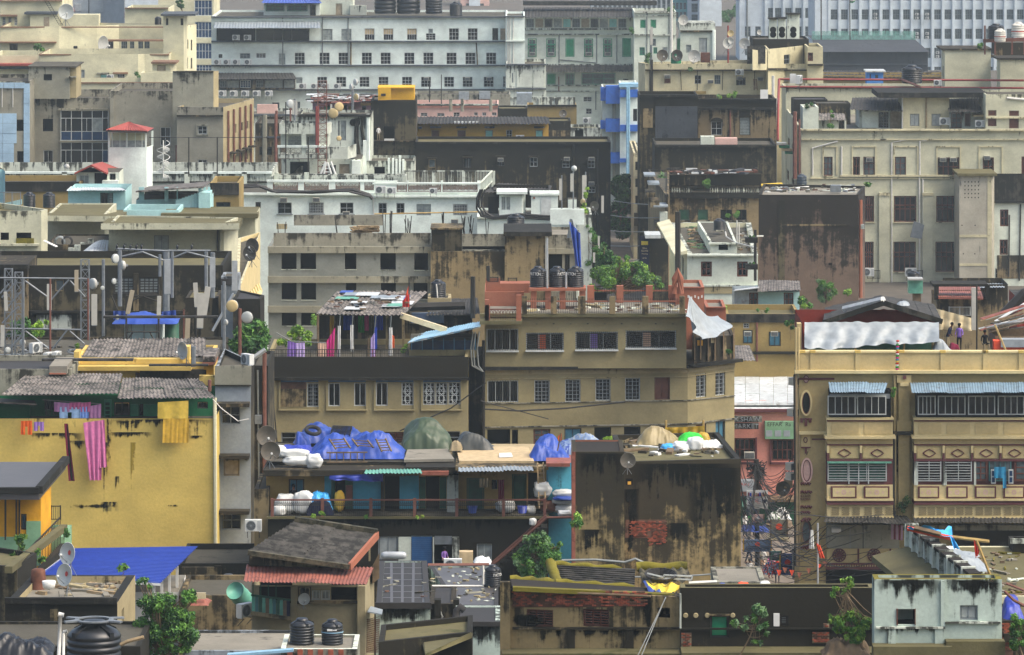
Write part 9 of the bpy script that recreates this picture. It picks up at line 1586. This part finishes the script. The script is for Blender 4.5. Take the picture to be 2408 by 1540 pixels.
c=P(1894,1034,Y);ring(c,5*su,7*su,2*su,.1,'maroon','rosette',inner='pinkp');b.box('pilaster_plate',1884,1020,1905,1050,.06,'ornate');b.box('bracket_ornament',1884,1050,1906,1053,.12,'maroon');b.box('bracket_drop',1893,1053,1897,1066,.1,'maroon')
for(y,w_)in((1136,24),(1156,30),(1191,30),(1204,22)):b.tb('scroll','maroon',[P(1894-w_*.5+w_*i/10,y+(2.5 if i%5 in(1,4)else-1),Y-.06)for i in Rg(11)],.07,5)
for y in(1222,1286):b.tb('scroll','maroon',[P(1884+i*2.2,y+4*sin(i*1.3),Y-.06)for i in Rg(11)],.08,5)
text(b,'lettering','BUILDING',1894,1176,Y-.05,5,'maroon',ext=.03,sx=.75);text(b,'lettering','BULANTI',1894,1169,Y-.05,5,'maroon',ext=.03,sx=.9)
b.Lg(1014,6,.35,'olight',1879,1942);b.box('corner_band',1909,1031,1942,1034,.08,'maroon')
def bay(x0,x1,wl,sect,Lb):
 o=1.1
 b.box('bay_body',x0,976,x1,1022,o,'olight');b.box('bay_sill',x0-2,977,x1+2,981,o+.15,'olight');b.box('bay_string',x0,981.5,x1,985,o+.08,'maroon');b.box('bay_cornice',x0-6,1018,x1+6,1024,o+.4,'olight');b.box('bay_neck',x0,1024,x1,1042,o,'ornate');b.box('bay_string',x0,1038,x1,1041,o+.1,'maroon')
 b.box('bay_backing',x0+6,912,x1-4,977,o-.12,'dark');b.box('bay_frieze',x0,1042,x1,1076,o-.05,'olight');b.box('frieze_rail',x0,1073,x1,1078,o+.1,'maroon');b.box('bay_windows_wall',x0,1078,x1,1134,o-.15,'maroon');b.box('flower_band',x0,1134,x1,1166,o-.03,'olight');b.box('moulding',x0-1,1166,x1+1,1170,o+.2,'olight');b.box('moulding',x0-1,1170,x1+1,1174,o+.14,'maroon');b.box('moulding',x0-1,1175,x1+1,1179,o+.2,'maroon');b.box('lattice_band',x0,1179,x1,1213,o,'olight');b.box('bay_underside',x0-2,1209,x1+2,1214,o+.1,'olight')
 for(xa,xb,st_)in wl:b.win(xa,930,xb,975,st_,o+.02)
 n=sect;sw=(x1-x0)/n if x1<2300 else 66.6
 for i in Rg(n):
  xa=x0+i*sw;xb=xa+sw
  b.box('sill_panel',xa+10,988,xb-3,1014,o+.04,'ornate');b.box('frieze_post',xa-.5,1043,xa+4.5,1078,o+.12,'maroon');b.box('frieze_bracket',xa-.8,1041,xa+4.8,1058,o+.2,'olight');b.box('frieze_panel',xa+7,1046,xb-3,1071,o+.02,'ornate')
  c=P((xa+xb)/2+2,1059,Y);c.y-=o+.06;mb=MB();dp=[(-15,0),(-9,4.5),(0,9),(9,4.5),(15,0),(9,-4.5),(0,-9),(-9,-4.5),(-15,0)];mb.tube([c+Vc((q[0]*su,0,q[1]*su))for q in dp],.035,5);b.Pt('diamond',mb,'maroon')
  b.box('flower_frame',xa+9,1137,xb-8,1164,o+.06,'maroon');b.box('flower_panel',xa+13,1140,xb-12,1161,o+.09,'olight')
  c=P((xa+xb)/2+.5,1150.5,Y);c.y-=o+.1;mb=MB()
  for k_ in Rg(8):a=k_*.785;d_=Vc((cos(a),0,sin(a)));nn_=Vc((-d_.z,0,d_.x));mb.poly([c+d_*su*1.5,c+d_*su*4+nn_*su*1.6,c+d_*su*7.5,c+d_*su*4-nn_*su*1.6])
  for sg in(-1,1):
   for k_ in Rg(4):a=1.57*k_+.4;c2=c+Vc((sg*15*su,0,0));d_=Vc((cos(a),0,sin(a)));nn_=Vc((-d_.z,0,d_.x));mb.poly([c2,c2+d_*su*2.5+nn_*su,c2+d_*su*5,c2+d_*su*2.5-nn_*su])
  b.Pt('flower_motif',mb,'pinkp')
  for j in Rg(3):
   xc=xa+11+j*(sw-4)/3;b.box('lattice_frame',xc-1,1185,xc+17,1205,o+.03,'ornate');mb=MB();hs_=1.15*su
   for r_ in Rg(7):
    for q_ in Rg(6):
     cc=P(xc+1+q_*2.8+(1.4 if r_%2 else 0),1187+r_*2.7,Y);cc.y-=o+.045;mb.poly([cc+Vc((hs_,0,0)),cc+VZ(hs_),cc-Vc((hs_,0,0)),cc-VZ(hs_)])
   b.Pt('lattice_hole',mb,'iron',kind='stuff')
 return o
o=bay(1942,2096,[(1946,2012,'slide3'),(2015,2084,'slide3')],2,'')
b.win(1946,1080,2085,1131,'hb',1.02);b.box('window_hood',1942,1078,2092,1081,1.5,'gsheet')
for i in Rg(3):b.box('mullion',1992+i*23,1080,1994+i*23,1131,1.2,'fwhite')
o=bay(2146,2480,[(2158,2200,'slide3'),(2205,2270,'slide3'),(2276,2340,'slide3'),(2346,2408,'slide3')],5,'')
b.win(2156,1080,2213,1131,'hb2',1.02);b.win(2222,1080,2285,1131,'hb2',1.02);b.win(2290,1080,2322,1131,'browndoor',1.02);b.win(2325,1080,2378,1131,'teal4',1.02);b.win(2385,1080,2440,1131,'browndoor',1.02);b.box('crumbled_post',2213,1076,2222,1134,1.15,'wstn');b.box('crumbled_post',2146,1076,2155,1134,1.15,'wstn');b.box('crumbled_post',2286,1076,2291,1134,1.15,'wstn')
for x in(2325,2366):b.box('open_casement',x,1096,x+11,1129,1.4,'fwhite',Bc=-1.3);b.box('casement_pane',x+2,1099,x+9,1111,1.42,'glass_blue',Bc=-1.35);b.box('casement_pane',x+2,1114,x+9,1126,1.42,'glass_blue',Bc=-1.35)
Cl('clothes','teal cloth drying in open casement of ornate building',2338,1098,2366,1098,1124,Y-.75,'c_teal','laundry',.05,2);Cl('clothes','teal cloth tail hanging below open casement',2358,1120,2366,1118,1148,Y-.75,'c_teal','laundry',.04,1)
for(x0,x1,y0,sk)in((1950,2086,898,4),(2142,2480,898,4)):
 corp(b,x0+2,923,x1-8 if x1<2300 else x1,923,Y-1.35,x1,899,x0-2,899,Y-.2,'galv_blue',.95,.13,.028,name='awning_sheet',jit=.03)
b.box('pelmet',1948,921,2090,932,1.0,'t_grey',Bc=-.9);b.box('pelmet',2152,920,2480,928,1.0,'iron',Bc=-.9)
b.box('recess_pilaster',2112,880,2138,1018,.3,'ornate_dull');b.box('recess_pilaster',2112,1020,2138,1215,.25,'ornate_dull');b.box('pilaster_cap',2108,880,2142,898,.35,'ornate');b.box('maroon_key',2122,881,2130,889,.45,'maroon');b.box('pilaster_bracket',2116,898,2136,906,.4,'olight');b.box('pilaster_base',2108,988,2142,1012,.35,'ornate_dull');b.Lg(1012,8,.5,'grimy',2096,2146);b.Pi([(2104,880),(2104,1200)],.09,'ornate_dull',.2);b.Pi([(2101,1024),(2101,1230)],.12,'fdark',.2)
Tf('dark weeds in recess between bays',2122,1215,Y-.3,40,60,420,.07,('leaf_dk','lc','la'));Tf('green fern beside left bay awning',2100,945,Y-.6,18,44,320,.07,('la','lb'));Sn(b,2098,2146,1000,1215,.2)
corp(b,1936,1228,2150,1232,Y-2,2130,1212,1944,1212,Y-.1,'asbd',.9,.18,.03,name='awning_sheet');corp(b,2150,1229,2480,1229,Y-2,2480,1214,2146,1214,Y-.1,'asbd',.9,.18,.03,name='awning_sheet')
b.box('grey_fascia',1942,1229,2112,1284,.9,'conc');b.box('fascia_seam',2026,1229,2028,1284,.93,'iron');b.box('fascia_seam',1996,1229,1997,1284,.92,'fgrey');b.box('medallion_band',1942,1284,2116,1318,.8,'ornate');b.box('beaded_cornice',1940,1318,2116,1332,1.1,'maroon');b.box('dark_shop',1942,1332,2240,1545,.1,'dark');b.box('white_lamp_box',1953,1235,1974,1244,1.3,'wpaint')
for i in Rg(30):b.box('bead',1943+i*5.8,1321,1945.8+i*5.8,1325,1.16,'ornate_dull')
for x in(2014,2089):b.box('band_post',x,1285,x+4,1318,.85,'maroon')
for x in(1971,2053):
 c=P(x,1300,Y);c.y-=.8
 for r_,w_ in((16,2.5),(10,1.5),(4,4)):mb=MB();mb.lathe([((r_-w_)*su,-.05),((r_-w_)*su,-.1),(r_*su,-.1),(r_*su,0)],28,c,axis='y',close=False);b.Pt('medallion_ring',mb,'maroon')
 for k_ in Rg(12):a=k_*.5236;d_=Vc((cos(a),0,sin(a)));b.br('medallion_spoke','maroon',c+d_*su*4+Vc((0,-.06,0)),c+d_*su*14+Vc((0,-.06,0)),.07,.05)
b.box('right_fascia',2116,1231,2480,1243,.7,'conc');b.box('right_dark_wall',2240,1243,2480,1300,.3,'gdark')
t=Th('striped_cloth','mauve striped curtain hanging at fascia end','curtain',P(2108,1270,Y-2.2))
for i in Rg(5):mb=MB();Bf(mb,2096+i*5.6,1232+i*.8,2100.6+i*5.6,1268+i*.6,Y-.95,.03);t.Pt('stripe',mb,'c_maroon' if i%2 else'lilac')
for i,(x,y)in En(((1873,905),(1866,1105),(1866,1128),(1870,978))):wac(('highest','third','lowest','second highest')[i]+' unit on left flank of ornate building',P(x-2,y,Y+.2),.6,1.0)
b.Pi([(1872,880),(1874,1330)],.08,'ftan',.25);b.Pi([(1868,880),(1870,1330)],.06,'iron',.3);b.Pi([(1880,1020),(1880,1330)],.05,'ftan',.2)
Yr=Y+3
s=Bld('red_gable_shed','long rooftop shed with dark roof, red gable and pale tarpaulin front',Yr,1888,762,2206,'red_wall',D=8,roof=None,z0=OZ)
ap=P(2078,697,Yr+4);lo_l,lo_r=P(1935,760,Yr-1.2),P(2216,757,Yr-1.2);fr_ap=P(2078,713,Yr-1.2);bk_l,bk_r=P(1940,723,Yr+7),P(2196,716,Yr+7);bk_ap=P(2072,695,Yr+7)
for(a,c_,d_,e_)in((lo_l,fr_ap,bk_ap,bk_l),(fr_ap,lo_r,bk_r,bk_ap)):
 for i in Rg(8):f0,f1=i/8,(i+1.03)/8;mb=MB();q=[a.lerp(c_,f0),a.lerp(c_,f1),e_.lerp(d_,f1),e_.lerp(d_,f0)];of=Vc((0,0,.03*(i%2)+R.uniform(0,.02)));mb.hexa([p+of-VZ(.08)for p in q],[p+of for p in q]);s.Pt('roof_sheet',mb,'rtar' if 0 else'asbd')
mb=MB();mb.poly([P(1936,762,Yr-.4),P(2212,762,Yr-.4),P(2078,726,Yr-.4)]);s.Pt('gable',mb,'red_wall');s.br('bargeboard','pblack',lo_l+Vc((0,-.05,.02)),fr_ap+Vc((0,-.05,.02)),.12,.3);s.br('bargeboard','pblack',fr_ap+Vc((0,-.05,.02)),lo_r+Vc((0,-.05,.02)),.12,.3)
s.tb('white_hose','tw',[fr_ap.lerp(bk_ap,.2)+VZ(.12),(lo_l.lerp(fr_ap,.35)).lerp(bk_l.lerp(bk_ap,.35),.35)+VZ(.15)],.2,6);Hp('sandbags','small sandbags on black gable roof','sandbag',2108,2140,720,Yr+1,.8,9,'t_grey',None,63,24,10,.1)
def tarp(u_,v_):p=P(1892+u_*316,757+v_*(60-26*max(0,u_-.45)*1.2)+4*sin(u_*9)*v_,Yr-1.3-.7*v_);p.y+=.18*sin(u_*40+v_*3)*v_+.25*noise.noise(Vc((u_*9,v_*3,4)))*v_;p.z+=.08*noise.noise(Vc((u_*14,v_*4,1)));return p
mb=MB();Gm(mb,tarp,90,16);Sg('tarpaulin','long pale grey tarpaulin hanging along red gabled shed','',mb,'t_grey',Sm=True)
s.box('green_net',1894,790,2206,827,.3,'sdkg');s.box('blue_end',1892,780,1900,825,.35,'c_navy')
for i,x in En((2011,2126,2193)):Po(x,784,826,Yr-1.6,('left','middle','right')[i]+' bamboo prop before tarpaulin shed',.06,'bamboo','bamboo_pole')
g_=Th('paper_garland','bright paper garland hanging over ornate parapet','garland',P(2110,872,Y-.4))
for i in Rg(16):mb=MB();p=P(2111-i*.12,802+i*4.4,Y-.35);mb.lathe([(.0,-.06),(.09,-.02),(.1,.03),(0,.07)],8,p);g_.Pt('paper_ball',mb,('c_red','c_white','c_green','c_hotpink','c_teal','c_yellow')[i%6])
tk2=Th('cistern','mint green square cistern on a brown stand','tank',P(2153,690,172));tk2.bf('cistern_body','gsheet',2137,658,2170,690,172,1.1);tk2.bf('lid','dishgrey',2136,655,2171,659,171.8,1.3);tk2.bf('stand','wood',2147,690,2166,716,172.2,.6);Tk(2150,668,32,182,'black tank behind mint green cistern',hs=.8)
rr=Bld('red_roof_hut','brown hut with rusty red roof and white railing behind tarpaulin',165,2204,698,2322,'tdark',D=5,roof=None);Tr(rr,'roof_sheet',[P(2206,700,164),P(2312,702,164),P(2302,672,170),P(2208,672,170)],.08,'rsheet');corp(rr,2206,699,2312,701,164,2302,671,2208,671,170,'rsheet',.8,.15,.03);rr.rail(2232,2282,722,742,.4,'fwhite',16);rr.box('frame_beam',2192,666,2322,672,.6,'gdark',Bc=2)
for x in(2196,2316):rr.box('frame_post',x,668,x+10,705,.6,'gdark')
gs=Bld('grey_shed','grey sheet roof shed behind red roof hut',180,2230,668,2370,'grimy',D=5,roof=None);corp(gs,2225,676,2362,676,179,2358,656,2228,656,186,'galv',1,.2,.03)
Cl('tarpaulin','cream cloth canopy right of red gabled shed',2196,724,2286,748,774,150,'t_cream','tarpaulin',.2,4,yb2=778)
mb=MB();Bf(mb,2285,677,2295,776,140,.25);t=Th('tall_panel','tall white antenna panel standing behind ornate parapet','antenna',P(2290,776,140));t.Pt('radome',mb,'antenna');t.tb('mast','iron',[P(2297,670,140.3),P(2297,822,140.3)],.05,6)
sk=Bld('terrace_stall','cluttered terrace stall with orange canvas front at right edge',Y+4,2340,790,2480,'wood',D=4,roof=None,z0=OZ);sk.box('orange_canvas',2334,798,2480,826,.8,'saff');sk.box('grey_canvas',2350,794,2480,812,1.0,'t_grey')
rt=Th('plank_canopy','heap of dark planks and sheets forming a roof at right edge','roof',P(2380,780,Y+6));rnd=random.Random(6)
for i in Rg(22):mb=MB();a=P(2300+rnd.uniform(0,60),784-rnd.uniform(0,34),Y+5+rnd.uniform(0,4));c_=a+Vc((rnd.uniform(2,3.5),rnd.uniform(-.5,1.5),rnd.uniform(.3,1.3)));mb.bar(a,c_,rnd.uniform(.12,.5),.05);rt.Pt('plank',mb,('wood','wood_lt','rdark','tw','rsheet','galv')[i%6])
rk=Bld('red_hut','brick red hut with curved black roof at right edge',Y+12,2392,700,2480,'red_wall',D=5,roof='asbd',ph=0);rk.tb('curved_roof','rtar',[P(2360,740,Y+10),P(2385,715,Y+10),P(2408,690,Y+10),P(2440,680,Y+10)],.35,6)
Pe('person in a dark shirt bending on ornate roof terrace',2228,826,Y+2,1.6,'c_navy','c_khaki',1.2,lean=.4);Pe('person in a purple top behind terrace parapet',2256,826,Y+2.6,1.55,'c_purple','c_black',-.4);Pe('person in black seated near terrace stall',2316,826,Y+2.4,1.55,'c_black','c_khaki',.2,'sit')
Hp('plastic_bags','pile of clear plastic bags behind parapet','bags',2196,2240,826,Y+1,1,36,'t_grey',[(.3,.5,.4,.6,1)],65,30,14,.2);Hp('coloured_bundle','red and purple bundle on terrace','bundle',2232,2256,826,Y+1.2,.8,20,'c_maroon',None,66,20,12,.15);Cb([(2340,764,Y+3),(2366,826,Y+2)],'slanting bamboo brace of terrace stall',.06,'bamboo',name='bamboo_pole')
for x in(1872,1878):b.Pi([(x,770),(x,870)],.06,'ornate',.3)
s.box('left_post',1874,760,1884,826,.2,'ornate',Bc=.5)
St=150
t=Th('utility_pole','dark utility pole wrapped with tangled wires in street','utility pole',P(1781,1300,St));t.tb('shaft','iron',[P(1781,1330,St),P(1779,1080,St)],.16,8);mb=MB();rnd=random.Random(3)
for k_ in Rg(26):a=P(1779,1100+rnd.uniform(-14,20),St);mb.tube([a+Vc((rnd.uniform(-.7,.7),rnd.uniform(-.3,.3),rnd.uniform(-.4,.4)))for _ in Rg(5)],.03,4)
t.Pt('wire_knot',mb,'wire',kind='stuff')
mb=MB()
for i in Rg(60):
 a=P(1779+rnd.uniform(-2,2),1085+rnd.uniform(0,60),St);c_=P(rnd.choice((1745,1740,1868,1872,1900,1860)),1090+rnd.uniform(-30,240),rnd.uniform(128,145));L_=(c_-a).length;mb.tube([a.lerp(c_,k_/8)-Vc((0,0,.05*L_*4*(k_/8)*(1-k_/8)))for k_ in Rg(9)],.022,3,cap=False)
for i in Rg(34):a=P(rnd.uniform(1742,1760),1160+rnd.uniform(0,180),rnd.uniform(125,140));c_=P(rnd.uniform(1865,2090),1230+rnd.uniform(-20,120),rnd.uniform(122,127));mb.tube([a.lerp(c_,k_/8)-Vc((0,0,.04*(c_-a).length*4*(k_/8)*(1-k_/8)))for k_ in Rg(9)],.022,3,cap=False)
Sg('overhead_wires','dense web of overhead wires across street',None,mb,'wire',kind='stuff')
t=Th('hoarding','white advertising hoarding with blue and red print over street','',P(1782,1200,147));t.bf('board','wpaint',1756,1153,1806,1196,147,.1);text(t,'lettering','Pack',1768,1179,146.9,7,'shut_blue',sx=.85);text(t,'lettering','@',1779.5,1179,146.9,6,'red_paint');text(t,'lettering','art',1788,1179,146.9,7,'shut_blue',sx=.9);text(t,'lettering','.com',1784,1184,146.9,3,'red_paint')
for i in Rg(10):mb=MB();Bf(mb,1759+i*4.4,1158+(i%3),1762.6+i*4.4,1167,146.95,.03);t.Pt('printed_figure',mb,('c_maroon','c_royal','c_peach','saff','c_khaki')[i%5])
mb=MB();mb.lathe([(0,-.05),(4.5*147/F,-.05)],18,P(1798,1178,147),axis='y',close=False);t.Pt('round_badge',mb,'c_navy')
for i in Rg(3):t.bf('text_line','fgrey',1760,1187+i*2.2,1796,1188+i*2.2,146.95,.02)
for i,(x0,x1,y0,y1,Ys_,m,lb)in En(((1750,1812,1269,1297,142,'t_bluegrey','blue printed banner with orange edges above walkers'),(1814,1850,1222,1262,141,'conc','faded framed poster board beside ornate corner'),(1836,1868,1302,1352,132,'t_blue2','blue printed trapezoid banner with a red emblem'),(1866,1905,1290,1360,131,'slate','dark glass sided banner frame under ornate corner'),(1770,1795,1210,1228,144,'pinkp','pinkish board in street'),(1812,1836,1296,1318,134,'gsheet','pale green signboard in street'))):
 t=Th('banner',lb,'banner',P((x0+x1)/2,y1,Ys_));mb=MB();Bf(mb,x0,y0,x1,y1,Ys_,.1);t.Pt('sheet',mb,m)
 mb=MB();Bf(mb,x0-3,y0-1,x0,y1+1,Ys_-.05,.12);Bf(mb,x1,y0-1,x1+3,y1+1,Ys_-.05,.12);t.Pt('edge_frame',mb,('ochre','wood','ochre','steel_lt','wood','wood')[i])
 mb=MB();mb.lathe([(0,-.06),(min(x1-x0,y1-y0)*.22*Ys_/F,-.06)],14,P((x0+x1)/2,(y0*.6+y1*.4),Ys_),axis='y',close=False);t.Pt('emblem',mb,('saff','saff','c_red','c_maroon','c_white','c_white')[i])
 for k_ in Rg(3):mb=MB();yy=y0+(y1-y0)*(.6+.12*k_);Bf(mb,x0+4,yy,x1-4,yy+1.2,Ys_-.03,.02);t.Pt('text_line',mb,'c_navy')
for i,(x0,x1,y,Ys_,m,lb)in En(((1798,1868,1236,146,'wood','brown tiled stall canopy under ornate corner'),(1742,1800,1190,152,'sdkg','dark green shop canopy below hoarding'),(1742,1812,1248,150,'t_blue','blue and white stall sheet behind banner'),(1800,1860,1268,140,'t_olive','olive stall canopy in street'))):mb=MB();q=[P(x0,y,Ys_-2),P(x1,y+4,Ys_-2),P(x1-6,y-12,Ys_+2),P(x0+4,y-14,Ys_+2)];Gm(mb,lambda u_,v_:q[0].lerp(q[1],u_).lerp(q[3].lerp(q[2],u_),v_)+Vc((0,0,.15*noise.noise(Vc((u_*5,v_*5,i)))-.2*sin(v_*3.1))),14,8);Sg('stall_canopy',lb,'canopy',mb,m)
for i,(x,yb,tp,lg,rz_,ps)in En(((1761,1323,'c_khaki','c_navy',1.57,'walk'),(1785,1336,'c_skin','c_khaki',.3,'stand'),(1763,1376,'c_white','c_white',.2,'stand'),(1752,1262,'c_white','c_navy',.8,'stand'),(1776,1264,'c_purple','c_black',-.3,'stand'),(1768,1258,'c_limegreen','c_khaki',.2,'stand'),(1794,1348,'c_white','c_peach',-.5,'stand'),(1812,1360,'c_pink','c_maroon',.6,'stand'),(1828,1372,'c_red','c_navy',-.2,'stand'))):Pe(('person in dark trousers striding under blue banner','bare backed person standing in street','person in white with a white cap near blue sheet','person in white behind blue banner','person in purple behind blue banner','person in bright green behind blue banner','person in white beside bare backed walker','person in pink in market crowd','person in red at market edge')[i],x,yb,0,1.68,tp,lg,rz_,ps,base=G(x,yb,.06))
Hp('market_goods','colourful heap of market goods in street','goods',1796,1850,1352,133,2.5,26,'c_red',[(.3,.5,.3,.6,1),(.7,.5,.3,.6,.8)],67,40,20,.4,Ms=['c_maroon','saff','c_teal','c_white','c_navy'],matfn=lambda u_,v_:int(abs(noise.noise(Vc((u_*14,v_*9,2))))*13)%5);Hp('market_goods','white and green goods on brown stall canopy','goods',1806,1862,1224,147,1.6,22,'tw',None,68,40,16,.4,Ms=['tw','la','iron'],matfn=lambda u_,v_:0 if noise.noise(Vc((u_*12,v_*8,5)))>-.1 else 1+(u_>.5))
for i,(x,y)in En(((1846,1334),(1862,1340),(1880,1346),(1832,1340),(1902,1336),(1926,1326),(1940,1320))):Cl('pennant','salmon triangular pennant strung over street mouth, %s from left'%('second','third','fourth','first','fifth','sixth','seventh')[i],x-6,y,x+6,y+1,y+14,127,'saff' if i%2 else'salmon','pennant',.02,1,taper=.95,nu=4,nv=5)
Po(1923,1230,1380,124,'thin grey pole carrying orange flag',.05,'steel_lt');Cl('flag','orange flag drooping on thin street pole',1918,1276,1928,1282,1312,123.8,'saff','flag',.1,2,skew=10,taper=-.2);Cl('plastic_bag','white plastic tied at ornate corner',1906,1246,1912,1246,1290,124.5,'tw','plastic',.15,2,taper=-.8)
dish('dishm','black dish low at ornate corner',P(1840,1148,134),.2,.85);sbox('meter_box','grey green meter box at ornate corner','box','ftan',1844,1126,1864,1148,134,.5)
hz=bpy.data.materials.new('haze');hz.use_nodes=True;t=hz.node_tree;t.nodes.remove(t.nodes['Principled BSDF']);pv=t.nodes.new('ShaderNodeVolumePrincipled');pv.inputs['Color'].default_value=(.74,.88,.95,1);pv.inputs['Density'].default_value=.00014;pv.inputs['Anisotropy'].default_value=.2
t.links.new(pv.outputs[0],t.nodes['Material Output'].inputs['Volume']);MATS['haze']=hz
mb=MB();mb.box((-1400,-55,-1),(1400,5900,86));o=Sg('haze',None,None,mb,'haze',kind='stuff',loc=VZ(0))
finish()
